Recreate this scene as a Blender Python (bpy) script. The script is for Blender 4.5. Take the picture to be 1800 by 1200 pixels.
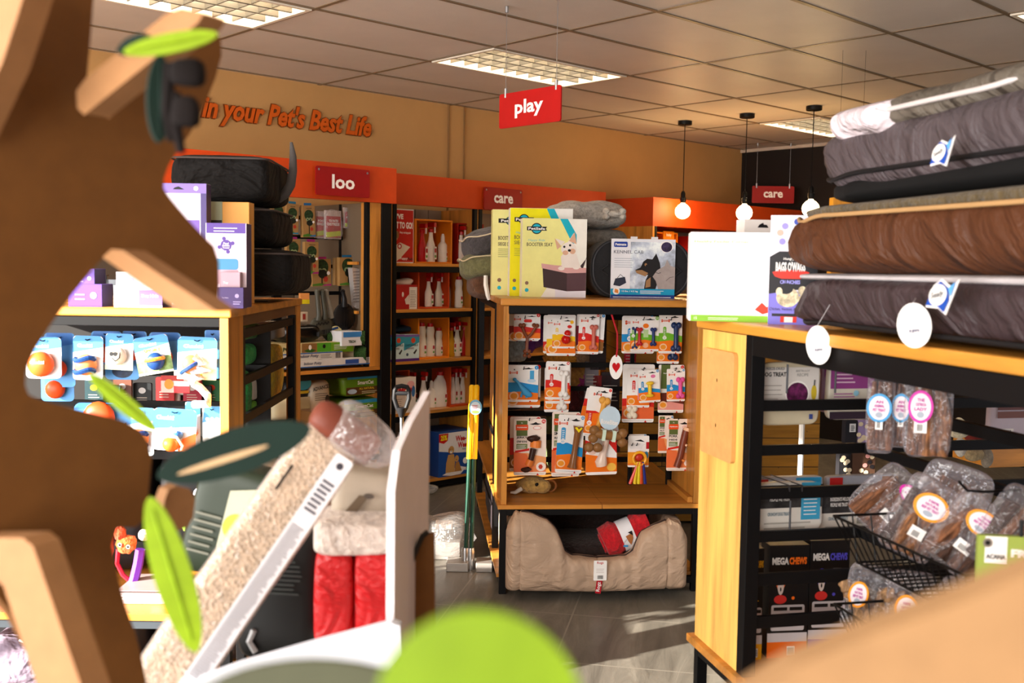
import bpy, bmesh, math, random
import numpy as np
from mathutils import Matrix, Vector, noise
random.seed(7)
for o in list(bpy.data.objects): bpy.data.objects.remove(o)
S = bpy.context.scene
# ------------------------------------------------------------------ camera
FPX = 1810.0; H = 1.65
_A = np.array([1933, 100, FPX]); _B = np.array([-1703, 154, FPX])
_A /= np.linalg.norm(_A); _B -= _A * (_A @ _B); _B /= np.linalg.norm(_B)
_U = -np.cross(_A, _B)
_F = np.array([0, 0, 1.]); _F -= _U * (_F @ _U); _F /= np.linalg.norm(_F)
_X = np.cross(_U, _F)
if _X[0] < 0: _X = -_X
def W3(c): return np.array([c @ _X, c @ _F, c @ _U])          # photo-camera axes -> world axes
rx, ry, rz = W3(np.array([1., 0, 0])), W3(np.array([0, 1., 0])), W3(np.array([0, 0, -1.]))
cam = bpy.data.cameras.new('camera'); camo = bpy.data.objects.new('camera', cam); S.collection.objects.link(camo)
m = Matrix.Identity(4)
for i in range(3): m[i][0], m[i][1], m[i][2] = rx[i], ry[i], rz[i]
m[2][3] = H
camo.matrix_world = m
cam.sensor_width = 36; cam.lens = FPX / 1800 * 36; cam.clip_start = 0.05
cam.dof.use_dof = True; cam.dof.focus_distance = 5.2; cam.dof.aperture_fstop = 4.4
S.camera = camo
# ------------------------------------------------------------------ light
S.view_settings.view_transform = 'Standard'; S.view_settings.look = 'None'; S.view_settings.gamma = 1
S.view_settings.use_curve_mapping = False; S.view_settings.exposure = 0.62
world = bpy.data.worlds.new('world'); S.world = world; world.use_nodes = True
bg = world.node_tree.nodes['Background']; bg.inputs[0].default_value = (0.80, 0.88, 1, 1); bg.inputs[1].default_value = 1.6
def lamp(name, kind, loc, energy, color=(1, 1, 1), direction=None, **k):
    l = bpy.data.lights.new(name, kind); l.energy = energy; l.color = color
    for a, b in k.items(): setattr(l, a, b)
    o = bpy.data.objects.new(name, l); S.collection.objects.link(o); o.location = loc
    if direction is not None: o.rotation_euler = Vector(direction).to_track_quat('-Z', 'Y').to_euler()
    return o
RA = np.array([_A @ _X, _A @ _F]); RA /= np.linalg.norm(RA); YAW_R = math.atan2(RA[1], RA[0])
def room(x, y, z=0.0):                                     # room axes -> world
    c, s = math.cos(YAW_R), math.sin(YAW_R); return Vector((c * x - s * y, s * x + c * y, z))
SUN = Vector((0.86, 0.50, -0.26))
lamp('sun', 'SUN', (-5, -5, 4), 20.0, (1.0, 0.93, 0.82), SUN, angle=math.radians(0.6))
CEIL = 2.925; WX0, WX1, WY0, WY1 = -2.6, 9.25, -2.8, 6.35
lamp('window_daylight', 'AREA', room(WX0 + .12, 1.6, 1.55), 330, (1.0, .95, .90), room(1, 0), shape='RECTANGLE', size=6.6, size_y=2.3)
# ------------------------------------------------------------------ pixel helpers (photo pixel -> ray)
C0 = np.array([0, 0, H])
def ray(u, v): return W3(np.array([u - 900, 600 - v, FPX]))
def atz(u, v, z): d = ray(u, v); return Vector(C0 + d * ((z - H) / d[2]))
def aty(u, v, y): d = ray(u, v); return Vector(C0 + d * (y / d[1]))
class Fr:                                                   # a frame standing in the room: origin, yaw
    def __init__(s, x, y, z, yaw):
        s.M = Matrix.Translation((x, y, z)) @ Matrix.Rotation(yaw, 4, 'Z'); s.I = s.M.inverted(); s.yaw = yaw
    def hit(s, u, v, ax, val):
        o = s.I @ Vector(C0); d = s.I.to_3x3() @ Vector(ray(u, v)); return o + d * ((val - o[ax]) / d[ax])
    def L(s, u, v, y): p = s.hit(u, v, 1, y); return p.x, p.z
    def LX(s, u, v, x): p = s.hit(u, v, 0, x); return p.y, p.z
    def LZ(s, u, v, z): p = s.hit(u, v, 2, z); return p.x, p.y
    def rect(s, u0, v0, u1, v1, y):
        um, vm = (u0 + u1) / 2, (v0 + v1) / 2
        x0, _ = s.L(u0, vm, y); x1, _ = s.L(u1, vm, y); _, z1 = s.L(um, v0, y); _, z0 = s.L(um, v1, y)
        return (x0 + x1) / 2, (z0 + z1) / 2, x1 - x0, z1 - z0
    def at(s, x, y, z, rz=0, ry=0, rx=0):
        return s.M @ Matrix.Translation((x, y, z)) @ Matrix.Rotation(rz, 4, 'Z') @ Matrix.Rotation(ry, 4, 'Y') @ Matrix.Rotation(rx, 4, 'X')
RM = Fr(0, 0, 0, YAW_R)
# ------------------------------------------------------------------ materials
def lin(h):
    h = h.lstrip('#'); r = []
    for i in (0, 2, 4):
        c = int(h[i:i + 2], 16) / 255; r.append(c / 12.92 if c <= .04045 else ((c + .055) / 1.055) ** 2.4)
    return (*r, 1)
_mc = {}
def M(h, rough=.55, kind='plain', **k):
    key = (h, rough, kind, tuple(sorted(k.items())))
    if key in _mc: return _mc[key]
    m = bpy.data.materials.new(f'{kind}_{h.lstrip("#")}'); m.use_nodes = True; nt = m.node_tree; N = nt.nodes; Lk = nt.links
    b = N['Principled BSDF']; b.inputs['Specular IOR Level'].default_value = .3; b.inputs['Roughness'].default_value = rough; b.inputs['Base Color'].default_value = lin(h)
    tc = N.new('ShaderNodeTexCoord')
    def noise_n(scale, detail=3, vec=None, rough_=.6):
        n = N.new('ShaderNodeTexNoise'); n.inputs['Scale'].default_value = scale; n.inputs['Detail'].default_value = detail; n.inputs['Roughness'].default_value = rough_
        Lk.new(vec or tc.outputs['Object'], n.inputs['Vector']); return n
    def mapping(sc, rot=(0, 0, 0)):
        mp = N.new('ShaderNodeMapping'); mp.inputs['Scale'].default_value = sc; mp.inputs['Rotation'].default_value = rot
        Lk.new(tc.outputs['Object'], mp.inputs[0]); return mp.outputs[0]
    def ramp(fac, stops):
        r = N.new('ShaderNodeValToRGB'); r.color_ramp.elements[0].position = stops[0][0]; r.color_ramp.elements[0].color = stops[0][1]
        r.color_ramp.elements[-1].position = stops[-1][0]; r.color_ramp.elements[-1].color = stops[-1][1]
        for p, c in stops[1:-1]: e = r.color_ramp.elements.new(p); e.color = c
        Lk.new(fac, r.inputs[0]); return r.outputs[0]
    def bump(h_, dist, st=1):
        n = N.new('ShaderNodeBump'); n.inputs['Distance'].default_value = dist; n.inputs['Strength'].default_value = st
        Lk.new(h_, n.inputs['Height']); Lk.new(n.outputs[0], b.inputs['Normal'])
    c = lin(h)
    def sh(f): return (min(c[0] * f, 1), min(c[1] * f, 1), min(c[2] * f, 1), 1)
    if kind == 'plain':
        n = noise_n(9); Lk.new(ramp(n.outputs[0], [(.3, sh(.94)), (.7, sh(1.05))]), b.inputs['Base Color'])
    elif kind in ('woodx', 'woody', 'woodz'):
        sc = {'woodx': (.7, 9, 9), 'woody': (9, .7, 9), 'woodz': (9, 9, .7)}[kind]
        v = mapping(sc); n = noise_n(2.2, 4, v); n2 = noise_n(14, 3, v)
        mx = N.new('ShaderNodeMath'); mx.operation = 'MULTIPLY_ADD'; mx.inputs[1].default_value = .35
        Lk.new(n2.outputs[0], mx.inputs[0]); Lk.new(n.outputs[0], mx.inputs[2])
        w = N.new('ShaderNodeTexWave'); w.inputs['Scale'].default_value = .55; w.inputs['Distortion'].default_value = 6; w.bands_direction = 'DIAGONAL'
        Lk.new(v, w.inputs['Vector'])
        m3 = N.new('ShaderNodeMath'); m3.operation = 'MULTIPLY_ADD'; m3.inputs[1].default_value = .22
        Lk.new(w.outputs['Fac'], m3.inputs[0]); Lk.new(mx.outputs[0], m3.inputs[2])
        Lk.new(ramp(m3.outputs[0], [(.45, sh(.55)), (.66, sh(.92)), (.95, sh(1.25))]), b.inputs['Base Color'])
        b.inputs['Coat Weight'].default_value = .25; b.inputs['Coat Roughness'].default_value = .25
        bump(n2.outputs[0], .0006)
    elif kind == 'fabric':
        n = noise_n(5, 4); n2 = noise_n(k.get('s', 400), 1); Lk.new(ramp(n.outputs[0], [(.3, sh(.82)), (.7, sh(1.12))]), b.inputs['Base Color'])
        b.inputs['Sheen Weight'].default_value = .06
        mm = N.new('ShaderNodeMath'); mm.operation = 'MULTIPLY_ADD'; mm.inputs[1].default_value = .12; Lk.new(n2.outputs[0], mm.inputs[0]); Lk.new(n.outputs[0], mm.inputs[2])
        bump(mm.outputs[0], k.get('d', .012))
    elif kind == 'wrinkle':
        m0 = mapping((1, 1, 1), (.75, .15, .1)); m1_ = N.new('ShaderNodeMapping'); m1_.inputs['Scale'].default_value = (1, 1.9, .7); Lk.new(m0, m1_.inputs[0])
        n = noise_n(3.4, 3, m1_.outputs[0], .5); n.inputs['Distortion'].default_value = 1.6; n2 = noise_n(10, 3, m1_.outputs[0]); n2.inputs['Distortion'].default_value = .8
        Lk.new(ramp(n.outputs[0], [(.3, sh(.9)), (.7, sh(1.08))]), b.inputs['Base Color']); b.inputs['Specular IOR Level'].default_value = .3
        mm = N.new('ShaderNodeMath'); mm.operation = 'MULTIPLY_ADD'; mm.inputs[1].default_value = .3; Lk.new(n2.outputs[0], mm.inputs[0]); Lk.new(n.outputs[0], mm.inputs[2])
        bump(mm.outputs[0], k.get('d', .06))
    elif kind == 'plush':
        n = noise_n(45, 5); n2 = noise_n(6, 3); Lk.new(ramp(n.outputs[0], [(.3, sh(.6)), (.7, sh(1.2))]), b.inputs['Base Color'])
        b.inputs['Sheen Weight'].default_value = .15; bump(n.outputs[0], .02)
    elif kind == 'card':
        n = noise_n(30, 4); Lk.new(ramp(n.outputs[0], [(.3, sh(.9)), (.7, sh(1.08))]), b.inputs['Base Color'])
    elif kind == 'photo':                                    # printed photograph-like mottling
        n = noise_n(k.get('s', 18), 5); Lk.new(ramp(n.outputs[0], [(.35, sh(.45)), (.5, sh(1)), (.62, sh(1.7))]), b.inputs['Base Color'])
    elif kind == 'grass':
        n = noise_n(160, 3); Lk.new(ramp(n.outputs[0], [(.3, sh(.35)), (.7, sh(1.9))]), b.inputs['Base Color']); bump(n.outputs[0], .01)
    elif kind == 'shavings':
        n = N.new('ShaderNodeTexVoronoi'); n.inputs['Scale'].default_value = 170; Lk.new(tc.outputs['Object'], n.inputs['Vector'])
        Lk.new(ramp(n.outputs['Color'], [(.2, sh(.78)), (.5, sh(1)), (.85, sh(1.15))]), b.inputs['Base Color']); bump(n.outputs['Distance'], .003)
    elif kind == 'chew':
        n = noise_n(40, 6, mapping((3, 3, .8))); Lk.new(ramp(n.outputs[0], [(.32, sh(.35)), (.5, sh(1)), (.68, sh(2.0))]), b.inputs['Base Color']); bump(n.outputs[0], .006)
    elif kind == 'glow':
        b.inputs['Emission Color'].default_value = c; b.inputs['Emission Strength'].default_value = k.get('e', 5)
    elif kind == 'metal':
        b.inputs['Metallic'].default_value = k.get('m', .9)
    elif kind == 'clear':                                    # thin plastic film
        out = N['Material Output']; t = N.new('ShaderNodeBsdfTransparent'); t.inputs[0].default_value = (.97, .96, .97, 1)
        g = N.new('ShaderNodeBsdfGlossy'); g.inputs['Roughness'].default_value = .12; n = noise_n(22, 3)
        bp = N.new('ShaderNodeBump'); bp.inputs['Distance'].default_value = .03; Lk.new(n.outputs[0], bp.inputs['Height']); Lk.new(bp.outputs[0], g.inputs['Normal'])
        d = N.new('ShaderNodeBsdfDiffuse'); d.inputs[0].default_value = c
        m1 = N.new('ShaderNodeMixShader'); m1.inputs[0].default_value = .5; Lk.new(g.outputs[0], m1.inputs[1]); Lk.new(d.outputs[0], m1.inputs[2])
        fr = N.new('ShaderNodeLayerWeight'); fr.inputs[0].default_value = .35; Lk.new(bp.outputs[0], fr.inputs['Normal'])
        ma = N.new('ShaderNodeMath'); ma.operation = 'MULTIPLY_ADD'; ma.inputs[1].default_value = .55; ma.inputs[2].default_value = k.get('a', .10); Lk.new(fr.outputs['Facing'], ma.inputs[0])
        mx = N.new('ShaderNodeMixShader'); Lk.new(ma.outputs[0], mx.inputs[0]); Lk.new(t.outputs[0], mx.inputs[1]); Lk.new(m1.outputs[0], mx.inputs[2])
        Lk.new(mx.outputs[0], out.inputs[0])
    elif kind == 'leaf':
        b.inputs['Subsurface Weight'].default_value = 0
        out = N['Material Output']; t = N.new('ShaderNodeBsdfTranslucent'); t.inputs[0].default_value = c
        mx = N.new('ShaderNodeMixShader'); mx.inputs[0].default_value = .35; Lk.new(b.outputs[0], mx.inputs[1]); Lk.new(t.outputs[0], mx.inputs[2]); Lk.new(mx.outputs[0], out.inputs[0])
        n = noise_n(25, 2, mapping((1, 1, .3))); Lk.new(ramp(n.outputs[0], [(.3, sh(.8)), (.7, sh(1.15))]), b.inputs['Base Color'])
    elif kind == 'floor':
        v = mapping((1, 1, 1), (0, 0, math.radians(-36)))
        mp = N.new('ShaderNodeMapping'); mp.inputs['Scale'].default_value = (.6, 3.2, 1); Lk.new(v, mp.inputs[0])
        n = noise_n(2.6, 8, mp.outputs[0], .68); n.inputs['Distortion'].default_value = .8
        col = ramp(n.outputs[0], [(.3, sh(.55)), (.47, sh(.95)), (.56, sh(1.1)), (.72, sh(1.7))])
        br = N.new('ShaderNodeTexBrick'); br.offset = 0; br.inputs['Scale'].default_value = 1; br.inputs['Mortar Size'].default_value = .004
        br.inputs['Brick Width'].default_value = .6; br.inputs['Row Height'].default_value = .6; br.inputs['Mortar'].default_value = sh(1.5); Lk.new(v, br.inputs['Vector'])
        mix = N.new('ShaderNodeMix'); mix.data_type = 'RGBA'; Lk.new(br.outputs['Fac'], mix.inputs['Factor']); Lk.new(col, mix.inputs['A']); mix.inputs['B'].default_value = sh(1.6)
        Lk.new(mix.outputs['Result'], b.inputs['Base Color']); bump(n.outputs[0], .002)
    elif kind == 'wall':
        n = noise_n(3, 5); n2 = noise_n(220, 2); Lk.new(ramp(n.outputs[0], [(.3, sh(.95)), (.7, sh(1.04))]), b.inputs['Base Color']); bump(n2.outputs[0], .001)
    elif kind == 'planks':
        v = mapping((1, 1, 1)); br = N.new('ShaderNodeTexBrick'); br.inputs['Scale'].default_value = 1; br.inputs['Mortar Size'].default_value = .003
        br.inputs['Brick Width'].default_value = .62; br.inputs['Row Height'].default_value = .095; br.inputs['Color1'].default_value = sh(.75); br.inputs['Color2'].default_value = sh(1.15); br.inputs['Mortar'].default_value = sh(.15)
        sx = N.new('ShaderNodeSeparateXYZ'); cx = N.new('ShaderNodeCombineXYZ'); ad = N.new('ShaderNodeMath'); Lk.new(v, sx.inputs[0])
        Lk.new(sx.outputs[0], ad.inputs[0]); Lk.new(sx.outputs[1], ad.inputs[1]); Lk.new(ad.outputs[0], cx.inputs[0]); Lk.new(sx.outputs[2], cx.inputs[1]); Lk.new(cx.outputs[0], br.inputs['Vector'])
        n = noise_n(4, 4, mapping((1, 1, 9))); mix = N.new('ShaderNodeMix'); mix.data_type = 'RGBA'; mix.blend_type = 'MULTIPLY'; mix.inputs['Factor'].default_value = .7
        Lk.new(br.outputs['Color'], mix.inputs['A']); Lk.new(ramp(n.outputs[0], [(.3, (.5, .5, .5, 1)), (.7, (1, 1, 1, 1))]), mix.inputs['B']); Lk.new(mix.outputs['Result'], b.inputs['Base Color'])
    _mc[key] = m; return m
WOOD = '#bf7f34'
def wood(ax, h=WOOD): return M(h, .38, 'wood' + ax)
BLK = M('#0a0a0c', .5, 'metal', m=0); BLKH = M('#070708', .4)
for q_ in (BLK, BLKH): q_.node_tree.nodes['Principled BSDF'].inputs['Specular IOR Level'].default_value = .18
WHT = M('#f4f1ee', .45); STEEL = M('#b8b8ba', .3, 'metal')
INK = M('#121214', .5)
# ------------------------------------------------------------------ mesh builder
_gl = {}
def glyphs(s, bold=0, shear=0, res=2, extr=0):
    key = (s, bold, shear, res, extr)
    if key not in _gl:
        cu = bpy.data.curves.new('t', 'FONT'); cu.body = s; cu.size = 1; cu.offset = bold; cu.shear = shear; cu.resolution_u = res; cu.extrude = extr
        ob = bpy.data.objects.new('t', cu); me = bpy.data.meshes.new_from_object(ob)
        v = [tuple(p.co) for p in me.vertices]; f = [tuple(p.vertices) for p in me.polygons]
        bpy.data.objects.remove(ob); bpy.data.meshes.remove(me); bpy.data.curves.remove(cu)
        _gl[key] = (v, f)
    return _gl[key]
class MB:
    def __init__(s, M0=None): s.v = []; s.f = []; s.mi = []; s.mats = []; s.T = M0 or Matrix.Identity(4)
    def add(s, vs, fs, mat):
        if mat not in s.mats: s.mats.append(mat)
        i = s.mats.index(mat); b = len(s.v); s.v += [tuple(s.T @ Vector(p)) for p in vs]
        s.f += [tuple(b + j for j in f) for f in fs]; s.mi += [i] * len(fs); return s
    def box(s, x0, y0, z0, x1, y1, z1, mat):
        vs = [(x, y, z) for z in (z0, z1) for y in (y0, y1) for x in (x0, x1)]
        return s.add(vs, [(0, 2, 3, 1), (4, 5, 7, 6), (0, 1, 5, 4), (2, 6, 7, 3), (0, 4, 6, 2), (1, 3, 7, 5)], mat)
    def prism(s, pts, y0, y1, mat, side=None):
        n = len(pts); vs = [(p[0], y0, p[1]) for p in pts] + [(p[0], y1, p[1]) for p in pts]
        ar = sum(pts[i][0] * pts[(i + 1) % n][1] - pts[(i + 1) % n][0] * pts[i][1] for i in range(n))
        idx = list(range(n)) if ar > 0 else list(range(n))[::-1]
        s.add(vs, [tuple(idx), tuple(n + i for i in idx[::-1])], mat)
        return s.add(vs, [(idx[i], n + idx[i], n + idx[(i + 1) % n], idx[(i + 1) % n]) for i in range(n)], side or mat)
    def poly(s, pts, y, mat):
        n = len(pts); ar = sum(pts[i][0] * pts[(i + 1) % n][1] - pts[(i + 1) % n][0] * pts[i][1] for i in range(n))
        if ar < 0: pts = pts[::-1]
        return s.add([(p[0], y, p[1]) for p in pts], [tuple(range(n))], mat)
    def quad(s, x0, z0, x1, z1, y, mat): return s.poly([(x0, z0), (x1, z0), (x1, z1), (x0, z1)], y, mat)
    def rquad(s, x0, z0, x1, z1, r, y, mat): return s.poly(rr(x0, z0, x1, z1, r), y, mat)
    def disc(s, cx, cz, rx, rz, y, mat, n=20, rot=0):
        return s.poly([(cx + rx * math.cos(a) * math.cos(rot) - rz * math.sin(a) * math.sin(rot), cz + rx * math.cos(a) * math.sin(rot) + rz * math.sin(a) * math.cos(rot)) for a in [i * 2 * math.pi / n for i in range(n)]], y, mat)
    def lines(s, x0, z0, x1, z1, n, y, mat, fill=.45):
        dz = (z1 - z0) / n
        for i in range(n):
            e = x1 - (x1 - x0) * random.uniform(0, .25); s.quad(x0, z0 + i * dz, e, z0 + i * dz + dz * fill, y, mat)
        return s
    def text(s, t, cx, cz, y, mat, w=None, h=None, bold=.015, shear=0, rot=0, extr=0, res=2, al='C'):
        v, f = glyphs(t, bold, shear, res, extr)
        xs = [p[0] for p in v]; ys = [p[1] for p in v]
        if not xs: return s
        gw, gh = max(xs) - min(xs), max(ys) - min(ys); mx, my = (max(xs) + min(xs)) / 2, (max(ys) + min(ys)) / 2
        if al == 'L': mx = min(xs)
        if w and h: sx, sz = w / gw, h / gh
        elif w: sx = sz = w / gw
        else: sx = sz = h / gh
        c, q = math.cos(rot), math.sin(rot); o = []
        for p in v: a, b_ = (p[0] - mx) * sx, (p[1] - my) * sz; o.append((cx + a * c - b_ * q, y - p[2] * sx, cz + a * q + b_ * c))
        return s.add(o, f, mat)
    def tube(s, pts, r, mat, n=8, closed=False):
        P = [Vector(p) for p in pts]; R = r if isinstance(r, (list, tuple)) else [r] * len(P); vs = []; N = len(P); up = None
        for i, p in enumerate(P):
            a = P[(i - 1) % N] if (closed or i > 0) else p; b = P[(i + 1) % N] if (closed or i < N - 1) else p
            t = (b - a).normalized()
            if up is None: up = Vector((0, 0, 1)) if abs(t.z) < .9 else Vector((1, 0, 0))
            sd = t.cross(up).normalized(); up = sd.cross(t).normalized()
            for k in range(n): an = 2 * math.pi * k / n; vs.append(tuple(p + (sd * math.cos(an) + up * math.sin(an)) * R[i]))
        fs = []
        for i in range(N if closed else N - 1):
            j = (i + 1) % N
            for k in range(n): k2 = (k + 1) % n; fs.append((i * n + k, i * n + k2, j * n + k2, j * n + k))
        if not closed: fs += [tuple(range(n))[::-1], tuple((N - 1) * n + k for k in range(n))]
        return s.add(vs, fs, mat)
    def lathe(s, prof, mat, n=20, c=(0, 0, 0), sx=1, sy=1):
        vs = [(c[0] + r * sx * math.cos(2 * math.pi * k / n), c[1] + r * sy * math.sin(2 * math.pi * k / n), c[2] + z) for r, z in prof for k in range(n)]
        fs = [(i * n + k, i * n + (k + 1) % n, (i + 1) * n + (k + 1) % n, (i + 1) * n + k) for i in range(len(prof) - 1) for k in range(n)]
        fs += [tuple(range(n))[::-1], tuple((len(prof) - 1) * n + k for k in range(n))]
        return s.add(vs, fs, mat)
    def ell(s, cx, cy, cz, rx, ry, rz, mat, n=14, wob=0, seed=0):
        h = max(5, n // 2); vs = []
        for i in range(h + 1):
            ph = math.pi * i / h
            for k in range(n):
                th = 2 * math.pi * k / n; d = Vector((math.sin(ph) * math.cos(th), math.sin(ph) * math.sin(th), math.cos(ph)))
                f = 1 + (wob * noise.noise(d * 2 + Vector((seed, seed * 2, 0))) if wob else 0); vs.append((cx + rx * d.x * f, cy + ry * d.y * f, cz + rz * d.z * f))
        fs = [(i * n + k, (i + 1) * n + k, (i + 1) * n + (k + 1) % n, i * n + (k + 1) % n) for i in range(h) for k in range(n)]
        return s.add(vs, fs, mat)
    def pillow(s, cx, cy, cz, sx, sy, sz, mat, e=.45, ez=.8, n=40, wob=.06, seed=0, freq=2.2, wr=0.0):
        def sp(v, p): return math.copysign(abs(v) ** p, v)
        h = n // 2; vs = []
        for i in range(h + 1):
            ph = -math.pi / 2 + math.pi * i / h
            for k in range(n):
                th = 2 * math.pi * k / n; cp = sp(math.cos(ph), ez)
                x, y, z = cp * sp(math.cos(th), e), cp * sp(math.sin(th), e), sp(math.sin(ph), ez)
                q = Vector((x * sx, y * sy, z * sz * 1.3)) * freq * 2 + Vector((seed * 3.1, seed, 0))
                f = 1 + wob * noise.noise(q) * 2
                if wr: f += wr * math.sin(22 * th + 5 * noise.noise(q * .7)) * (1 - abs(z)) * .5
                vs.append((cx + x * sx / 2 * f, cy + y * sy / 2 * f, cz + z * sz / 2 * (1 + wob * 2.2 * noise.noise(q + Vector((9, 9, 9))))))
        fs = [(i * n + k, i * n + (k + 1) % n, (i + 1) * n + (k + 1) % n, (i + 1) * n + k) for i in range(h) for k in range(n)]
        return s.add(vs, fs, mat)
    def build(s, name, parent=None, mw=None, smooth=False, bev=0, sub=0, solid=0, decim=None):
        me = bpy.data.meshes.new(name); me.from_pydata(s.v, [], s.f); me.update()
        for mt in s.mats: me.materials.append(mt)
        me.polygons.foreach_set('material_index', s.mi)
        if smooth: me.polygons.foreach_set('use_smooth', [True] * len(me.polygons))
        o = bpy.data.objects.new(name, me); S.collection.objects.link(o)
        if parent is not None: o.parent = parent
        if mw is not None: o.matrix_basis = mw
        if solid: md = o.modifiers.new('t', 'SOLIDIFY'); md.thickness = solid
        if bev: md = o.modifiers.new('b', 'BEVEL'); md.width = bev; md.segments = 2; md.limit_method = 'ANGLE'; md.angle_limit = math.radians(50)
        if sub: md = o.modifiers.new('s', 'SUBSURF'); md.levels = sub; md.render_levels = sub
        if smooth and bev == 0 and sub == 0:
            try: me.set_sharp_from_angle(angle=math.radians(40))
            except Exception: pass
        return o
def rr(x0, z0, x1, z1, r, n=4):
    r = min(r, abs(x1 - x0) / 2.01, abs(z1 - z0) / 2.01); p = []
    for cx, cz, a0 in ((x1 - r, z0 + r, -90), (x1 - r, z1 - r, 0), (x0 + r, z1 - r, 90), (x0 + r, z0 + r, 180)):
        for i in range(n + 1): a = math.radians(a0 + 90 * i / n); p.append((cx + r * math.cos(a), cz + r * math.sin(a)))
    return p
def boxpart(name, parent, b, mat, bev=.0015, **k): return MB().box(*b, mat).build(name, parent, bev=bev, **k)
def tag(o, label, cat, group=None):
    o['label'] = label; o['category'] = cat
    if group: o['group'] = group
    return o
def thing(name, label, cat, mw, group=None):
    o = bpy.data.objects.new(name, None); S.collection.objects.link(o); o.empty_display_size = .05; o.matrix_basis = mw
    return tag(o, label, cat, group)
def struct(o): o['kind'] = 'structure'; return o
def T(x, y, z): return Matrix.Translation((x, y, z))
def bone(mb, x, z, L, r, mat, y=0, rot=0, fat=1.25):
    c, s_ = math.cos(rot), math.sin(rot)
    def q(a, b): return (x + a * c - b * s_, y, z + a * s_ + b * c)
    mb.tube([q(0, -L / 2), q(0, -L / 4), q(0, 0), q(0, L / 4), q(0, L / 2)], [r, r * .8, r * .75, r * .8, r], mat, 10)
    for sz in (-1, 1):
        for sx in (-1, 1): p = q(sx * r * .8, sz * L / 2); mb.ell(*p, r * fat * .8, r * fat * .8, r * fat * .85, mat, 10)
    return mb
# ================================================================== SETTING
flo = MB(); 
for a in ([(WX0, WY0), (WX1, WY0), (WX1, WY1), (WX0, WY1)],): flo.add([(x, y, 0) for x, y in a] + [(x, y, -.1) for x, y in a], [(0, 1, 2, 3), (7, 6, 5, 4), (0, 4, 5, 1), (1, 5, 6, 2), (2, 6, 7, 3), (3, 7, 4, 0)], M('#6a655c', .32, 'floor'))
struct(flo.build('floor', mw=RM.M))
LIGHTS = [(1.65, 4.5), (4.05, 4.5), (7.65, 4.5), (5.25, 1.5), (1.65, 1.5), (7.65, 1.5)]
def islight(x, y): return any(abs(x - a) < .1 and abs(y - b) < .1 for a, b in LIGHTS)
ce = MB(); tg = MB(); tm = M('#d2c6ba', .42, 'wall')
gx = [4.05 + 1.2 * k for k in range(-6, 5)]; gy = [2.7 + .6 * k for k in range(-10, 7)]
ce = MB()
for x in gx:
    for y in gy:
        x0, x1, y0, y1 = max(x, WX0), min(x + 1.2, WX1), max(y, WY0), min(y + .6, WY1)
        if x1 - x0 < .02 or y1 - y0 < .02 or islight(x, y): continue
        ce.box(x0, y0, CEIL, x1, y1, CEIL + .02, tm)
struct(ce.build('ceiling', mw=RM.M))
struct(MB().box(WX0, WY0, CEIL + .16, WX1, WY1, CEIL + .2, M('#8a7b68', .7)).build('trim_2', mw=RM.M))
for x in gx:
    if WX0 < x < WX1: tg.box(x - .012, WY0, CEIL - .004, x + .012, WY1, CEIL + .03, M('#7d6a54', .4))
for y in gy:
    if WY0 < y < WY1: tg.box(WX0, y - .012, CEIL - .005, WX1, y + .012, CEIL + .03, M('#7d6a54', .4))
struct(tg.build('trim_1', mw=RM.M))
WALLM = M('#c0925a', .6, 'wall')
wb = MB().box(WX0 - .1, WY1, 0, WX1 + .1, WY1 + .1, CEIL + .2, WALLM)
px = RM.hit(786, 250, 1, WY1).x; px2 = RM.hit(813, 250, 1, WY1).x
struct(wb.build('wall_back', mw=RM.M))
struct(MB().box(px, WY1 - .02, 0, px + .006, WY1, CEIL, M('#8d683f', .6)).box(px2, WY1 - .02, 0, px2 + .006, WY1, CEIL, M('#8d683f', .6)).box(px + .006, WY1 - .008, 0, px2, WY1, CEIL, WALLM).box(px, WY1 - .03, 1.85, px2 + .006, WY1, 2.345, WALLM).build('trim_3', mw=RM.M))
struct(MB().box(WX1, WY0, 0, WX1 + .1, WY1, CEIL + .2, M('#17100d', .6, 'wall')).build('wall_right', mw=RM.M))
struct(MB().box(WX1 - .03, WY0, CEIL - .03, WX1, WY1, CEIL, M('#c9b8a6', .5)).build('trim_4', mw=RM.M))
def wallwin(name, x0, x1, fr, openings, z0=.15, z1=2.72):
    mb = MB(); cur = x0; m_ = M('#b89a78', .6, 'wall')
    mb.box(x0, -.1, 0, x1, 0, z0, m_); mb.box(x0, -.1, z1, x1, 0, CEIL + .2, m_)
    for a, b in openings: mb.box(cur, -.1, z0, a, 0, z1, m_); cur = b
    mb.box(cur, -.1, z0, x1, 0, z1, m_); struct(mb.build(name, mw=fr.M))
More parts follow.
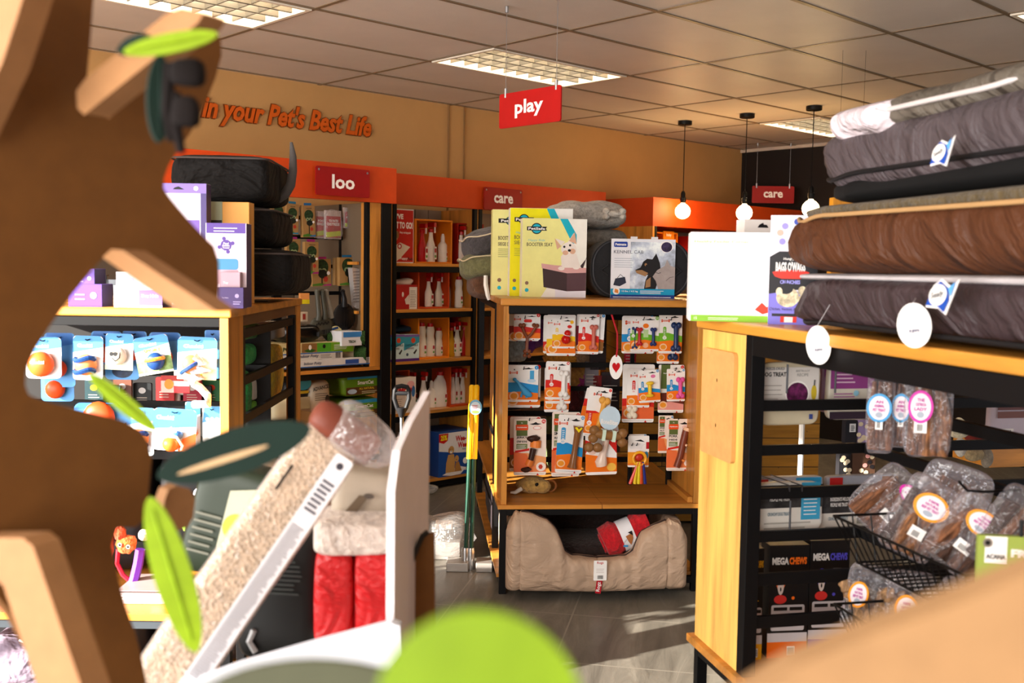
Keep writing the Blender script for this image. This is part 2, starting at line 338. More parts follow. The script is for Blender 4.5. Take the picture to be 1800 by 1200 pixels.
# left wall (shop window towards the street) and front wall
def frame_at(x, y, yaw): p = room(x, y); return Fr(p.x, p.y, 0, yaw)
fl_ = frame_at(WX0, WY1, YAW_R - math.pi / 2)        # local x runs from back corner to front corner, room interior at +y
wallwin('wall_left', 0, WY1 - WY0, fl_, [(.4, 4.3), (4.6, 8.7)])
ff_ = frame_at(WX0, WY0, YAW_R)
wallwin('wall_front', 0, WX1 - WX0, ff_, [(6.6, 9.6)])
struct(MB().box(WX0 - 4.2, WY0 - 6, 0, WX0 - 3.6, 4.4, 5.5, M('#a89a88', .7, 'wall')).build('sun_block_wall', mw=RM.M))  # added unseen wall that keeps the sun off the right rack panel
n = 1
for fr, ops in ((fl_, [(.4, 4.3), (4.6, 8.7)]), (ff_, [(6.6, 9.6)])):
    for a, b in ops:
        mb = MB(); k = 3
        mb.box(a, -.08, .15, b, -.03, .2, BLK).box(a, -.08, 2.67, b, -.03, 2.72, BLK)
        for i in range(k + 1): x = a + (b - a - .05) * i / k; mb.box(x, -.08, .2, x + .05, -.03, 2.67, BLK)
        struct(mb.build(f'window_{n}', mw=fr.M)); n += 1
# ------------------------------------------------------------------ recessed ceiling lights
LAMPM = M('#ffeacc', .4, 'glow', e=32); REF = M('#2e2b26', .5)
first = None
lab = {0: 'recessed louvred ceiling light at the top left of the picture', 1: 'recessed louvred ceiling light behind the hanging red play sign', 2: 'small distant recessed ceiling light beyond the hanging bulbs', 3: 'recessed ceiling light cut off by the top right corner of the picture', 4: 'recessed ceiling light', 5: 'recessed ceiling light'}
for i, (x, y) in enumerate(LIGHTS[:4]):
    if first is None:
        t = thing('ceiling_light', lab[i], 'ceiling light', RM.at(x, y, CEIL), 'recessed ceiling lights'); first = t
        mb = MB(); fm = M('#e8dcc8', .4)
        for b in ((.012, .012, 1.188, .035), (.012, .565, 1.188, .588), (.012, .035, .035, .565), (1.165, .035, 1.188, .565)): mb.box(b[0], b[1], -.012, b[2], b[3], .12, fm)
        mb.build('frame', t); MB().box(.035, .035, .12, 1.165, .565, .125, REF).build('reflector', t)
        lv = MB(); lm = M('#6a655a', .6)
        for k in range(1, 4): lv.box(.035, .035 + .1325 * k - .008, .0, 1.165, .035 + .1325 * k + .01, .05, lm)
        for k in range(1, 10): lv.box(.035 + .113 * k - .004, .035, .003, .035 + .113 * k + .004, .565, .047, lm)
        lv.build('louvre', t)
        for k in range(4): MB().tube([(.05, .1 + .1325 * k, .09), (1.15, .1 + .1325 * k, .09)], .013, LAMPM, 10).build('tube_lamp', t, smooth=True)
    else:
        t = first.copy(); S.collection.objects.link(t); t.matrix_basis = RM.at(x, y, CEIL); t['label'] = lab[i]
        for ch in list(first.children): c = ch.copy(); S.collection.objects.link(c); c.parent = t
# ------------------------------------------------------------------ pendant bulbs
pd = ['left bare globe bulb of the row of three on black cords', 'middle bare globe bulb of the row, hanging left of the small care sign', 'right bare globe bulb of the row, next to the stacked dog beds']
for i, (y, zb) in enumerate([(5.494, 2.165), (4.87, 2.135), (4.266, 2.15)]):
    t = thing('pendant_lamp', pd[i], 'pendant lamp', RM.at(7.15, y, CEIL - .005), 'globe pendant lamps'); d = zb - CEIL
    MB().lathe([(.055, -.03), (.06, -.027), (.06, 0)], BLKH, 24).build('ceiling_rose', t, smooth=True)
    MB().tube([(0, 0, -.03), (0, 0, d + .16)], .004, BLKH, 6).build('cord', t)
    MB().lathe([(.012, d + .17), (.02, d + .15), (.02, d + .12), (.026, d + .115), (.026, d + .09), (.02, d + .07)][::-1], BLKH, 16).build('socket', t, smooth=True)
    MB().lathe([(.018, d + .07), (.02, d + .062), (.04, d + .05), (.06, d + .025), (.066, d), (.06, d - .03), (.045, d - .05), (.02, d - .064), (.002, d - .066)][::-1], M('#ffd9a0', .4, 'glow', e=11), 24).build('globe_bulb', t, smooth=True)
    lamp('bulb_light', 'POINT', RM.M @ Vector((7.15, y, zb)), 34, (1, .62, .25), shadow_soft_size=.075)
# ------------------------------------------------------------------ hanging signs
RED = M('#a00804', .5); def_white = M('#fbf4ee', .4)
SG = Fr(*room(3.465, 0), YAW_R + math.pi / 2)      # plane parallel to room Y; seen from room -X
SGf = Fr(*room(3.465, 3.8), YAW_R - math.pi / 2)   # local x runs along -roomY (to the right in view), camera on -y side
def acrylic_sign(fr, c, ww, hh, word, tw, th, label, wires=None, bolts=False, name='hanging_sign', rm=RED):
    t = thing(name, label, 'sign', fr.at(c[0], c[1], c[2]))
    pn = MB().prism(rr(-ww / 2, -hh / 2, ww / 2, hh / 2, .012), 0, .008, rm).build('panel', t, bev=.001)
    MB().text(word, 0, 0, -.002, def_white, w=tw, h=th, bold=.028, extr=.0).build('lettering', pn)
    if wires:
        for x in wires:
            MB().lathe([(.008, hh / 2 - .02), (.008, hh / 2 + .025)], STEEL, 12, (x, .004, 0)).build('wire_grip', t, smooth=True)
            MB().tube([(x, .004, hh / 2 + .02), (x, .004, CEIL - c[2] - .03)], .0015, STEEL, 5).build('wire', t)
            MB().lathe([(.009, 0), (.009, .03)], STEEL, 12, (x, .004, CEIL - c[2] - .035)).build('ceiling_cap', t, smooth=True)
    if bolts:
        for sx in (-1, 1): MB().disc(sx * (ww / 2 - .02), hh / 2 - .02, .007, .007, -.003, STEEL).build('bolt', pn)
    return t
x0, z0 = SGf.L(878, 165, 0)[0], SGf.L(878, 227, 0)[1]; x1, z1 = SGf.L(985, 212, 0)[0], SGf.L(985, 150, 0)[1]
zt = (SGf.L(878, 165, 0)[1] + z1) / 2
zb_ = (z0 + SGf.L(985, 212, 0)[1]) / 2
xa = SGf.L(888, 160, 0)[0]; xb = SGf.L(977, 150, 0)[0]; xc = (x0 + x1) / 2
acrylic_sign(SGf, (xc, 0, (zt + zb_) / 2), x1 - x0, zt - zb_, 'play', (x1 - x0) * .46, (zt - zb_) * .52, 'red sign reading play hung on two wires from the ceiling', (xa - xc, xb - xc), rm=M('#b40804', .6))
p = atz(1331, 250, CEIL); ydep = p.y
FC = Fr(0, 0, 0, 0)
cx, cz, ww, hh = FC.rect(1322, 327, 1396, 357, ydep)
xa = FC.L(1330, 327, ydep)[0] - cx; xb = FC.L(1388, 327, ydep)[0] - cx
acrylic_sign(FC, (cx, ydep, cz), ww, hh, 'care', ww * .46, hh * .36, 'small red sign reading care hanging on wires before the black wall', (xa, xb), rm=M('#960a06', .5))
# wall slogan
t = MB(); mo = M('#d05a10', .35); mo2 = M('#7a3a08', .5)
ax, az = RM.L(368, 190, WY1 - .02)[0], 0
x1_ = RM.L(653, 210, WY1 - .02)[0]; x0_ = RM.L(205, 190, WY1 - .02)[0]
zc_ = RM.L(500, 210, WY1)[1]
t.text("in your Pet's Best Life", (RM.L(350, 0, WY1)[0] + x1_) / 2, zc_, WY1 - .012, mo2, w=(x1_ - RM.L(350, 0, WY1)[0]) * 1.01, h=.205, bold=.05, shear=.3, extr=.004)
t.text("in your Pet's Best Life", (RM.L(350, 0, WY1)[0] + x1_) / 2, zc_, WY1 - .022, mo, w=(x1_ - RM.L(350, 0, WY1)[0]) * .995, h=.19, bold=.03, shear=.3, extr=.01)
tag(t.build('wall_lettering', mw=RM.M), 'orange raised slogan lettering on the beige wall', 'lettering')
# ================================================================== WALL UNITS (room frame, seen from -Y)
ORG = M('#c24006', .6); ORG2 = M('#b43c04', .6); AMB = M('#dd7d12', .45)
def wz(u, v, Y): return RM.L(u, v, Y)[1]
def wx(u, Y, v=500): return RM.L(u, v, Y)[0]
Y1, Y2 = 5.40, 5.90
# unit 2 (care)
U2x0, U2x1 = wx(684, Y2, 600), wx(1062, Y2, 345)
t = thing('shelving_unit', 'tall wooden wall shelving unit under the orange banner with the care sign', 'shelving unit', RM.at(U2x0, Y2, 0))
W2 = U2x1 - U2x0; D2 = WY1 - Y2 - .03
SH2 = [wz(757, 463, Y2), wz(757, 543, Y2), wz(757, 632, Y2), wz(757, 721, Y2), wz(780, 838, Y2)]
def fr2(x, y, z): return RM.at(U2x0 + x, Y2 + y, z)
ub = (0, -.02, wz(690, 358, Y2), W2, .03, wz(690, 304, Y2))
boxpart('banner', t, ub, ORG)
boxpart('side_panel', t, (0, 0, .0, .022, D2, ub[2]), wood('z')); boxpart('side_panel', t, (W2 - .022, 0, .0, W2, D2, ub[2]), wood('z'))
mid = wx(836, Y2) - U2x0
boxpart('divider', t, (mid, 0, 0, mid + .02, D2, ub[2]), wood('z'))
for x in (.022, mid - .03, mid + .02): boxpart('post', t, (x, -.012, 0, x + .03, .018, ub[2]), BLK)
for z in SH2:
    boxpart('shelf', t, (.03, 0, z - .022, W2 - .03, D2, z), wood('x'))
    boxpart('shelf_bracket', t, (.03, .005, z - .065, W2 - .03, .02, z - .024), BLK)
mb = MB(); bm_ = M('#8f7c66', .6, 'wall')
k = .03
while k < W2: mb.box(k, D2, .05, min(k + .125, W2), D2 + .012, ub[2], bm_); k += .13
mb.build('back_panel', t, bev=.001)
def banner_sign(fr, u0, v0, u1, v1, Y, word, label):
    cx, cz, ww, hh = RM.rect(u0, v0, u1, v1, Y)
    return acrylic_sign(RM, (cx, Y, cz), ww, hh, word, ww * .42 if word == 'loo' else ww * .5, hh * (.5 if word == 'loo' else .36), label, bolts=True, name='banner_sign', rm=M('#960808', .5))
banner_sign(RM, 851, 331, 918, 370, Y2 - .05, 'care', 'red sign reading care fixed on the orange banner above the bottles')
# unit 1 (loo)
U1x0, U1x1 = wx(120, Y1, 500), wx(686, Y1, 500)
W1 = U1x1 - U1x0; D1 = WY1 - Y1 - .03
z1b, z1t = wz(688, 358, Y1), wz(688, 296, Y1)
t = thing('shelving_unit', 'deep wooden wall shelving unit under the orange banner with the loo sign', 'shelving unit', RM.at(U1x0, Y1, 0))
boxpart('banner', t, (0, -.02, z1b, W1 + .03, .02, z1t), ORG)
xa = wx(650, Y1) - U1x0; xb = wx(669, Y1) - U1x0
SH1 = [wz(600, 648, Y1), wz(600, 800, Y1)]
boxpart('upright', t, (xa, 0, SH1[0] + .001, xb, .10, z1b), wood('z')); boxpart('side_panel', t, (xa + .01, .102, SH1[0] + .001, xb - .01, D1, z1b), M('#6e5d4a', .6, 'wall')); boxpart('post', t, (xa - .028, .0, SH1[0] + .001, xa - .002, .03, z1b), BLK)
boxpart('post', t, (xb + .002, -.01, 0, W1, .035, z1b), BLK)
for z in SH1 + [.08]:
    boxpart('shelf', t, (.0, 0, z - .022, xb, D1, z), wood('x')); boxpart('shelf_bracket', t, (0, .006, z - .06, xb, .02, z - .024), BLK)
boxpart('back_panel', t, (0, D1 - .01, .05, xa, D1 + .005, z1b), M('#5e5042', .6, 'wall'))
# hanging grid of black bars in unit 1, set back
YG = Y1 + .32
gxl, gxr = wx(430, YG) - U1x0, wx(600, YG) - U1x0
mb = MB()
for v in (385, 418, 468, 515): z = wz(580, v, YG); mb.box(gxl, .32, z - .012, wx(640, YG) - U1x0, .335, z + .012, BLK)
for u in (490, 608): x = wx(u, YG) - U1x0; mb.box(x - .03, .336, SH1[0], x + .03, .36, z1b, BLK)
mb.build('hanging_grid', t)
# side shelf with vent bag (right end of the grid)
xs0, xs1 = wx(631, Y1 + .1) - U1x0, xa - .03
for v in (460, 546):
    z = wz(640, v, Y1 + .1); boxpart('small_shelf', t, (xs0, .1, z - .02, xs1, .3, z), wood('x'))
banner_sign(RM, 555, 295, 650, 345, Y1 - .05, 'loo', 'red sign reading loo fixed on the left orange banner')
# unit 3 (baby) by the corner
Y3 = 5.6; x3 = RM.L(1148, 370, Y3)[0]; z3b, z3t = wz(1148, 397, Y3), wz(1148, 346, Y3)
t = thing('shelving_unit', 'shelving unit with plain orange banner in the far corner below the hanging bulbs', 'shelving unit', RM.at(x3, Y3, 0))
W3_ = WX1 - x3 - .02; D3 = WY1 - Y3 - .03
boxpart('banner', t, (0, 0, z3b, W3_, D3, z3t), ORG)
boxpart('side_panel', t, (0, .0, 0, .025, D3, z3b), wood('z'))
boxpart('post', t, (.03, .0, 0, .06, .03, z3b), BLK)
for z in (1.75, 1.4, 1.0, .6, .1): boxpart('shelf', t, (.06, .02, z - .02, W3_, D3 - .02, z), wood('x'))
boxpart('back_panel', t, (.03, D3 - .01, .05, W3_, D3, z3b), M('#8f7c66', .6, 'wall'))
def cube_box(fr, x, y, z, w, d, h, mat, label, group=None, rz=0, th=.012, word=None):
    t = thing('display_crate', label, 'crate', fr.at(x, y, z, rz), group)
    mb = MB().box(0, 0, 0, th, d, h, mat).box(w - th, 0, 0, w, d, h, mat).box(th, 0, 0, w - th, d, th, mat).box(th, 0, h - th, w - th, d, h, mat)
    mb.build('frame', t, bev=.001)
    MB().box(th, d - .008, th, w - th, d, h - th, mat).build('back', t)
    if word: MB().box(w * .3, -.006, h - .06, w * .8, -.001, h + .01, mat).build('plate', t); MB().text(word, w * .55, h - .025, -.008, def_white, h=.035, bold=.02).build('lettering', t)
    return t
cx, cz, ww, hh = RM.rect(1153, 411, 1191, 460, Y3 + .08)
cube_box(RM, cx - ww / 2, Y3 + .08, 1.76, ww, .25, hh - .02, AMB, 'small orange crate with a baby plate on the corner shelf', word='baby')
cx, cz, ww, hh = RM.rect(1195, 420, 1216, 470, Y3 + .2)
cube_box(RM, cx - ww / 2, Y3 + .1, 1.76, .35, .25, .2, M('#a01408', .5), 'dark red crate right of the baby crate')
# plank-clad block beyond the gondolas
pf = Fr(aty(1085, 600, 6.6).x, 6.6, 0, 0.06)
PLK = M('#b27b1e', .5, 'planks')
xp1 = pf.LX(1443, 700, 0); xr = pf.L(1443, 700, 0)[0]
t = thing('plank_partition', 'partition clad in rough yellow planks seen behind the racks', 'partition', pf.at(0, 0, 0))
MB().box(0, 0, .02, xr, .5, 1.45, PLK).build('cladding', t, bev=.003)
MB().box(-.02, -.02, 1.452, xr + .02, .52, 1.49, wood('x')).build('top_board', t, bev=.003)
mb = MB()
for i in range(26):
    for k in range(5):
        mb.disc(random.uniform(.05, xr - .05), random.uniform(.1, 1.4), .003, .003, -.001, INK, 6)
mb.build('nail_heads', t)
# ================================================================== CENTRE RACK
CR = Fr(-.048, 5.12, 0, math.radians(5.3)); CW, CD = 1.03, 1.95; ZT = 1.50; ZS = .46
t = thing('display_rack', 'centre wooden display rack with black frame holding the hanging chew toys', 'display rack', CR.at(0, 0, 0)); RACK_C = t
sq = .035
for x, y, z0, z1 in ((0, 0, 0, ZS - .025), (CW - sq, 0, 0, ZS - .025), (0, CD - sq, 0, ZT - .04), (CW - sq, CD - sq, 0, ZT - .04), (.0, .5, 0, ZT - .04), (CW - sq, .5, 0, ZT - .04)):
    boxpart('post', t, (x, y, z0, x + sq, y + sq, z1), BLK)
boxpart('rail', t, (sq, 0, ZS - .055, CW - sq, sq, ZS - .025), BLK, 0.001)
boxpart('rail', t, (sq, 0, .045, CW - sq, sq, .08), BLK)
for x in (0, CW - sq):
    boxpart('rail', t, (x, sq, ZS - .055, x + sq, .5, ZS - .025), BLK); boxpart('rail', t, (x, .5 + sq, ZT - .075, x + sq, CD - sq, ZT - .045), BLK)
    boxpart('rail', t, (x, .5 + sq, ZS - .055, x + sq, CD - sq, ZS - .025), BLK); boxpart('rail', t, (x, sq, .045, x + sq, .5, .08), BLK); boxpart('rail', t, (x, .5 + sq, .045, x + sq, CD - sq, .08), BLK)
xm = CR.L(1058, 890, 0)[0]
boxpart('shelf', t, (-.012, -.01, ZS - .022, xm - .001, .52, ZS), wood('x')); boxpart('shelf', t, (xm + .001, -.01, ZS - .022, CW + .01, .52, ZS), wood('x'))
boxpart('shelf', t, (-.012, .522, ZS - .022, CW + .01, CD, ZS), wood('y'))
boxpart('low_shelf', t, (-.012, .02, .082, CW + .01, CD, .10), wood('x'))
boxpart('top_board', t, (-.012, -.012, ZT - .035, CW + .012, CD + .012, ZT), wood('x'), .006)
boxpart('top_rail', t, (.03, .0, ZT - .075, CW - .03, .03, ZT - .037), BLK)
boxpart('side_panel', t, (.005, .005, ZS, .033, .47, ZT - .037), wood('z')); boxpart('side_panel', t, (CW - .033, .005, ZS, CW - .005, .47, ZT - .037), wood('z'))
boxpart('batten', t, (CW - .06, .02, ZS + .001, CW - .034, .46, ZS + .03), wood('y'))
boxpart('divider', t, (.012, .55, .62, .03, .98, ZT - .08), wood('z')); boxpart('rail', t, (0, .55, .72, .03, 1.0, .75), BLK)
YR = .45
CRAILS = []
for v0, v1 in ((552, 562), (637, 646), (679, 687), (722, 731), (763, 773), (803, 812)):
    za, zb = CR.L(1050, v1, YR)[1], CR.L(1050, v0, YR)[1]; CRAILS.append((za + zb) / 2)
    boxpart('rail', t, (.04, YR, za, CW - .04, YR + .012, zb), BLK, .0008)
for x in (.045, CR.L(1106, 700, YR + .03)[0], CW - .065): boxpart('upright', t, (x, YR + .013, ZS, x + .022, YR + .035, ZT - .04), BLK)
# ================================================================== RIGHT GONDOLA
RG = Fr(.692, 2.955, 0, math.radians(12.6))       # origin at the black post; +y away, -y towards the camera
t = thing('display_rack', 'near right wooden display rack with black rails carrying bagged chews', 'display rack', RG.at(0, 0, 0)); RACK_R = t
GW = 1.05; XQ = .37
def zr(u, v, y=0, x=0): return RG.L(u, v, y)[1]
PY = .36
boxpart('side_panel', t, (0.0, .045, ZS, .028, PY, ZT - .035), wood('z', '#f0b860'));  # this panel's wood is lightened to stand in for light on it
boxpart('shelf', t, (-.02, .0, ZS - .025, GW, PY + .02, ZS), wood('x')); boxpart('shelf', t, (.0, -1.9, ZS - .025, GW, -.002, ZS), wood('y'))
boxpart('top_board', t, (-.012, -1.9, ZT - .032, GW, PY + .03, ZT), wood('y', '#c98a34'), .006)
boxpart('post', t, (0, 0, .0, .042, .042, ZT - .034), BLK); boxpart('post', t, (GW - .042, 0, .0, GW, .042, ZT - .034), BLK)
boxpart('post', t, (0, PY - .03, 0, .035, PY, ZS - .026), BLK); boxpart('post', t, (0, -1.9, 0, .042, -1.86, ZT - .034), BLK)
boxpart('rail', t, (0, .043, ZS - .06, .035, PY - .031, ZS - .026), BLK); boxpart('rail', t, (0, -1.86, ZS - .06, .035, -.001, ZS - .026), BLK)
boxpart('rail', t, (0, -1.86, ZT - .09, .04, -.001, ZT - .034), BLK); boxpart('rail', t, (.043, .0, ZT - .09, GW - .043, .03, ZT - .034), BLK)
for v0, v1 in ((624, 643), (704, 723), (783, 801), (858, 878), (934, 953), (1008, 1030), (1083, 1104)):
    za, zb = RG.L(1345, v1, .005)[1], RG.L(1345, v0, .005)[1]
    if zb > ZT - .09: continue
    boxpart('rail', t, (.043, .005, za, GW - .043, .02, zb), BLK, .001)
    boxpart('rail', t, (XQ, -1.86, za, XQ + .02, -.001, zb), BLK, .001)
# small board fixed on the panel
pts = [RG.LX(u, v, -.001) for u, v in ((1240, 612), (1297, 618), (1292, 820), (1238, 788))]
y0 = min(p[0] for p in pts); y1 = max(p[0] for p in pts)
zt = pts[0][1]; zb = pts[2][1]
ya = (pts[1][0] + pts[2][0]) / 2; yb = (pts[0][0] + pts[3][0]) / 2
zt = (pts[0][1] + pts[1][1]) / 2; zb = (pts[2][1] + pts[3][1]) / 2
tb = thing('wooden_plaque', 'blank rounded pale board screwed on the yellow wood panel of the right rack', 'plaque', RG.at(-.001, (ya + yb) / 2, (zt + zb) / 2, -math.pi / 2))
MB().prism(rr(-(yb - ya) / 2, -(zt - zb) / 2, (yb - ya) / 2, (zt - zb) / 2, .014), -.012, 0, M('#dba565', .42, 'card')).build('board', tb, bev=.003)
for q in (.22, -.2): MB().disc(0, (zt - zb) * q, .003, .006, -.0135, M('#6b4a22', .4), 8).build('screw', tb)
# ================================================================== LEFT GONDOLA
LG = Fr(-.952, 3.45, 0, math.radians(.9)); LD = 1.22; LW = 1.15
t = thing('display_rack', 'left wooden display rack with blue carded ball toys, sunlit on its front', 'display rack', LG.at(0, 0, 0)); RACK_L = t
boxpart('side_panel', t, (-.03, .0, ZS, -.0, .2, ZT - .03), wood('z')); boxpart('side_panel', t, (-LW, .0, ZS, -LW + .03, .2, ZT - .03), wood('z'))
boxpart('top_board', t, (-LW, -.01, ZT - .03, .012, LD + .03, ZT), wood('x'), .006)
boxpart('side_panel', t, (-.045, LD - .05, .0, .004, LD + .03, ZT - .032), wood('z'))
boxpart('top_rail', t, (-LW + .03, .0, ZT - .062, -.03, .02, ZT - .032), BLK); boxpart('top_rail', t, (-.03, .2, ZT - .07, -.005, LD - .051, ZT - .032), M('#5a3a22', .5, 'woody'))
for x, y in ((-.03, .2), (-.03, LD - .09), (-LW, .2), (-LW, LD - .09)): boxpart('post', t, (x, y, 0, x + .03, y + .032, ZT - .072), BLK)
for x in (-.035, -LW): boxpart('post', t, (x, 0, 0, x + .035, .035, ZS - .026), BLK)
for z in (1.40, 1.23, 1.09, .95, .81, .67): boxpart('rail', t, (-.024, .233, z - .016, -.006, LD - .091, z + .016), BLK, .001)
boxpart('shelf', t, (-LW, -.02, ZS - .025, 0, LD, ZS), wood('x')); boxpart('rail', t, (-LW + .036, .0, ZS - .06, -.036, .02, ZS - .026), M('#3a4046', .4))
boxpart('low_shelf', t, (-LW, .0, .08, 0, LD, .10), wood('x'))
LR = []
for v in (500, 625, 712, 800, 880, 960):
    z = LG.L(300, v, .33)[1]; LR.append(z); boxpart('rail', t, (-LW + .035, .33, z - .016, -.035, .342, z + .016), BLK if v > 620 else M('#55585c', .35, 'metal'), .001)
for z in LR[:2]: boxpart('rail', t, (-LW + .035, .75, z - .1, -.035, .762, z - .07), BLK, .001)
boxpart('sun_block_panel', t, (-LW + .036, .80, .11, -.036, .815, 1.40), M('#1c1a1a', .7))  # added dark panel, stops sun passing through to the centre rack

_sk = None  # bags added inside the rack to block sun on the dog bed
for lv, z0_ in ((0, ZS), (1, .10)):
    for i in range(3):
        hh_ = .50 if lv == 0 else .32
        if _sk is None:
            _sk = thing('sun_block_bag', 'dark bag added inside the left rack to block the sun', 'bag', LG.at(-.22, .57, z0_ + .003), 'added sun-blocking bags inside the left rack'); MB().pillow(0, 0, .25, .34, .34, .5, M('#1d1b1e', .4), .4, .4, 30, .02, 3).build('sack', _sk, smooth=True); o_ = _sk
        else:
            o_ = _sk.copy(); S.collection.objects.link(o_); o_.matrix_basis = LG.at(-.22 - .36 * i, .57, z0_ + .003) @ Matrix.Scale(hh_ / .5, 4, (0, 0, 1))
            for ch in _sk.children: c_ = ch.copy(); S.collection.objects.link(c_); c_.parent = o_
# ================================================================== CHEW TOY CARDS ON THE CENTRE RACK
CB, CO, CR_, CG, CP = '#1f8fd0', '#f07818', '#d8241c', '#6fb52c', '#e8569a'
NYL = M('#e8501c', .4); KHK = M('#5c6b34', .5); PEACH = M('#f3a06a', .5)
def card(fr, px, y, label, art, tilt=0, group='carded chew toys on the centre rack', bg=None, hook=True, name='toy_card'):
    cx, cz, w, h = fr.rect(*px, y)
    t = thing(name, label, 'pet toy', fr.at(cx, y, cz, 0, tilt), group)
    bgm = bg or WHT
    bc_ = MB().prism(rr(-w / 2, -h / 2, w / 2, h / 2, w * .06), 0, .0012, bgm).build('backing_card', t)
    a = MB(); tz = h / 2
    if hook: a.poly([(-w * .02 + w * q[0], tz - h * .09 + h * q[1]) for q in ((0, 0), (.12, .012), (.2, .035), (.25, .012), (.38, 0), (.26, -.016), (.1, -.016))], -.0006, INK)
    art(a, t, w, h); a.build('print', bc_)
    return t
def logo(a, w, h, x, z, s=.32, txt=True):
    ww, hh = w * s, w * s * .3
    a.rquad(x - ww / 2, z - hh * .3, x + ww / 2, z + hh * .3, .002, -.0006, NYL)
    for sx in (-1, 1):
        for sz in (-1, 1): a.disc(x + sx * ww * .44, z + sz * hh * .3, ww * .1, ww * .1, -.0006, NYL, 10)
    if txt: a.text('Nylabone', x, z, -.0012, WHT, w=ww * .8, h=hh * .45, bold=.03)
    a.disc(x + ww * .1, z + hh * 1.3, ww * .07, ww * .1, -.0006, INK, 8)
def wave(a, w, h, c1, z1=.0, z0=-.2, c2=CO, strip=True, badge=True):
    L, R = -w / 2, w / 2
    a.poly([(L, z0 * h), (R, z0 * h - .03 * h), (R, z1 * h - .06 * h), (w * .15, z1 * h - .02 * h), (-w * .1, z1 * h + .02 * h), (L, z1 * h + .01 * h)], -.0004, M(c1, .4))
    a.poly([(L, -h * .44), (R, -h * .44), (R, z0 * h - .02 * h), (0, z0 * h + .03 * h), (L, z0 * h - .0 * h)], -.0006, M(c2, .4))
    if badge:
        a.disc(L + w * .2, -h * .34, w * .16, w * .15, -.0009, M('#f6c9a0', .4), 16); a.disc(L + w * .2, -h * .34, w * .12, w * .1, -.0012, M('#e9962a', .4), 12)
    if strip:
        a.quad(L + w * .06, -h * .475, R - w * .06, -h * .47, -.0006, M('#9a9a98', .5)); a.poly([(w * .2, -h * .5), (w * .28, -h * .5), (w * .24, -h * .46)], -.0008, M(CR_, .4))
def pill(a, w, h, x, z, c, s=.14, hh=.3):
    a.rquad(x - w * s / 2, z - h * hh / 2, x + w * s / 2, z + h * hh / 2, w * .06, -.0009, M(c, .4)); a.lines(x - w * s * .32, z - h * hh * .35, x + w * s * .32, z + h * hh * .4, 6, -.0013, WHT, .35)
    a.disc(x, z - h * hh * .42, w * s * .62, w * s * .55, -.0014, WHT, 14); a.lines(x - w * s * .4, z - h * hh * .5, x + w * s * .4, z - h * hh * .36, 3, -.0018, M(c, .4), .4)
def dot(a, w, h, c, t='L', x=.42, z=.455): a.disc(w * x, h * z, w * .065, w * .065, -.0008, M(c, .4), 14); a.text(t, w * x, h * z, -.0013, WHT, h=w * .06)
def toy(t, name, mb): return mb.build(name, t, smooth=True)
YC = .20
# row 1
def art_Y(a, t, w, h):
    logo(a, w, h, -w * .36, h * .3, .24); a.rquad(-w * .12, h * .18, w * .18, h * .3, w * .05, -.0008, M(CR_, .4)); wave(a, w, h, CR_, .0, -.22); dot(a, w, h, CR_, 'S'); 
    mb = MB(); br = M('#7a3f22', .3); r = w * .055
    mb.tube([(-w * .2, -.02, h * .0), (-w * .12, -.02, -h * .22), (0, -.02, -h * .42)], r, br, 8).tube([(w * .3, -.02, h * .0), (w * .16, -.02, -h * .25), (0, -.02, -h * .42)], r, br, 8).tube([(0, -.02, -h * .42), (-.002, -.02, -h * .95)], r * 1.1, br, 8)
    for x, z in ((-.26, .07), (-.14, .08), (.24, .08), (.36, .06), (-.07, -.95), (.07, -.95), (-.08, -1.1), (.08, -1.12)): mb.ell(w * x, -.02, h * z, r * 1.5, r * 1.3, r * 1.5, br, 10)
    toy(t, 'chew_bone', mb)
card(CR, (893, 552, 948, 599), YC + .02, 'top left toy card on the centre rack, half hidden, maroon back card of the wishbone', lambda a, t, w, h: (wave(a, w, h, '#a02018', .05, -.25, '#8a4a2a'), dot(a, w, h, CR_, 'L')))
card(CR, (903, 552, 950, 597), YC, 'toy card with a brown Y-shaped chew bone at the top left of the centre rack', art_Y)
def art_red(a, t, w, h):
    logo(a, w, h, -w * .3, h * .3, .26); wave(a, w, h, '#f6c51c', -.05, -.25); a.disc(w * .35, h * .37, w * .08, w * .08, -.0008, M('#f3b71c', .4)); a.disc(w * .25, h * .22, w * .1, w * .07, -.0008, M(CR_, .4)); pill(a, w, h, -w * .3, h * .08, '#f5d050', .12, .2)
    rd = M('#c81a12', .2); mb = MB().ell(w * .15, -.014, -h * .0, w * .15, .018, w * .15, rd).ell(w * .08, -.014, -h * .2, w * .21, .024, w * .2, rd); mb.tube([(-w * .05, -.03, -h * .03), (w * .1, -.036, -h * .07), (w * .25, -.03, -h * .08)], .0015, WHT, 5); toy(t, 'rubber_toy', mb)
card(CR, (955, 554, 1002, 621), YC + .03, 'rear orange-edged toy card behind the red snowman-shaped toy', lambda a, t, w, h: wave(a, w, h, CR_, -.2, -.34))
card(CR, (961, 553, 1012, 625), YC + .015, 'toy card with bread-shaped rounded top, second behind the red snowman-shaped toy', lambda a, t, w, h: (wave(a, w, h, '#f6c51c', -.1, -.3), logo(a, w, h, -w * .36, h * .3, .2)))
card(CR, (971, 559, 1011, 612), YC, 'toy card with a glossy red snowman-shaped rubber toy', art_red)
def art_bone(col, c1, pc, bx=.2, r=.09, rot=0, tex=None, dt=None, L=.5):
    def f(a, t, w, h):
        logo(a, w, h, -w * .22, h * .32, .34); pill(a, w, h, -w * .25, h * .02, pc); wave(a, w, h, c1)
        if dt: dot(a, w, h, dt[0], dt[1])
        mb = MB(); bone(mb, w * bx, -h * .08, h * L, w * r, M(col, .3), -.012, rot); toy(t, 'chew_bone', mb)
    return f
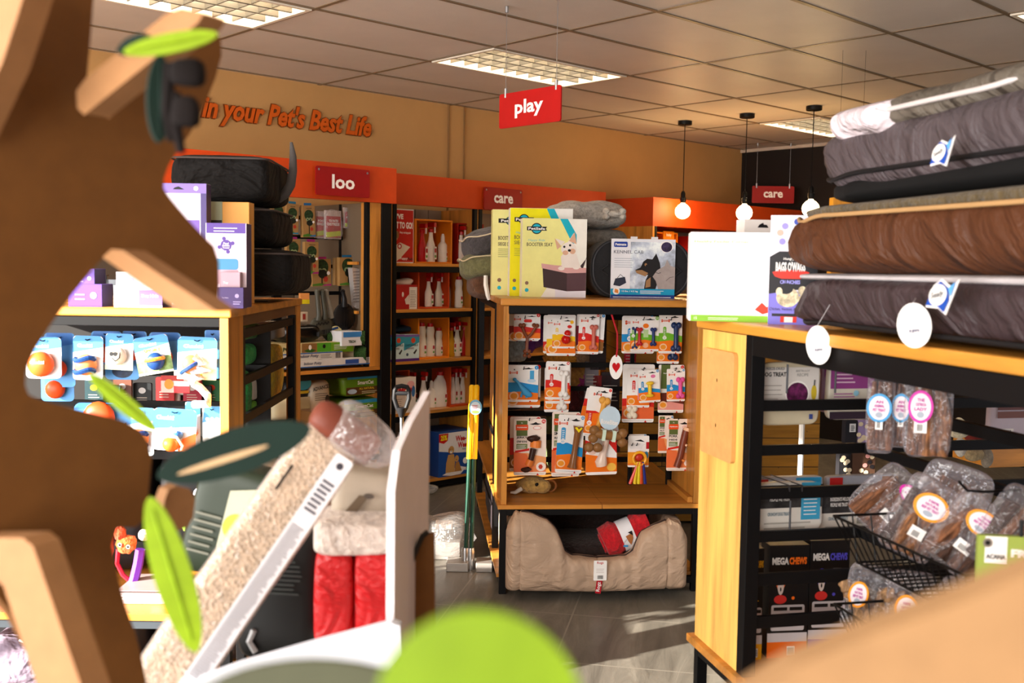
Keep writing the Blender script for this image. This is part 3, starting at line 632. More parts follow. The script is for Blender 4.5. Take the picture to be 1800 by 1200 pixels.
card(CR, (1012, 553, 1048, 622), YC + .03, 'maroon edged toy card at the left behind the salmon pink bone card', lambda a, t, w, h: wave(a, w, h, '#8a2038', .2, -.3, '#a8402a'), tilt=.04)
card(CR, (1022, 551, 1062, 620), YC + .018, 'white toy card at the right behind the salmon pink bone card', lambda a, t, w, h: (wave(a, w, h, '#b04a20', -.1, -.2, '#8a5a2a'), dot(a, w, h, CB, 'S')), tilt=.05)
card(CR, (1017, 551, 1053, 622), YC, 'toy card with a single salmon pink bone, third from left in the top row', art_bone('#c86a5a', CR_, CR_, .22, .12, dt=(CR_, 'M')), tilt=.02)
card(CR, (1093, 555, 1150, 621), YC + .02, 'blue-waved toy card half hidden behind the red and navy two-bone card', art_bone('#1c2f63', CB, CB, -.12, .07, dt=(CB, 'S')))
def art_two(a, t, w, h):
    logo(a, w, h, -w * .32, h * .33, .2); wave(a, w, h, CG, -.0, -.2); pill(a, w, h, -w * .4, h * .03, CG, .1, .22); dot(a, w, h, CG, 'XS'); a.disc(w * .03, h * .23, w * .1, w * .08, -.0009, M(CO, .4)); a.quad(-w * .05, -h * .1, w * .12, h * .12, -.0009, M('#b9d59a', .4)); a.disc(w * .03, -h * .33, w * .1, w * .09, -.0009, M('#f0b088', .4))
    for x, c in ((-.2, '#b81c24'), (.28, '#1c2f6a')): mb = MB(); bone(mb, w * x, -h * .08, h * .42, w * .065, M(c, .3), -.01); toy(t, 'chew_bone', mb)
card(CR, (1108, 556, 1159, 617), YC, 'toy card with a small red bone and a small navy bone side by side', art_two)
card(CR, (1155, 570, 1194, 639), YC + .03, 'lower toy card whose navy bone end peeks out under the upright navy bone card', art_bone('#1c2f55', CG, CG, .2, .14))
card(CR, (1158, 551, 1199, 621), YC, 'toy card with one large upright navy blue bone at the top right', art_bone('#1f3460', CG, CG, .22, .13, L=.58))
# row 2
def art_dino(a, t, w, h):
    logo(a, w, h, -w * .32, h * .3, .26); wave(a, w, h, CB, .02, -.24); a.quad(w * .22, h * .12, w * .36, h * .36, -.0008, M('#4aa8dc', .4)); a.disc(w * .28, h * .08, w * .14, h * .05, -.0008, M('#c4dcee', .4)); dot(a, w, h, CB, 'S', .44, .44)
    bl = M('#3f9bd0', .15); mb = MB().tube([(-w * .28, -.014, h * .1), (-w * .2, -.014, h * .06), (-w * .08, -.016, -h * .08), (w * .06, -.016, -h * .22), (w * .2, -.014, -h * .3), (w * .28, -.012, -h * .33)], [w * .05, w * .05, w * .07, w * .12, w * .1, w * .04], bl, 10)
    mb.tube([(-w * .02, -.014, -h * .2), (-w * .08, -.014, -h * .36)], w * .035, bl, 8).tube([(w * .14, -.014, -h * .25), (w * .1, -.014, -h * .38)], w * .04, bl, 8).ell(-w * .29, -.014, h * .12, w * .07, .012, w * .06, bl, 10); toy(t, 'rubber_dinosaur', mb)
card(CR, (889, 641, 950, 716), YC + .03, 'larger toy card with orange base behind the blue dinosaur card', lambda a, t, w, h: (wave(a, w, h, '#8a5a3a', -.2, -.3), dot(a, w, h, CR_, 'L', .44, .45)))
card(CR, (893, 642, 946, 706), YC, 'toy card with a translucent blue dinosaur', art_dino)
card(CR, (957, 646, 1000, 724), YC + .035, 'lowest toy card with a white bone end under the white bone cards', art_bone('#ece8e2', CO, CO, .2, .13, L=.6))
card(CR, (959, 637, 1003, 709), YC + .018, 'middle toy card directly behind the white bone card', art_bone('#ece8e2', CR_, CR_, .3, .1))
card(CR, (959, 635, 1001, 702), YC, 'front toy card with a white bone and red wave, left of the plush toys', art_bone('#f2f0ec', CR_, CR_, .24, .12, dt=(CR_, 'M'), L=.55), tilt=.02)
card(CR, (1094, 640, 1150, 742), YC + .035, 'tall toy card with orange base at the back of the middle right cluster', lambda a, t, w, h: (logo(a, w, h, -.0, h * .3, .25), wave(a, w, h, CR_, -.1, -.22, '#e86838'), toy(t, 'chew_bone', bone(MB(), -w * .2, -h * .32, h * .12, w * .1, M('#e8ddc8', .35), -.012))))
card(CR, (1102, 648, 1142, 716), YC + .02, 'toy card with pink print left of the yellow knobbed toy', lambda a, t, w, h: (logo(a, w, h, -w * .2, h * .32, .3), pill(a, w, h, -w * .2, h * .05, CR_), a.quad(-w * .02, -h * .3, w * .45, h * .15, -.001, M('#e78a98', .4)), wave(a, w, h, CO, -.2, -.3)))
def art_yel(a, t, w, h):
    logo(a, w, h, -w * .28, h * .3, .26); pill(a, w, h, -w * .3, h * .03, CB, .12, .25); wave(a, w, h, CB, -.05, -.2); dot(a, w, h, CB, 'XS'); a.disc(w * .2, h * .3, w * .11, w * .08, -.0008, M('#e078a8', .4))
    ym = M('#efc52e', .3); mb = MB().tube([(0, -.014, h * .1), (0, -.014, -h * .28)], w * .09, ym, 10).ell(w * .02, -.014, h * .1, w * .19, .015, w * .09, ym).ell(-w * .02, -.014, -h * .28, w * .2, .015, w * .08, ym); toy(t, 'chew_toy', mb)
card(CR, (1122, 650, 1160, 707), YC, 'small tilted toy card with a yellow knobbed chew', art_yel, tilt=-.07)
card(CR, (1157, 641, 1202, 725), YC + .03, 'pork print toy card behind the pink bone card', lambda a, t, w, h: (a.quad(-w * .4, 0, -w * .05, h * .5, -.0008, KHK), logo(a, w, h, -w * .15, h * .32, .4), wave(a, w, h, '#6a2a1c', -.1, -.3, '#e89a90'), dot(a, w, h, CR_, 'L')))
card(CR, (1172, 648, 1204, 705), YC, 'toy card with a bright pink bone at the right end of the middle row', art_bone('#e0559c', CB, CB, .22, .14, dt=(CB, 'XS'), L=.5), tilt=-.02)
# row 3
def art_strip(name, name2, bonef, dt=(CR_, 'XL')):
    def f(a, t, w, h):
        wave(a, w, h, '#f3a468', -.12, -.34, '#f08a50', badge=False); a.poly([(-w / 2, -h * .44), (-w / 2, -h * .08), (-w * .1, -h * .12), (w * .1, -h * .44)], -.0008, M('#ec7440', .4))
        x = -w * .25; a.quad(-w * .42, h * .2, -w * .08, h * .47, -.0009, KHK); a.text('XL', x, h * .43, -.0013, WHT, h=h * .02); a.rquad(-w * .44, h * .3, -w * .06, h * .4, .004, -.0013, NYL); a.text('Nylabone', x, h * .35, -.0018, WHT, w=w * .3, h=h * .03, bold=.03)
        a.text(name, x, h * .23 - h * .06, -.0014, INK, w=w * .34, h=h * .05, bold=.03); a.text(name2, x, h * .1, -.0014, INK, w=w * .32, h=h * .035, bold=.03)
        a.quad(-w * .42, -h * .03, -w * .08, h * .06, -.001, M('#7b8a52', .5)); a.lines(-w * .4, -h * .02, -w * .1, h * .05, 4, -.0014, WHT, .3)
        a.poly([(-w * .46, -h * .1), (-w * .02, -h * .06), (-w * .02, -h * .02), (-w * .46, -h * .06)], -.0016, M(CR_, .4)); a.disc(w * .22, h * .34, w * .13, h * .035, -.0009, M('#e89088', .4)); a.disc(w * .22, h * .34, w * .11, h * .026, -.0013, M('#fbf0ea', .4)); dot(a, w, h, dt[0], dt[1])
        a.disc(w * .34, -h * .35, w * .15, w * .14, -.0012, M('#f8ece4', .4)); a.disc(w * .33, -h * .35, w * .07, w * .08, -.0016, M('#c8402a', .4), 6); bonef(a, t, w, h)
    return f
CREAM = M('#f6e6da', .45)
def jerky(a, t, w, h):
    dk = M('#3a241c', .25); a.tube([(w * .18, -.003, h * .12), (w * .16, -.003, h * .0)], w * .17, M('#f08a3c', .4), 14); 
    mb = MB().tube([(w * .1, -.014, -h * .02), (w * .02, -.014, -h * .22)], [w * .1, w * .09], dk, 12).ell(w * .1, -.015, h * .16, w * .2, .016, h * .06, dk, 14, .3).ell(w * .2, -.014, h * .1, w * .13, .014, h * .03, M('#d07838', .4)).tube([(w * .02, -.012, -h * .22), (-w * .05, -.012, -h * .32)], w * .12, M('#e07a30', .4), 12).ell(-w * .12, -.014, -h * .39, w * .16, .016, h * .045, dk, 14, .3); toy(t, 'chew_bone', mb)
card(CR, (896, 732, 950, 828), YC + .03, 'toy card behind the jerky bone card at the lower left', lambda a, t, w, h: (dot(a, w, h, CR_, 'L'), wave(a, w, h, CR_, .1, -.2, '#8a5a2a')), bg=CREAM)
card(CR, (903, 736, 960, 835), YC, 'large cream toy card reading JERKY with a dark brown bone', art_strip('JERKY', 'STRIP BONE', jerky), bg=CREAM, tilt=-.01)
card(CR, (970, 724, 1019, 837), YC + .03, 'cream toy card reading SMOKED behind the long brown stick card', art_strip('SMOK', 'REBA', lambda a, t, w, h: toy(t, 'chew_bone', MB().tube([(-w * .3, -.01, -h * .33), (-w * .3, -.01, -h * .42)], w * .09, M('#e6dcc8', .4), 10))), bg=CREAM)
def art_stick(a, t, w, h):
    logo(a, w, h, -w * .3, h * .35, .32); wave(a, w, h, CB, .0, -.2); pill(a, w, h, -w * .28, h * .15, '#3f9fd8', .17, .26); dot(a, w, h, CB, 'XL')
    mb = MB().tube([(w * .26, -.014, h * .32), (w * .24, -.014, h * .2), (w * .18, -.014, -h * .1), (w * .14, -.014, -h * .32), (w * .12, -.014, -h * .4)], [w * .2, w * .13, w * .11, w * .14, w * .2], M('#8a5a34', .2), 12); toy(t, 'chew_stick', mb)
    a.poly([(w * .1, h * .3), (w * .24, h * .33), (w * .4, h * .3), (w * .26, h * .22)], -.038, M('#f4de10', .4))
card(CR, (979, 729, 1025, 831), YC, 'toy card with a long brown chew stick and yellow heart sticker', art_stick, tilt=.05)
def art_chick(a, t, w, h):
    logo(a, w, h, -w * .1, h * .35, .33); wave(a, w, h, CR_, -.0, -.05); pill(a, w, h, -w * .3, -h * .12, CR_, .17, .26); dot(a, w, h, CR_, 'L'); mb = MB(); bone(mb, w * .14, -h * .05, h * .6, w * .13, M('#e8a848', .45), -.014, -.12, 1.5); toy(t, 'chew_bone', mb)
card(CR, (1022, 684, 1062, 766), YC + .02, 'orange edged toy card behind the honey coloured bone card', lambda a, t, w, h: wave(a, w, h, CR_, .25, .1), tilt=.22)
card(CR, (1030, 680, 1071, 768), YC - .012, 'tilted toy card with a plump honey coloured bone in the middle', art_chick, tilt=.12)
def art_white(a, t, w, h):
    a.poly([(w * .0, h * .5), (w * .5, h * .45), (w * .5, -h * .05), (w * .1, h * .3)], -.0005, M(CR_, .4)); a.poly([(-w * .5, -h * .44), (w * .5, -h * .44), (w * .5, -h * .15), (w * .1, -h * .12), (-w * .5, -h * .05)], -.0006, M(CO, .4)); a.poly([(-w * .5, -h * .05), (-w * .3, h * .2), (-w * .5, h * .25)], -.0007, M(CR_, .4)); a.disc(w * .33, -h * .34, w * .15, w * .13, -.0009, M('#f4c050', .4)); a.disc(-w * .28, -.0, w * .13, w * .1, -.001, M('#f0d0c0', .4))
    wm = M('#f0d8c8', .15); toy(t, 'chew_bone', MB().tube([(w * .22, -.014, h * .5), (w * .16, -.014, h * .25), (w * .04, -.014, -h * .05), (-w * .02, -.014, -h * .22), (w * .0, -.014, -h * .3)], [w * .14, w * .1, w * .11, w * .2, w * .17], wm, 12))
card(CR, (1029, 752, 1084, 834), YC + .004, 'toy card with a pearly white drumstick bone under the honey bone card', art_white, tilt=-.03, hook=False)
card(CR, (1046, 728, 1086, 770), YC + .03, 'yellow and black printed card peeking out right of the honey bone card', lambda a, t, w, h: (a.quad(-w * .1, -h * .1, w * .4, h * .3, -.0008, M('#e8b81c', .4)), a.quad(-w * .1, h * .1, w * .4, h * .2, -.0012, INK)), tilt=-.2)
# brown double bone toy with band
cx, cz, w, h = CR.rect(1038, 750, 1098, 778, YC - .06)
t = thing('dog_bone_toy', 'brown double knotted bone toy with a pale blue header card', 'pet toy', CR.at(cx, YC - .07, cz, 0, .12))
bm2 = M('#8d6236', .4); mb = MB().tube([(-w * .38, 0, 0), (-w * .2, 0, 0), (w * .2, 0, 0), (w * .38, 0, 0)], [h * .2, h * .3, h * .3, h * .2], bm2, 12)
for x, z in ((-.42, .2), (-.42, -.3), (.42, .22), (.44, -.35), (-.5, -.9), (-.25, -.85)): mb.ell(w * x, 0, h * z, h * .32, h * .26, h * .31, bm2, 12)
mb.build('bone', t, smooth=True)
MB().prism([(w * .5 * math.cos(a_) * .62, h * 1.05 + h * .75 * math.sin(a_)) for a_ in [i * math.pi / 8 for i in range(16)]], .012, .014, M('#c6dbe9', .4)).build('header_card', t)
MB().text('BoneBites', 0, h * .8, .010, WHT, w=w * .5, h=h * .3, bold=.03).build('lettering', t)
for x in (-.14, .16): MB().box(w * x - w * .05, -h * .34, -h * .34, w * x + w * .05, h * .34, h * .34, M('#cfe3d0', .4)).build('band', t)
# teething keys
cx, cz, w, h = CR.rect(1103, 765, 1140, 820, YC)
for i, (dx, lab_) in enumerate(((.0, 'rear white card behind the teething ring card'),)):
    card(CR, (1105, 763, 1136, 815), YC + .02, lab_, lambda a, t, w, h: dot(a, w, h, CB, 'S'))
t = thing('teething_ring', 'white header card with yellow ring and red, yellow and navy dangling strips', 'pet toy', CR.at(cx, YC - .01, cz))
a = MB().prism(rr(-w / 2, -h * .5, w / 2, h * .5, .006), 0, .0015, WHT); a.build('backing_card', t)
a = MB(); a.poly([(-w * .2, h * .34), (w * .1, h * .38), (w * .3, h * .3), (w * .05, h * .32)], -.0006, INK); a.quad(w * .36, h * .08, w * .5, h * .3, -.0006, M('#b81820', .4)); a.lines(-w * .4, h * .1, w * .3, h * .25, 5, -.0006, M('#c8c8cc', .5), .3)
a.quad(-w * .5, -h * .38, w * .5, -h * .02, -.0006, M('#f09a20', .4)); a.disc(w * .38, -h * .12, w * .1, h * .12, -.0009, M('#3a8fc0', .4)); a.quad(-w * .5, -h * .44, w * .5, -h * .38, -.0008, M(CO, .4)); a.build('print', t)
MB().ell(0, -.016, -h * .17, w * .2, .012, h * .12, M('#c0301c', .3)).build('red_key', t, smooth=True)
MB().tube([(w * .3 * math.cos(q), -.028, -h * .2 + w * .3 * math.sin(q)) for q in [i * math.pi / 8 for i in range(16)]], w * .07, M('#f0a81c', .3), 8, closed=True).build('ring', t, smooth=True)
for x0_, x1_, c in ((-.05, -.42, '#e04030'), (-.1, -.2, '#e8c81c'), (0, -.02, '#e8d020'), (.08, .12, '#d04a1c'), (.18, .3, '#1c2a80')):
    MB().tube([(w * x0_, -.03, -h * .3), (w * (x0_ + x1_) / 2, -.028, -h * .65), (w * x1_, -.026, -h * 1.0)], [.006, .008, .009], M(c, .25), 6).build('strip', t, smooth=True)
card(CR, (1157, 730, 1183, 796), YC + .02, 'narrow cream toy card reading ANTLER at the lower right', art_strip('ANTLER', 'ALT', lambda a, t, w, h: None, (CB, 'S')), bg=CREAM)
def pork(a, t, w, h):
    bm_ = M('#7a3a26', .35); cm = M('#f0c09a', .4)
    mb = MB().tube([(w * .22, -.014, h * .3), (w * .12, -.014, h * .08), (w * .02, -.014, -h * .2), (-w * .12, -.014, -h * .42)], [w * .14, w * .14, w * .13, w * .13], bm_, 12); toy(t, 'chew_bone', mb)
    a.tube([(w * .26, -.02, h * .34), (w * .22, -.02, h * .28)], w * .15, cm, 12).tube([(w * .12, -.02, h * .03), (w * .24, -.03, h * .0)], w * .05, cm, 8).tube([(-w * .0, -.02, -h * .26), (w * .16, -.03, -h * .3)], w * .04, M('#f08a3c', .4), 8)
card(CR, (1172, 736, 1217, 827), YC - .03, 'large cream toy card reading PORK HIDE at the far right of the rack', art_strip('PORK', 'HIDE', pork, (CR_, 'L')), bg=CREAM)
# rack hooks: long double prongs leaving the rails
HKS = [(922, 557), (985, 557), (1040, 557), (1130, 557), (1178, 560), (920, 641), (982, 640), (1130, 645), (1186, 645), (930, 730), (998, 728), (1048, 684), (1118, 768), (1190, 734), (1110, 762)]
for i, (u, v) in enumerate(HKS):
    x, z = CR.L(u, v, YC); z = min(CRAILS, key=lambda q: abs(q - z - .0)) + .004
    MB().tube([(x, YR - .002, z), (x, YC - .02, z - .004), (x, YC - .04, z + .012)], .0025, BLKH, 6).build('hook', RACK_C, smooth=True)
# heart tag
x, z = CR.L(1083, 645, .03); hh = CR.rect(1072, 624, 1095, 667, .03)
t = thing('heart_tag', 'oval white wooden tag with red heart hanging on a red ribbon', 'tag', CR.at(x, .03, z))
MB().prism([(hh[2] / 2 * math.cos(q), hh[3] / 2 * math.sin(q)) for q in [i * math.pi / 14 for i in range(28)]], 0, .006, WHT).build('tag', t, bev=.001)
ht = [(16 * math.sin(q) ** 3, 13 * math.cos(q) - 5 * math.cos(2 * q) - 2 * math.cos(3 * q) - math.cos(4 * q)) for q in [i * math.pi / 14 for i in range(28)]]
MB().poly([(p[0] * hh[2] * .019, p[1] * hh[3] * .015) for p in ht], -.001, M('#c8101c', .4)).build('heart', t)
zt_ = ZT - .07 - z
MB().tube([(0, .003, hh[3] * .42), (.004, .0, hh[3] * .7), (.003, .002, zt_ - .1), (-.03, .004, zt_)], .005, M('#b80f20', .6), 6).build('ribbon', t, smooth=True)
# plush on the shelf floor
x, y = CR.LZ(940, 856, ZS)
t = thing('plush_toy', 'tan plush animal lying on the shelf below the jerky card', 'plush toy', CR.at(CR.L(935, 845, .28)[0], .28, ZS))
pl = M('#c49a52', .8, 'plush')
MB().ell(.0, 0, .045, .085, .06, .045, pl, 18, .15).ell(.05, -.03, .04, .05, .04, .038, pl, 14).build('body', t, smooth=True)
MB().tube([(-.06, -.04, .03), (-.095, -.055, .012), (-.12, -.06, .014)], [.012, .01, .005], M('#e8e0d4', .6), 8).build('tusk', t, smooth=True)
MB().ell(.02, -.058, .055, .01, .006, .01, BLKH).build('eye', t, smooth=True)
MB().tube([(.1 + .03 * math.cos(q), -.0, .035 + .03 * math.sin(q)) for q in [i * math.pi / 6 for i in range(12)]], .006, M('#8a5020', .6), 6, closed=True).build('rope_loop', t, smooth=True)
# things hanging on the far side of the centre rack (seen between the rails)
back = [(930, 585, 30, 34, '#6f2f80', 'purple and green plush toy behind the Y-shaped bone card'), (905, 610, 24, 30, '#c4d8dc', 'pale plush toy with bright patches behind the wishbone card'), (975, 628, 22, 16, '#d88a1c', 'orange plush foot under the red toy card'), (1002, 628, 18, 14, '#e09a2a', 'orange plush paw under the red toy card'), (1020, 630, 18, 16, '#b08a68', 'brown plush snout under the salmon bone card'), (1015, 665, 16, 26, '#b98a4a', 'tan plush toy behind the middle rails'), (1030, 655, 18, 20, '#c9a070', 'light tan plush head behind the middle rails'), (1022, 672, 14, 18, '#b0408a', 'pink spotted plush toy behind the middle rails'), (1013, 712, 18, 34, '#5a2028', 'dark maroon fleece toy behind the lower rails'), (975, 760, 20, 60, '#5d6b3c', 'olive green bag behind the stick cards'), (1005, 540, 22, 10, '#90a890', 'mint plush crocodile behind the top rail'), (890, 745, 16, 22, '#e85a14', 'orange fuzzy plush ball at the lower left corner of the rack')]
for u, v, rx_, rz_, c, lb in back:
    yb = .62 if u != 890 else .60
    cx, cz, w, h = CR.rect(u - rx_, v - rz_, u + rx_, v + rz_, yb)
    t = tag(MB().ell(0, 0, 0, w * .5, .05, h * .5, M(c, .9, 'plush'), 16, .5, u).ell(w * .2, -.02, h * .35, w * .2, .04, h * .2, M(c, .9, 'plush'), 12, .3, v).build('plush_toy', mw=CR.at(cx, yb, cz), smooth=True), lb, 'plush toy', 'plush toys hanging behind the rails')
for u, v, w_, h_, c, lb in ((1052, 600, 14, 50, '#2a2024', 'dark packaged lead behind the ribbon, upper one'), (1040, 670, 12, 34, '#84808a', 'grey printed blister pack left of the heart tag'), (1058, 700, 16, 40, '#7d1a20', 'dark red packaged toy under the heart tag'), (1073, 690, 16, 36, '#30282c', 'black packaged brush under the heart tag'), (1108, 630, 10, 30, '#a8182a', 'crimson handle between the upper and middle cards'), (1068, 775, 22, 20, '#55504c', 'grey price ticket card beside the brown bone toy'), (1116, 545, 11, 9, '#e0c820', 'yellow printed tag above the two-bone card'), (1165, 545, 30, 14, '#4a4640', 'dark grey pack beyond the top right rail')):
    cx, cz, w, h = CR.rect(u - w_, v - h_, u + w_, v + h_, .56)
    t = thing('hanging_pack', lb, 'package', CR.at(cx, .56, cz), 'packs hanging on the far side of the centre rack')
    MB().prism(rr(-w / 2, -h / 2, w / 2, h / 2, .006), 0, .02, M(c, .45)).build('pack', t, bev=.001)
    MB().lines(-w * .4, -h * .2, w * .4, h * .25, 5, -.002, M('#b8b0a8', .5), .25).build('print', t)
# ================================================================== ON AND UNDER THE CENTRE RACK
def pbox(fr, px, y, d, label, cat, name, body, art=None, z0=None, rz=0, group=None, parts='print', side=None):
    cx, cz, w, h = fr.rect(*px, y)
    if z0 is not None: h = cz + h / 2 - z0; cz = z0 + h / 2
    t = thing(name, label, cat, fr.at(cx, y, cz - h / 2, rz), group)
    b = MB().box(-w / 2, 0, 0.0005, w / 2, d, h, body)
    if side: b.box(w / 2, .001, .001, w / 2 + .0004, d - .001, h - .001, side)
    cn_ = b.build('carton', t, bev=.0012)
    if art: a = MB(); a.T = T(0, 0, h / 2); art(a, t, w, h); a.build(parts, cn_)
    return t
def art_boost(yel, full=True, bi=False):
    Y = M(yel, .35); CY = M('#18b4cc', .35)
    def f(a, t, w, h):
        L, R, B_, T_ = -w / 2 + .001, w / 2 - .001, -h / 2 + .001, h / 2 - .001
        a.poly([(L, B_), (L, T_), (w * .1, T_), (w * .3, h * .25), (w * .1, -h * .1), (-w * .2, B_)], -.0005, Y)
        a.poly([(w * .08, T_), (w * .2, T_), (w * .34, h * .3), (w * .34, h * .2), (w * .28, h * .18)], -.0008, CY)
        a.disc(-w * .28, h * .37, w * .085, w * .085, -.0008, INK, 20); a.disc(-w * .28, h * .37, w * .07, w * .07, -.0011, CY, 20); a.poly([(-w * .43, h * .345), (-w * .12, h * .345), (-w * .14, h * .37), (-w * .12, h * .395), (-w * .43, h * .395)], -.0014, INK)
        a.text('PetSafe', -w * .28, h * .37, -.0018, WHT, w=w * .26, h=h * .032, bold=.03)
        a.text('Happy Ride', -w * .28, h * .22, -.001, M('#6cc4c8', .4), w=w * .26, h=h * .035, shear=.3, bold=0)
        a.text('BOOSTER SEAT', -w * .43, h * .17, -.001, M('#4a4238', .5), w=w * .4, h=h * .045, bold=.01, al='L')
        if bi: a.text('SIEGE DE', -w * .43, h * .11, -.001, M('#4a4238', .5), w=w * .28, h=h * .04, bold=.01, al='L'); a.lines(-w * .43, -h * .04, -w * .1, h * .06, 5, -.001, M('#8a8a50', .5), .25)
        a.disc(-w * .42, -h * .32, w * .028, w * .028, -.001, M('#8a6a55', .4), 12); a.disc(-w * .42, -h * .41, w * .03, w * .03, -.001, CY, 12)
        if full:
            fur = M('#efe4da', .5); tan = M('#dcae90', .5); a.quad(w * .02, B_, R, -h * .36, -.0006, M('#e8e6f0', .4))
            # seat on the print
            a.poly([(-w * .18, -h * .13), (w * .2, -h * .18), (w * .2, -h * .42), (-w * .16, -h * .37)], -.0012, M('#3c2a2c', .5)); a.poly([(w * .2, -h * .18), (R, -h * .17), (R, -h * .41), (w * .2, -h * .42)], -.0012, M('#583c42', .5))
            a.poly([(-w * .2, -h * .07), (w * .0, -h * .09), (w * .25, -h * .1), (R, -h * .12), (R, -h * .18), (w * .2, -h * .19), (-w * .19, -h * .13)], -.0016, M('#d8a4a0', .5)); a.poly([(w * .38, -h * .12), (w * .45, -h * .12), (R, h * .02), (R, -.0)], -.0018, M('#3a2a2c', .5))
            # small dog
            a.poly([(w * .12, -h * .12), (w * .1, h * .02), (w * .16, h * .08), (w * .34, h * .06), (w * .38, -h * .05), (w * .42, -h * .12)], -.002, fur); a.disc(w * .11, -h * .13, w * .05, h * .025, -.0024, fur); a.disc(w * .34, -h * .12, w * .05, h * .02, -.0024, fur)
            a.disc(w * .22, h * .12, w * .12, h * .085, -.0024, fur, 20)
            a.poly([(w * .1, h * .15), (w * .0, h * .25), (w * .04, h * .11)], -.0022, tan); a.poly([(w * .1, h * .16), (w * .01, h * .25), (w * .16, h * .21)], -.0021, fur); a.poly([(w * .22, h * .22), (w * .31, h * .33), (w * .34, h * .18)], -.0022, tan); a.poly([(w * .2, h * .2), (w * .3, h * .33), (w * .26, h * .2)], -.0021, fur)
            a.disc(w * .17, h * .07, w * .045, h * .03, -.0028, tan); a.disc(w * .28, h * .09, w * .045, h * .035, -.0028, tan)
            for x, z in ((.15, .145), (.24, .165)): a.disc(w * x, h * z, w * .018, w * .018, -.0032, INK, 10)
            a.disc(w * .23, h * .1, w * .026, w * .02, -.0032, INK, 10)
    return f
pbox(CR, (917.5, 384, 1031, 520), .28, .11, 'front pale yellow booster seat box with a small white dog in a dark seat', 'box', 'booster_seat_box', M('#f4f1e6', .4), art_boost('#efeb96'), z0=ZT, group='booster seat boxes')
pbox(CR, (896, 366, 1006, 517), .42, .10, 'middle bright yellow booster seat box half covered by the front one', 'box', 'booster_seat_box', M('#f0eee8', .4), art_boost('#f2ea06', False, True), z0=ZT, group='booster seat boxes', side=M('#9a8468', .6))
pbox(CR, (865, 368, 900, 516), .55, .10, 'rear pale booster seat box, leftmost of the three', 'box', 'booster_seat_box', M('#efeb9a', .4), lambda a, t, w, h: (a.disc(w * .38, h * .37, w * .22, w * .22, -.0008, INK), a.disc(w * .38, h * .37, w * .18, w * .18, -.0011, M('#7ab8cc', .4)), a.poly([(-w * .2, h * .345), (w * .5, h * .345), (w * .5, h * .395), (-w * .2, h * .395)], -.0014, INK), a.text('PetS', w * .18, h * .37, -.0018, WHT, w=w * .5, h=h * .03, bold=.03), a.text('BOOSTER', w * .14, h * .17, -.001, M('#4a4238', .5), w=w * .68, h=h * .045), a.text('SIEGE DE', w * .12, h * .1, -.001, M('#4a4238', .5), w=w * .66, h=h * .04), a.lines(-w * .2, -h * .05, w * .4, h * .06, 5, -.001, M('#8a8a50', .5), .25), a.disc(-w * .12, -h * .32, w * .1, w * .1, -.001, M('#8a6a55', .4), 12), a.disc(-w * .12, -h * .41, w * .1, w * .1, -.001, M('#18b4cc', .4), 12)), z0=ZT, group='booster seat boxes')
# carrier bag with printed sleeve
cx, cz, w, h = CR.rect(1040, 418, 1216, 519, .3); h = cz + h / 2 - ZT
t = thing('pet_carrier', 'black soft-sided pet carrier in a printed sleeve reading KENNEL CAB', 'pet carrier', CR.at(cx, .32, ZT))
blk = M('#1a191b', .7, 'fabric')
MB().prism(rr(-w / 2, .0, w / 2, h * .97, h * .42, 8), 0, .30, blk).build('bag', t, bev=.012)
MB().tube([(x, -.004, z) for x, z in rr(-w / 2 + .012, .012, w / 2 - .012, h * .95, h * .4, 8)], .004, M('#3a3a3e', .4), 6, closed=True).build('piping', t, smooth=True)
for s_ in (-1, 1): MB().tube([(s_ * w * .33, -.006, h * .55), (s_ * w * .4, -.012, h * .46), (s_ * w * .33, -.006, h * .37)], .004, M('#2a2a2c', .4), 6).build('buckle_loop', t, smooth=True)
x0_, z0_ = CR.L(1073, 519, .3); x1_, z1_ = CR.L(1188, 421, .3); x0_ -= cx; x1_ -= cx; z1_ -= ZT
sl = MB().box(x0_, -.018, .001, x1_, -.012, z1_, M('#e9e9ee', .4)).box(x0_, -.012, z1_ - .002, x1_, .02, z1_, M('#cfc4b8', .5)).build('sleeve', t, bev=.001)
a = MB(); a.T = T((x0_ + x1_) / 2, -.0185, z1_ / 2); w, h = x1_ - x0_, z1_
a.quad(-w * .2, -h * .36, w * .5, h * .45, -.0002, M('#c4cede', .5, 'photo', s=9)); a.quad(-w * .5, -h * .44, w * .5, -h * .34, -.0008, M('#1e9cc8', .4)); a.quad(-w * .5, -h * .5, w * .5, -h * .44, -.0008, M('#20408c', .4))
a.rquad(-w * .46, h * .36, -w * .25, h * .45, .006, -.0012, M('#22409a', .4)); a.text('Petmate', -w * .355, h * .405, -.0017, WHT, w=w * .17, bold=.03); a.text('KENNEL CAB', -w * .46, h * .28, -.0012, M('#5a6270', .5), w=w * .46, h=h * .055, bold=0, al='L')
a.lines(-w * .45, h * .02, -w * .1, h * .2, 5, -.001, M('#a8b0ba', .5), .25); a.disc(-w * .41, -h * .38, w * .055, h * .06, -.0013, WHT); a.poly([(-w * .44, -h * .4), (-w * .38, -h * .42), (-w * .38, -h * .36), (-w * .43, -h * .34)], -.0017, M('#e88a3a', .4))
a.text('10 lbs. / 4.5 kg', -w * .2, -h * .385, -.0014, WHT, w=w * .25, h=h * .035, bold=.02); a.lines(-w * .04, -h * .42, w * .35, -h * .355, 3, -.0014, WHT, .35); a.lines(-w * .46, -h * .485, w * .45, -h * .46, 1, -.0014, WHT, .4)
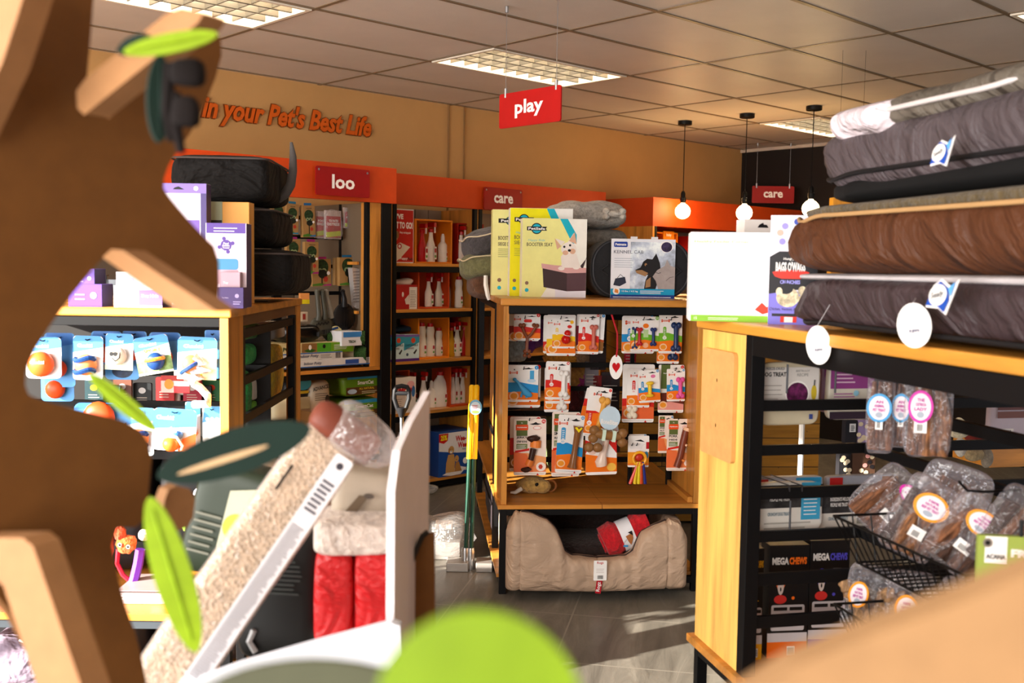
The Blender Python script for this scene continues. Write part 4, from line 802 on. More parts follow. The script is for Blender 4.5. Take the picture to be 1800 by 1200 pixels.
a.poly([(-w * .46, -h * .28), (-w * .43, -h * .17), (-w * .28, -h * .14), (-w * .26, -h * .24), (-w * .36, -h * .3)], -.0012, M('#2c3040', .5)); a.tube([(-w * .4, -.002, -h * .16), (-w * .35, -.002, -h * .1), (-w * .3, -.002, -h * .15)], .0012, INK, 4)
bk = M('#1c1a1c', .5); tn = M('#a07850', .5); gy = M('#a89c98', .5, 'card')
a.poly([(w * .02, -h * .34), (w * .04, -h * .2), (w * .08, -h * .1), (w * .02, -h * .12), (-w * .1, -h * .07), (-w * .12, -h * .02), (-w * .04, h * .02), (0, h * .12), (w * .06, h * .17), (w * .14, h * .16), (w * .2, h * .26), (w * .26, h * .1), (w * .28, -h * .05), (w * .2, -h * .34)], -.0014, bk)
a.poly([(-w * .12, -h * .03), (-w * .1, -h * .075), (w * .04, -h * .13), (w * .08, -h * .07), (-w * .02, -h * .02)], -.0018, tn); a.disc(w * .04, h * .07, w * .02, h * .025, -.002, tn); a.disc(w * .05, h * .055, w * .012, w * .012, -.0022, INK); a.poly([(w * .05, -h * .2), (w * .12, -h * .14), (w * .12, -h * .3), (w * .04, -h * .32)], -.0018, tn)
a.poly([(w * .5, -h * .34), (w * .5, h * .03), (w * .42, h * .06), (w * .37, h * .16), (w * .34, h * .06), (w * .22, -h * .02), (w * .15, -h * .13), (w * .2, -h * .2), (w * .24, -h * .34)], -.002, gy); a.tube([(w * .2, -.003, -h * .06), (w * .24, -.003, -h * .075), (w * .28, -.003, -h * .06)], .0012, INK, 4); a.tube([(w * .36, -.003, -h * .2), (w * .42, -.003, -h * .14), (w * .48, -.003, -h * .13)], .001, M('#5a5250', .5), 4)
a.disc(w * .36, h * .38, w * .1, h * .1, -.0016, WHT); a.disc(w * .36, h * .37, w * .085, h * .085, -.002, M('#3a3050', .5, 'photo', s=30))
a.build('print', sl)
for x in (-.15, .17): MB().box((x0_ + x1_) / 2 + w * x - .018, -.019, z1_ - .002, (x0_ + x1_) / 2 + w * x + .018, -.012, z1_ + .012, M('#e0dede', .4)).build('clip', sl)
# beds on top of the centre rack
def cushion(fr, px, y, d, mat, label, z0=None, name='pet_bed', e=.5, ez=.75, wob=.05, seed=1, rz=0, pipe=None, extra=None, cat='pet bed', group=None, wr=0, sxmul=1, ry=0):
    cx, cz, w, h = fr.rect(*px, y)
    t = thing(name, label, cat, fr.at(cx, y + d / 2, cz, rz, ry), group)
    MB().pillow(0, 0, 0, w * sxmul, d, h, mat, e, ez, 56, wob, seed, wr=wr).build('cushion', t, smooth=True)
    if pipe: MB().tube([(w * sxmul * .5 * math.copysign(abs(math.cos(q)) ** e, math.cos(q)) * 1.01, d * .5 * math.copysign(abs(math.sin(q)) ** e, math.sin(q)) * 1.01, h * pipe[1] + .008 * math.sin(q * 5 + seed)) for q in [i * 2 * math.pi / 48 for i in range(48)]], .004, M(pipe[0], .6), 6, closed=True).build('piping', t, smooth=True)
    return t
GRY = M('#b9b3aa', .9, 'plush'); 
g = 'plush beds piled on the centre rack'
cushion(CR, (985, 425, 1118, 519), .75, .6, M('#5c5c3e', .95, 'plush'), 'olive plush bed under the grey bone bed, behind the pet carrier', seed=3, wob=.07, group=g)
cushion(CR, (1000, 398, 1113, 440), .72, .6, M('#85827c', .95, 'plush'), 'middle grey plush bed just above the olive one', seed=8, wob=.08, group=g)
t = cushion(CR, (972, 349, 1111, 402), .70, .6, GRY, 'fluffy light grey plush bed with a bone patch on top of the pile', seed=5, wob=.08, group=g)
cx, cz, w, h = CR.rect(1068, 364, 1106, 388, .68); tcx, tcz, tw, th_ = CR.rect(972, 349, 1111, 402, .7)
mb = MB(); mb.T = T(cx - tcx - .02, -.30, cz - tcz); c9 = M('#ddd5c8', .9, 'plush')
mb.ell(0, 0, 0, w * .38, .04, h * .26, c9, 14)
for sx in (-1, 1):
    for sz in (-1, 1): mb.ell(sx * w * .38, 0, sz * h * .2, w * .17, .04, h * .26, c9, 12)
mb.build('bone_patch', t, smooth=True)
g = 'beds piled at the left end of the centre rack'
cushion(CR, (826, 478, 900, 528), .75, .55, M('#6a4630', .9, 'plush'), 'brown plush bed with a white care tag at the bottom of the left pile', seed=2, group=g)
cushion(CR, (811, 440, 900, 494), .75, .58, M('#7b7a55', .95, 'plush'), 'olive green plush bed with cream piping in the left pile', seed=4, group=g, pipe=('#d8c8a8', .3), ry=-.15)
cushion(CR, (816, 398, 900, 457), .78, .55, M('#504c50', .95, 'plush'), 'dark grey plush bed with cream piping on top of the left pile', seed=6, group=g, pipe=('#e0d0b4', .3), ry=-.28)
x, z = CR.L(853, 500, .72)
tag(MB().tube([(0, 0, .05), (.0, -.012, .0), (.012, -.02, -.06), (.02, -.02, -.085)], [.012, .014, .013, .01], WHT, 6).build('care_tag', mw=CR.at(x, .70, z)), 'white fabric care tag hanging from the brown bed', 'tag')
# ---- dog bed below
BX0, BX1 = CR.L(889, 980, -.05)[0], CR.L(1205, 980, -.05)[0]; BW = BX1 - BX0
t = thing('dog_bed', 'large beige dog bed with dark brown plush inside on the low shelf', 'dog bed', CR.at(BX0, 0, .0)); BED = t
def ztop(x):                                               # front wall profile with its dip
    f = x / BW; Q = ((0, .36), (.05, .445), (.12, .435), (.22, .40), (.27, .355), (.30, .29), (.32, .24), (.36, .215), (.5, .205), (.66, .21), (.70, .235), (.718, .285), (.74, .33), (.80, .36), (.90, .40), (.95, .385), (1.001, .31))
    for (f0, z0), (f1, z1) in zip(Q, Q[1:]):
        if f <= f1: k = (f - f0) / (f1 - f0); return z0 + (z1 - z0) * k
    return .31
def loft(sections, mat, n=22, e=.6):
    mb = MB(); vs = []
    for (cx, cy, cz, dy, dz, ax) in sections:
        for k in range(n):
            q = 2 * math.pi * k / n; a_ = math.copysign(abs(math.cos(q)) ** e, math.cos(q)) * dy; b_ = math.copysign(abs(math.sin(q)) ** e, math.sin(q)) * dz
            p = Vector((cx + a_ * ax[0], cy + a_ * ax[1], cz + b_)); nn = noise.noise(p * 9) * .006 + noise.noise(p * 22) * .003
            p.y -= nn * 1.6; p.z += nn; vs.append(tuple(p))
    N = len(sections); fs = [(i * n + k, i * n + (k + 1) % n, (i + 1) * n + (k + 1) % n, (i + 1) * n + k) for i in range(N - 1) for k in range(n)]
    fs += [tuple(range(n))[::-1], tuple((N - 1) * n + k for k in range(n))]
    return mb.add(vs, fs, mat)
BG = M('#b89c84', .5, 'wrinkle', d=.035); zlow = .035
secs = []
NS = 110
for i in range(NS + 1):
    x = BW * i / NS; f = i / NS; zt_ = ztop(x); ed = min(f, 1 - f) / .03; e_ = min(1, .25 + .75 * math.sqrt(max(min(ed, 1), 0)))
    seam = 1 - .10 * math.exp(-((f - .07) / .006) ** 2) - .12 * math.exp(-((f - .50) / .006) ** 2) - .12 * math.exp(-((f - .885) / .006) ** 2)
    wrk = 1 + .05 * math.sin(f * 70) * math.exp(-((f - .32) / .1) ** 2) + .05 * math.sin(f * 80) * math.exp(-((f - .68) / .1) ** 2)
    zb_ = zlow + .02 * abs(f - .5)
    secs.append((x, -.06, (zt_ + zb_) / 2, .075 * e_ * seam * wrk, (zt_ - zb_) / 2 * (.9 + .1 * e_) * (1 - (1 - seam) * .4), (0, 1)))
loft(secs, BG, 28).build('front_wall', t, smooth=True)
for sx in (0, 1):
    x = .05 if sx == 0 else BW - .05
    loft([(x, .02 + .40 * j / 12, .235, .05, .145 + .008 * math.sin(j), (1, 0)) for j in range(13)], BG).build('side_wall', t, smooth=True)
loft([(.06 + (BW - .12) * j / 20, .43, .235, .05, .15, (0, 1)) for j in range(21)], BG).build('back_wall', t, smooth=True)
MB().pillow(BW / 2, .2, .18, BW - .2, .38, .16, M('#24140f', .9, 'plush'), .4, .6, 40, .06, 9).build('inner_cushion', t, smooth=True)
MB().pillow(BW / 2, .36, .27, BW - .22, .1, .2, M('#24140f', .9, 'plush'), .4, .6, 40, .06, 11).build('inner_lining', t, smooth=True)
MB().tube([(BW * f, -.06, ztop(BW * f) + .001) for f in [.08 + .8 * i / 50 for i in range(51)]], .005, M('#2e1a14', .6), 6).build('piping', t, smooth=True)
# blanket roll
p0 = CR.L(1068, 954, .02); p1 = CR.L(1136, 926, .02)
cxm, czm = (p0[0] + p1[0]) / 2, (p0[1] + p1[1]) / 2; Lr = math.hypot(p1[0] - p0[0], p1[1] - p0[1]); ang = math.atan2(p1[1] - p0[1], p1[0] - p0[0])
t = thing('blanket_roll', 'rolled red fleece blanket with a printed paper band in the beige dog bed', 'blanket', CR.at(cxm, .04, czm, 0, -ang))
rd = M('#d01422', .85, 'plush'); r = .083
mb = MB(); pr = []
vs = []
mb.tube([(-Lr * .62, 0, 0), (-Lr * .58, 0, 0), (-Lr * .3, 0, .004), (-.04, 0, 0), (.03, 0, 0), (Lr * .3, 0, .004), (Lr * .56, 0, 0), (Lr * .6, 0, 0)], [.03, r * 1.02, r * 1.12, r * .92, r * .92, r * 1.08, r, .03], rd, 22)
mb.build('fleece', t, smooth=True)
for i in range(3): MB().tube([(-Lr * .6 - .004, (.016 + .017 * i) * math.cos(q), (.016 + .017 * i) * math.sin(q)) for q in [k * 2 * math.pi / 14 for k in range(14)]], .006, rd, 6, closed=True).build('fold', t, smooth=True)
bd = MB().tube([(-.035, 0, 0), (.035, 0, 0)], [r * 1.0, r * 1.0], M('#e8e8ee', .4), 22).build('paper_band', t, smooth=True)
a = MB(); a.T = Matrix.Rotation(ang, 4, 'Y'); a.poly([(-.02, .01), (.015, .03), (.02, -.0), (.01, -.035), (-.005, -.015)], -r * 1.02, M('#a86a3a', .5)); a.quad(-.03, -.045, -.006, -.035, -r * 1.0, M('#3a90c8', .4)); a.poly([(-.01, .03), (.01, .04), (.018, .015)], -r * 1.03, INK); a.text('BLANKET', -.02, -.015, -r * 1.01, M('#7a7a88', .5), w=.028, rot=.9)
a.build('print', t)
# tags on the bed
cx, cz, w, h = CR.rect(1043, 984, 1066, 1019, -.14)
t = thing('price_tag', 'white price tag with barcode hanging at the centre of the beige dog bed', 'tag', CR.at(cx, -.15, cz))
MB().prism(rr(-w / 2, -h / 2, w / 2, h / 2, .005), 0, .001, WHT).build('tag', t)
a = MB().text('Rogz', 0, h * .38, -.001, M('#c03030', .4), w=w * .5); [a.quad(-w * .2 + i * w * .05, -h * .42, -w * .2 + i * w * .05 + w * (.02 + .015 * (i % 2)), -h * .24, -.001, INK) for i in range(9)]; a.lines(-w * .3, -h * .1, w * .3, h * .15, 3, -.001, M('#b8a8a0', .5), .2); a.build('print', t)
cx, cz, w, h = CR.rect(1047, 1018, 1057, 1042, -.14)
t = thing('brand_label', 'small red sewn fabric label below the white price tag', 'label', CR.at(cx, -.147, cz, 0, .12))
MB().prism(rr(-w / 2, -h / 2, w / 2, h / 2, .002), 0, .0015, M('#b01020', .5)).build('ribbon', t); MB().text('Rogz', 0, 0, -.001, WHT, w=h * .7, rot=math.pi / 2).build('lettering', t)
# dark bed on the left lower shelf
t = thing('pet_bed', 'dark plum box bed on the low shelf at the left side of the centre rack', 'pet bed', CR.at(.26, 1.0, .28))
MB().pillow(0, 0, 0, .5, .82, .33, M('#2c2226', .55, 'fabric'), .3, .3, 40, .03, 3).build('cushion', t, smooth=True); MB().tube([(-.255, -.35 + i * .07, .03) for i in range(11)], .005, M('#171214', .5), 6).build('zip', t)
# ================================================================== FLOOR ITEMS BETWEEN THE RACKS
def pole(fr_pt, top, r, mats, name, label, group=None, head=None):
    pass
base = atz(822, 960, 0)
for i, (u, u2, lb) in enumerate(((830, 822, 'left yellow-handled waste scoop pole leaning by the centre rack'), (838, 832, 'right yellow-handled waste scoop pole leaning by the centre rack'))):
    b = atz(u2, 975, 0); b.y = 5.55 + .0 * i; b.x = (u2 - 900) / 1810 * b.y; tp = aty(u, 676, 5.6)
    t = thing('scoop_pole', lb, 'tool', Matrix.Translation((b.x, b.y, 0)), 'yellow-handled scoop poles')
    d = Vector((tp.x - b.x, tp.y - b.y, tp.z)); mid = aty(u, 806, 5.58).z / tp.z
    MB().tube([d * .04, d * mid], .012, M('#0f3a2c', .4), 10).build('pole', t, smooth=True); MB().tube([d * mid, d * .99, d], [.016, .016, .01], M('#e8b814', .35), 12).build('grip', t, smooth=True)
    MB().lathe([(.02, 0), (.022, .1), (.018, .12)], STEEL, 14, (0, 0, 0)).build('ferrule', t, smooth=True)
    MB().box(-.10 + .13 * i, -.06, .0, .02 + .1 * i, .06, .05, M('#a8a29c', .35, 'metal', m=.6)).build('pan', t, bev=.004)
cx, cz, w, h = FC.rect(824, 703, 847, 730, 5.5)
t = thing('round_tag', 'round pale blue tag hanging on the yellow scoop poles', 'tag', FC.at(cx, 5.52, cz))
MB().prism([(w / 2 * math.cos(q), h / 2 * math.sin(q)) for q in [i * math.pi / 12 for i in range(24)]], 0, .001, M('#6fb6dc', .4)).build('tag', t); a = MB(); a.disc(0, 0, w * .4, h * .36, -.0008, M('#cfe6f2', .4)); a.lines(-w * .25, -h * .1, w * .25, h * .2, 3, -.0012, M('#c03040', .4), .4); a.disc(0, -h * .3, w * .3, h * .1, -.0013, M('#6aa040', .4)); a.build('print', t)
# wrapped white package on the floor
b = atz(795, 975, 0); t = thing('wrapped_pan', 'plastic wrapped metal scoop pan with a white tray on the floor', 'package', Matrix.Translation((b.x, b.y, 0)))
MB().box(-.13, -.1, 0, .05, .1, .1, M('#b9b4ae', .35, 'metal', m=.5)).build('pan', t, bev=.004); MB().box(-.1, -.05, .16, .0, .06, .19, M('#ece8e4', .4)).build('tray', t, bev=.006); MB().pillow(-.03, 0, .12, .3, .3, .25, M('#e8e6e4', .3, 'clear', a=.12), .7, .7, 24, .15, 4).build('film_wrap', t, smooth=True)
b = atz(755, 868, 0); tag(MB().pillow(0, 0, .03, .12, .08, .06, M('#dcd8d0', .3, 'clear', a=.25), .8, .8, 16, .3, 5).build('plastic_scrap', mw=Matrix.Translation((b.x, b.y, 0.01)), smooth=True), 'crumpled clear plastic scrap on the floor under the wall unit', 'scrap')
# spade handle
yS = 5.35
def S_(u, v): p = aty(u, v, yS); return (p.x, p.y, p.z)
sp = thing('spade_handle', 'grey shovel with a D-shaped grip standing in the aisle', 'shovel', Matrix.Translation(aty(706, 960, yS)))
o_ = Vector(aty(706, 960, yS)); dg = M('#18181b', .6)
mb = MB(); mb.T = Matrix.Translation(-o_)
mb.tube([S_(694, 686), S_(697, 680), S_(706, 678), S_(716, 680), S_(719, 686), S_(719, 700), S_(714, 716), S_(708, 726), S_(706, 733), S_(704, 726), S_(698, 716), S_(693, 700)], .012, dg, 8, closed=True).tube([S_(694, 691), S_(719, 691)], .011, dg, 8).tube([S_(706, 716), S_(706, 733)], [.03, .014], dg, 10)
mb.build('grip', sp, smooth=True); mb = MB(); mb.T = Matrix.Translation(-o_); mb.tube([S_(706, 730), S_(706, 900)], .010, M('#8a8a8a', .4, 'metal'), 8); mb.build('shaft', sp, smooth=True)
p1 = Vector(S_(706, 900)) - o_
MB().prism([(-.10, -o_.z + .01), (.10, -o_.z + .01), (.1, p1.z), (-.1, p1.z)], -.005, .005, M('#4a4a4c', .5)).build('blade', sp, bev=.003)
# ================================================================== WALL UNIT GOODS
def place_room(u, v, Y): x, z = RM.L(u, v, Y); return x, z
LBL = M('#c8b8a8', .5)
def bottle(kind, u, vb, vt, Y, col, lab, cap='#b81410', lbl=True, zsh=None):
    x, z0 = RM.L(u, vb, Y); _, z1 = RM.L(u, vt, Y)
    if zsh is not None: z1 += 0; z0 = zsh
    h = z1 - z0; m_ = M(col, .3); cm = M(cap, .3)
    t = thing('spray_bottle' if kind == 's' else 'jug' if kind == 'g' else 'bottle', lab, 'bottle', RM.at(x, Y, z0 + .0008, random.uniform(-.2, .2)), 'cleaning bottles on the wall shelves')
    if kind == 's':
        MB().lathe([(h * .115, 0), (h * .125, h * .02), (h * .125, h * .38), (h * .12, h * .44), (h * .075, h * .56), (h * .06, h * .66), (h * .055, h * .74)], m_, 18, sy=.62).build('body', t, smooth=True)
        sh_ = MB().lathe([(h * .07, h * .74), (h * .07, h * .82), (h * .045, h * .84)], cm, 14).box(-h * .04, -h * .16, h * .86, h * .04, h * .08, h * .97, cm).build('spray_head', t, bev=.004)
        MB().box(-h * .02, -h * .15, h * .72, h * .02, -h * .12, h * .87, M('#e0d4d0', .3)).build('trigger', sh_, bev=.003)
    elif kind == 'g':
        MB().lathe([(h * .28, 0), (h * .3, h * .03), (h * .3, h * .52), (h * .24, h * .7), (h * .1, h * .86), (h * .09, h * .9)], m_, 22, sy=.6).build('body', t, smooth=True)
        MB().lathe([(h * .11, h * .9), (h * .11, h * 1.0), (.001, h * 1.0)], cm, 16).build('cap', t, smooth=True)
        MB().tube([(h * .1, 0, h * .85), (h * .24, 0, h * .84), (h * .27, 0, h * .6)], h * .03, m_, 8).build('handle', t, smooth=True)
    elif kind == 'n':
        MB().lathe([(h * .16, 0), (h * .165, h * .03), (h * .165, h * .62), (h * .1, h * .7), (h * .08, h * .73)], m_, 18).build('body', t, smooth=True); MB().lathe([(h * .075, h * .73), (h * .07, h * .9), (h * .04, h * 1.0), (.001, h)], m_, 12).build('nozzle', t, smooth=True)
    else:
        MB().lathe([(h * .13, 0), (h * .14, h * .02), (h * .14, h * .5), (h * .115, h * .62), (h * .135, h * .78), (h * .11, h * .9)], m_, 18, sy=.65).build('body', t, smooth=True); MB().lathe([(h * .085, h * .9), (h * .08, h * 1.0), (.001, h * 1.0)], cm, 14).build('cap', t, smooth=True)
    if lbl and kind != 'x':
        a = MB(); yy = -h * (.1 if kind == 's' else .19 if kind == 'g' else .17 if kind == 'n' else .1); a.quad(h * .02, h * .1, h * .1, h * .4, yy, M('#e8e0d0', .5)); a.quad(h * .03, h * .26, h * .09, h * .36, yy - .001, M('#b02828', .5)); a.quad(h * .03, h * .14, h * .09, h * .2, yy - .001, M('#6a9a48', .5)); a.build('label', t)
    return t
s1, s2, s3, s4, s5 = SH2
YB = Y2 + .09; CW_ = '#efe8dc'
def crate(u0, v0, u1, v1, Y, zs, mat, lab, d=.22):
    cx, cz, w, h = RM.rect(u0, v0, u1, v1, Y); h = cz + h / 2 - zs
    return cube_box(RM, cx - w / 2, Y, zs + .0005, w, d, h, mat, lab, 'orange display crates on the wall shelves')
crate(730, 386, 795, 459, YB - .04, s1, AMB, 'amber crate holding a red and a white spray bottle on the top shelf')
crate(804, 393, 850, 462, YB + .02, s1, M('#9a1a08', .45), 'dark red crate at the right on the top shelf')
crate(735, 474, 790, 543, YB - .04, s2, ORG, 'bright orange crate holding two white spray bottles on the second shelf')
crate(805, 475, 850, 542, YB + .04, s2, AMB, 'amber crate at the right on the second shelf')
crate(735, 558, 790, 628, YB - .04, s3, AMB, 'amber crate holding three capped bottles on the third shelf')
crate(803, 556, 850, 626, YB + .08, s3, M('#8a1008', .45), 'deep red crate behind spray bottles on the third shelf')
crate(684, 650, 720, 722, YB - .02, s4, ORG, 'orange crate behind the bag of training pads')
crate(791, 641, 850, 712, YB - .04, s4, ORG2, 'orange crate full of trigger sprays on the fourth shelf')
bl = [('s', 742, 457, 391, 1, '#b81818', 'red spray bottle inside the amber crate on the top shelf', s1), ('s', 757, 456, 389, 1, CW_, 'white spray bottle inside the amber crate on the top shelf', s1), ('n', 778, 456, 411, 1, CW_, 'small white pump bottle at the right in the amber crate', s1),
      ('s', 796, 459, 400, 2, CW_, 'white spray bottle half hidden right of the amber crate, top shelf', s1), ('s', 810, 459, 395, 1, CW_, 'large white spray bottle right of the amber crate, top shelf', s1), ('s', 829, 459, 399, 3, '#e0921c', 'yellow spray bottle in the dark red crate, top shelf', s1),
      ('s', 753, 541, 478, 1, CW_, 'left white spray bottle in the bright orange crate', s2), ('s', 771, 541, 478, 1, '#e4dcc8', 'right cream spray bottle in the bright orange crate', s2), ('s', 793, 542, 480, 2, CW_, 'thin white spray bottle right of the bright orange crate', s2), ('b', 806, 542, 486, 1, CW_, 'white bottle with red cap right of the bright orange crate', s2), ('b', 822, 541, 494, 1, CW_, 'smaller white red-capped bottle at the end of the second shelf', s2),
      ('b', 741, 627, 567, 1, '#e4dcc8', 'left cream red-capped bottle in the lower amber crate', s3), ('b', 756, 626, 568, 1, '#e4dcc8', 'middle and widest cream bottle in the lower amber crate', s3), ('b', 771, 625, 576, 1, '#e4dcc8', 'right and shortest cream bottle in the lower amber crate', s3), ('s', 793, 628, 565, 1, '#c89418', 'amber coloured spray bottle on the third shelf', s3), ('s', 803, 626, 563, 1, '#ddd8c8', 'white spray bottle between the amber and red ones, third shelf', s3), ('s', 816, 625, 564, 1, '#a81818', 'deep red spray bottle on the third shelf', s3), ('n', 828, 624, 590, 1, CW_, 'white bottle at the right end of the third shelf', s3),
      ('s', 724, 716, 652, 2, CW_, 'white spray bottle behind the training pad bag, fourth shelf', s4), ('s', 744, 714, 651, 1, CW_, 'white spray bottle left of the small pump bottle, fourth shelf', s4), ('n', 758, 713, 669, 1, CW_, 'small white bottle left of the jug, fourth shelf', s4), ('g', 773, 711, 653, 1, CW_, 'white handled jug with a red cap on the fourth shelf', s4),
      ('s', 795, 709, 645, 1, CW_, 'first white trigger spray in the orange crate, fourth shelf', s4), ('s', 803, 708, 645, 1, CW_, 'second white trigger spray in the orange crate, fourth shelf', s4), ('s', 813, 706, 645, 1, CW_, 'third white trigger spray in the orange crate, fourth shelf', s4), ('s', 824, 705, 643, 1, CW_, 'last white trigger spray at the right of the orange crate', s4)]
for k, u, vb, vt, ly, c, lb, zs in bl:
    Yb = YB + (.04 if ly == 1 else .14 if ly == 2 else .1); bottle(k, u, vb, vt, Yb, c, lb, zsh=zs)
# pads bag I'VE GOT TO GO
def art_go(a, t, w, h):
    a.quad(-w * .48, -h * .48, w * .48, h * .48, -.0004, M('#c01c10', .4)); a.text("I'VE", -w * .08, h * .36, -.001, WHT, w=w * .3, h=h * .1, bold=.05); a.text('GOT TO GO!', 0, h * .2, -.001, WHT, w=w * .9, h=h * .13, bold=.05); a.text('Potty training pads', w * .15, h * .06, -.001, WHT, w=w * .45, h=h * .05, shear=.2)
    a.poly([(-w * .48, -h * .25), (-w * .05, -h * .12), (w * .36, -h * .2), (-w * .02, -h * .4), (-w * .2, -h * .47), (-w * .48, -h * .45)], -.0008, M('#e0d8c8', .5)); a.disc(-w * .32, 0, w * .17, h * .13, -.0012, M('#c09868', .5), 16); a.disc(-w * .34, -h * .04, w * .1, h * .05, -.0016, M('#3a2a22', .5)); a.disc(-w * .24, h * .03, w * .02, w * .02, -.0018, INK, 8); a.disc(-w * .16, h * .02, w * .05, h * .07, -.0016, M('#8a6238', .5)); a.disc(-w * .35, -h * .14, w * .13, h * .07, -.0011, M('#c8a878', .5))
    a.disc(-w * .08, -h * .19, w * .09, w * .09, -.0018, M('#b02018', .4)); a.disc(-w * .08, -h * .19, w * .05, w * .05, -.0022, WHT); a.text('Puppy', w * .1, -h * .42, -.0012, WHT, w=w * .32, h=h * .06, bold=.03); a.text('Pads', w * .36, -h * .42, -.0012, INK, w=w * .2, h=h * .06, bold=.03)
pbox(RM, (684, 367, 727, 458), Y2 + .03, .12, "large red bag reading I'VE GOT TO GO! with a puppy on the top shelf", 'package', 'training_pads', WHT, art_go, z0=s1)
t = pbox(RM, (697, 500, 733, 543), Y2 + .05, .1, 'crumpled red and white open pack on the second shelf', 'package', 'training_pads', M('#b01c18', .45), lambda a, t, w, h: (a.quad(w * .12, -h * .5, w * .5, h * .4, -.0006, M('#e8e0d8', .5)), a.lines(w * .16, -h * .4, w * .46, h * .3, 10, -.001, M('#888078', .5), .3), a.poly([(-w * .1, -h * .1), (w * .1, h * .1), (w * .12, -h * .3), (-w * .05, -h * .3)], -.0008, M('#e4d8d0', .5)), a.disc(-w * .2, h * .1, w * .05, w * .1, -.001, WHT)), z0=s2)
MB().pillow(0, .05, RM.rect(697, 500, 733, 543, Y2 + .05)[3] + .02, .19, .1, .05, M('#e6ddd6', .5), .8, .8, 16, .25, 2).build('torn_flap', t, smooth=True)
for i, (u0, u1, lb) in enumerate(((685, 711, 'left teal and white pack of disposable diapers'), (710, 737, 'right teal and white pack of disposable diapers'))):
    pbox(RM, (u0, 588, u1, 633), Y2 + .0, .1, lb, 'package', 'diaper_pack', M('#cfe4e6', .45), lambda a, t, w, h: (a.poly([(-w * .5, h * .5), (w * .5, h * .5), (w * .5, h * .2), (-w * .5, -h * .1)], -.0004, M('#3a9ab0', .4)), a.quad(-w * .5, -h * .5, w * .5, -h * .4, -.0008, M('#5a2a7a', .4)), a.quad(-w * .5, h * .42, w * .5, h * .5, -.0008, M('#7a5aa0', .4)), a.disc(w * .1, h * .28, w * .14, w * .14, -.001, M('#d84a28', .4)), a.text('DISPOSABLE', 0, h * .1, -.001, INK, w=w * .8, h=h * .08), a.text('DIAPERS', -w * .1, -h * .02, -.001, M('#6a2a3a', .4), w=w * .5, h=h * .07), a.disc(-w * .28, -h * .25, w * .08, w * .08, -.001, M('#405060', .4)), a.poly([(w * .1, -h * .2), (w * .3, -h * .05), (w * .35, -h * .1), (w * .2, -h * .25)], -.001, M('#383838', .4))), z0=s3, group='diaper packs')
tag(MB().pillow(0, 0, 0, .3, .14, .05, M('#1f3a50', .5), .6, .7, 20, .1, 7).build('soft_pack', mw=RM.at(RM.L(703, 582, Y2 + .2)[0], Y2 + .2, s3 + .19 + .03), smooth=True), 'dark blue soft pack lying behind the diaper packs', 'package')
# dark cone behind black post on shelf 2
tag(MB().lathe([(.09, 0), (.07, .05), (.02, .1)], M('#16161a', .5), 18).build('black_funnel', mw=RM.at(RM.L(688, 575, Y2 + .1)[0] + .02, Y2 + .2, s3 + .246), smooth=True) , 'black funnel shaped item at the left above the diaper packs', 'funnel')
# pee pads bag & wee-wee boxes
t = pbox(RM, (684, 664, 731, 724), Y2 - .0, .18, 'rounded white and red bag of training pads on the fourth shelf', 'package', 'training_pads', M('#e8dcd0', .5), lambda a, t, w, h: (a.text('PeePee', w * .05, h * .18, -.001, M('#c02020', .4), w=w * .6, h=h * .18, bold=.04), a.disc(w * .3, h * .3, w * .14, h * .1, -.001, M('#e8a8a8', .5)), a.disc(w * .4, h * .1, w * .07, h * .16, -.001, M('#3a6aa0', .5)), a.quad(-w * .45, -h * .45, w * .1, h * .0, -.0008, M('#d8c8b8', .5)), a.lines(-w * .4, -h * .4, 0, -h * .05, 6, -.001, M('#a08878', .5), .3)), z0=s4)
def art_wee(a, t, w, h):
    L, R = -w / 2, w / 2
    a.poly([(L, -h * .5), (R, -h * .5), (R, -h * .02), (w * .1, -h * .0), (L, h * .08)], -.0005, M('#1c4a98', .4)); a.poly([(-w * .38, -h * .46), (w * .15, -h * .3), (w * .38, -h * .36), (w * .2, -h * .49), (-w * .1, -h * .5)], -.0009, M('#e8e4e4', .4))
    a.poly([(L + .002, h * .46), (-w * .2, h * .46), (-w * .22, h * .3), (-w * .34, h * .24), (L + .002, h * .28)], -.0009, M('#c01818', .4)); a.text('25%', -w * .34, h * .37, -.0014, M('#f0e020', .4), w=w * .2, h=h * .12, bold=.04)
    a.text('Wee-', w * .2, h * .32, -.001, M('#c01c18', .4), w=w * .34, h=h * .13, bold=.04); a.text('Wee', w * .25, h * .17, -.001, M('#c01c18', .4), w=w * .3, h=h * .13, bold=.04); a.text('Pads', w * .3, h * .07, -.001, INK, w=w * .1); a.disc(w * .35, -h * .2, w * .08, w * .08, -.001, WHT); a.text('200', w * .4, -h * .38, -.0012, WHT, w=w * .16, bold=.03)
    g_ = M('#c89858', .55); g2 = M('#b07c40', .55)
    a.poly([(-w * .28, -h * .42), (-w * .26, -h * .2), (-w * .2, -h * .02), (-w * .02, -h * .02), (w * .02, -h * .2), (w * .0, -h * .42)], -.0014, g_); a.disc(-w * .1, h * .08, w * .085, h * .09, -.0018, g_); a.disc(-w * .11, h * .04, w * .04, h * .03, -.0022, WHT); a.disc(-w * .11, h * .055, w * .015, h * .012, -.0026, INK, 8); a.disc(-w * .13, h * .1, w * .01, w * .01, -.0026, INK, 6); a.disc(-w * .08, h * .1, w * .01, w * .01, -.0026, INK, 6); a.disc(-w * .17, h * .07, w * .03, h * .06, -.002, g2)
    a.poly([(w * .0, -h * .42), (w * .04, -h * .22), (w * .14, -h * .2), (w * .2, -h * .34), (w * .24, -h * .42)], -.0018, g2); a.disc(w * .07, -h * .13, w * .065, h * .075, -.0022, g_); a.disc(w * .06, -h * .15, w * .012, w * .012, -.0026, INK, 6)
WB = M('#1d3f80', .45)
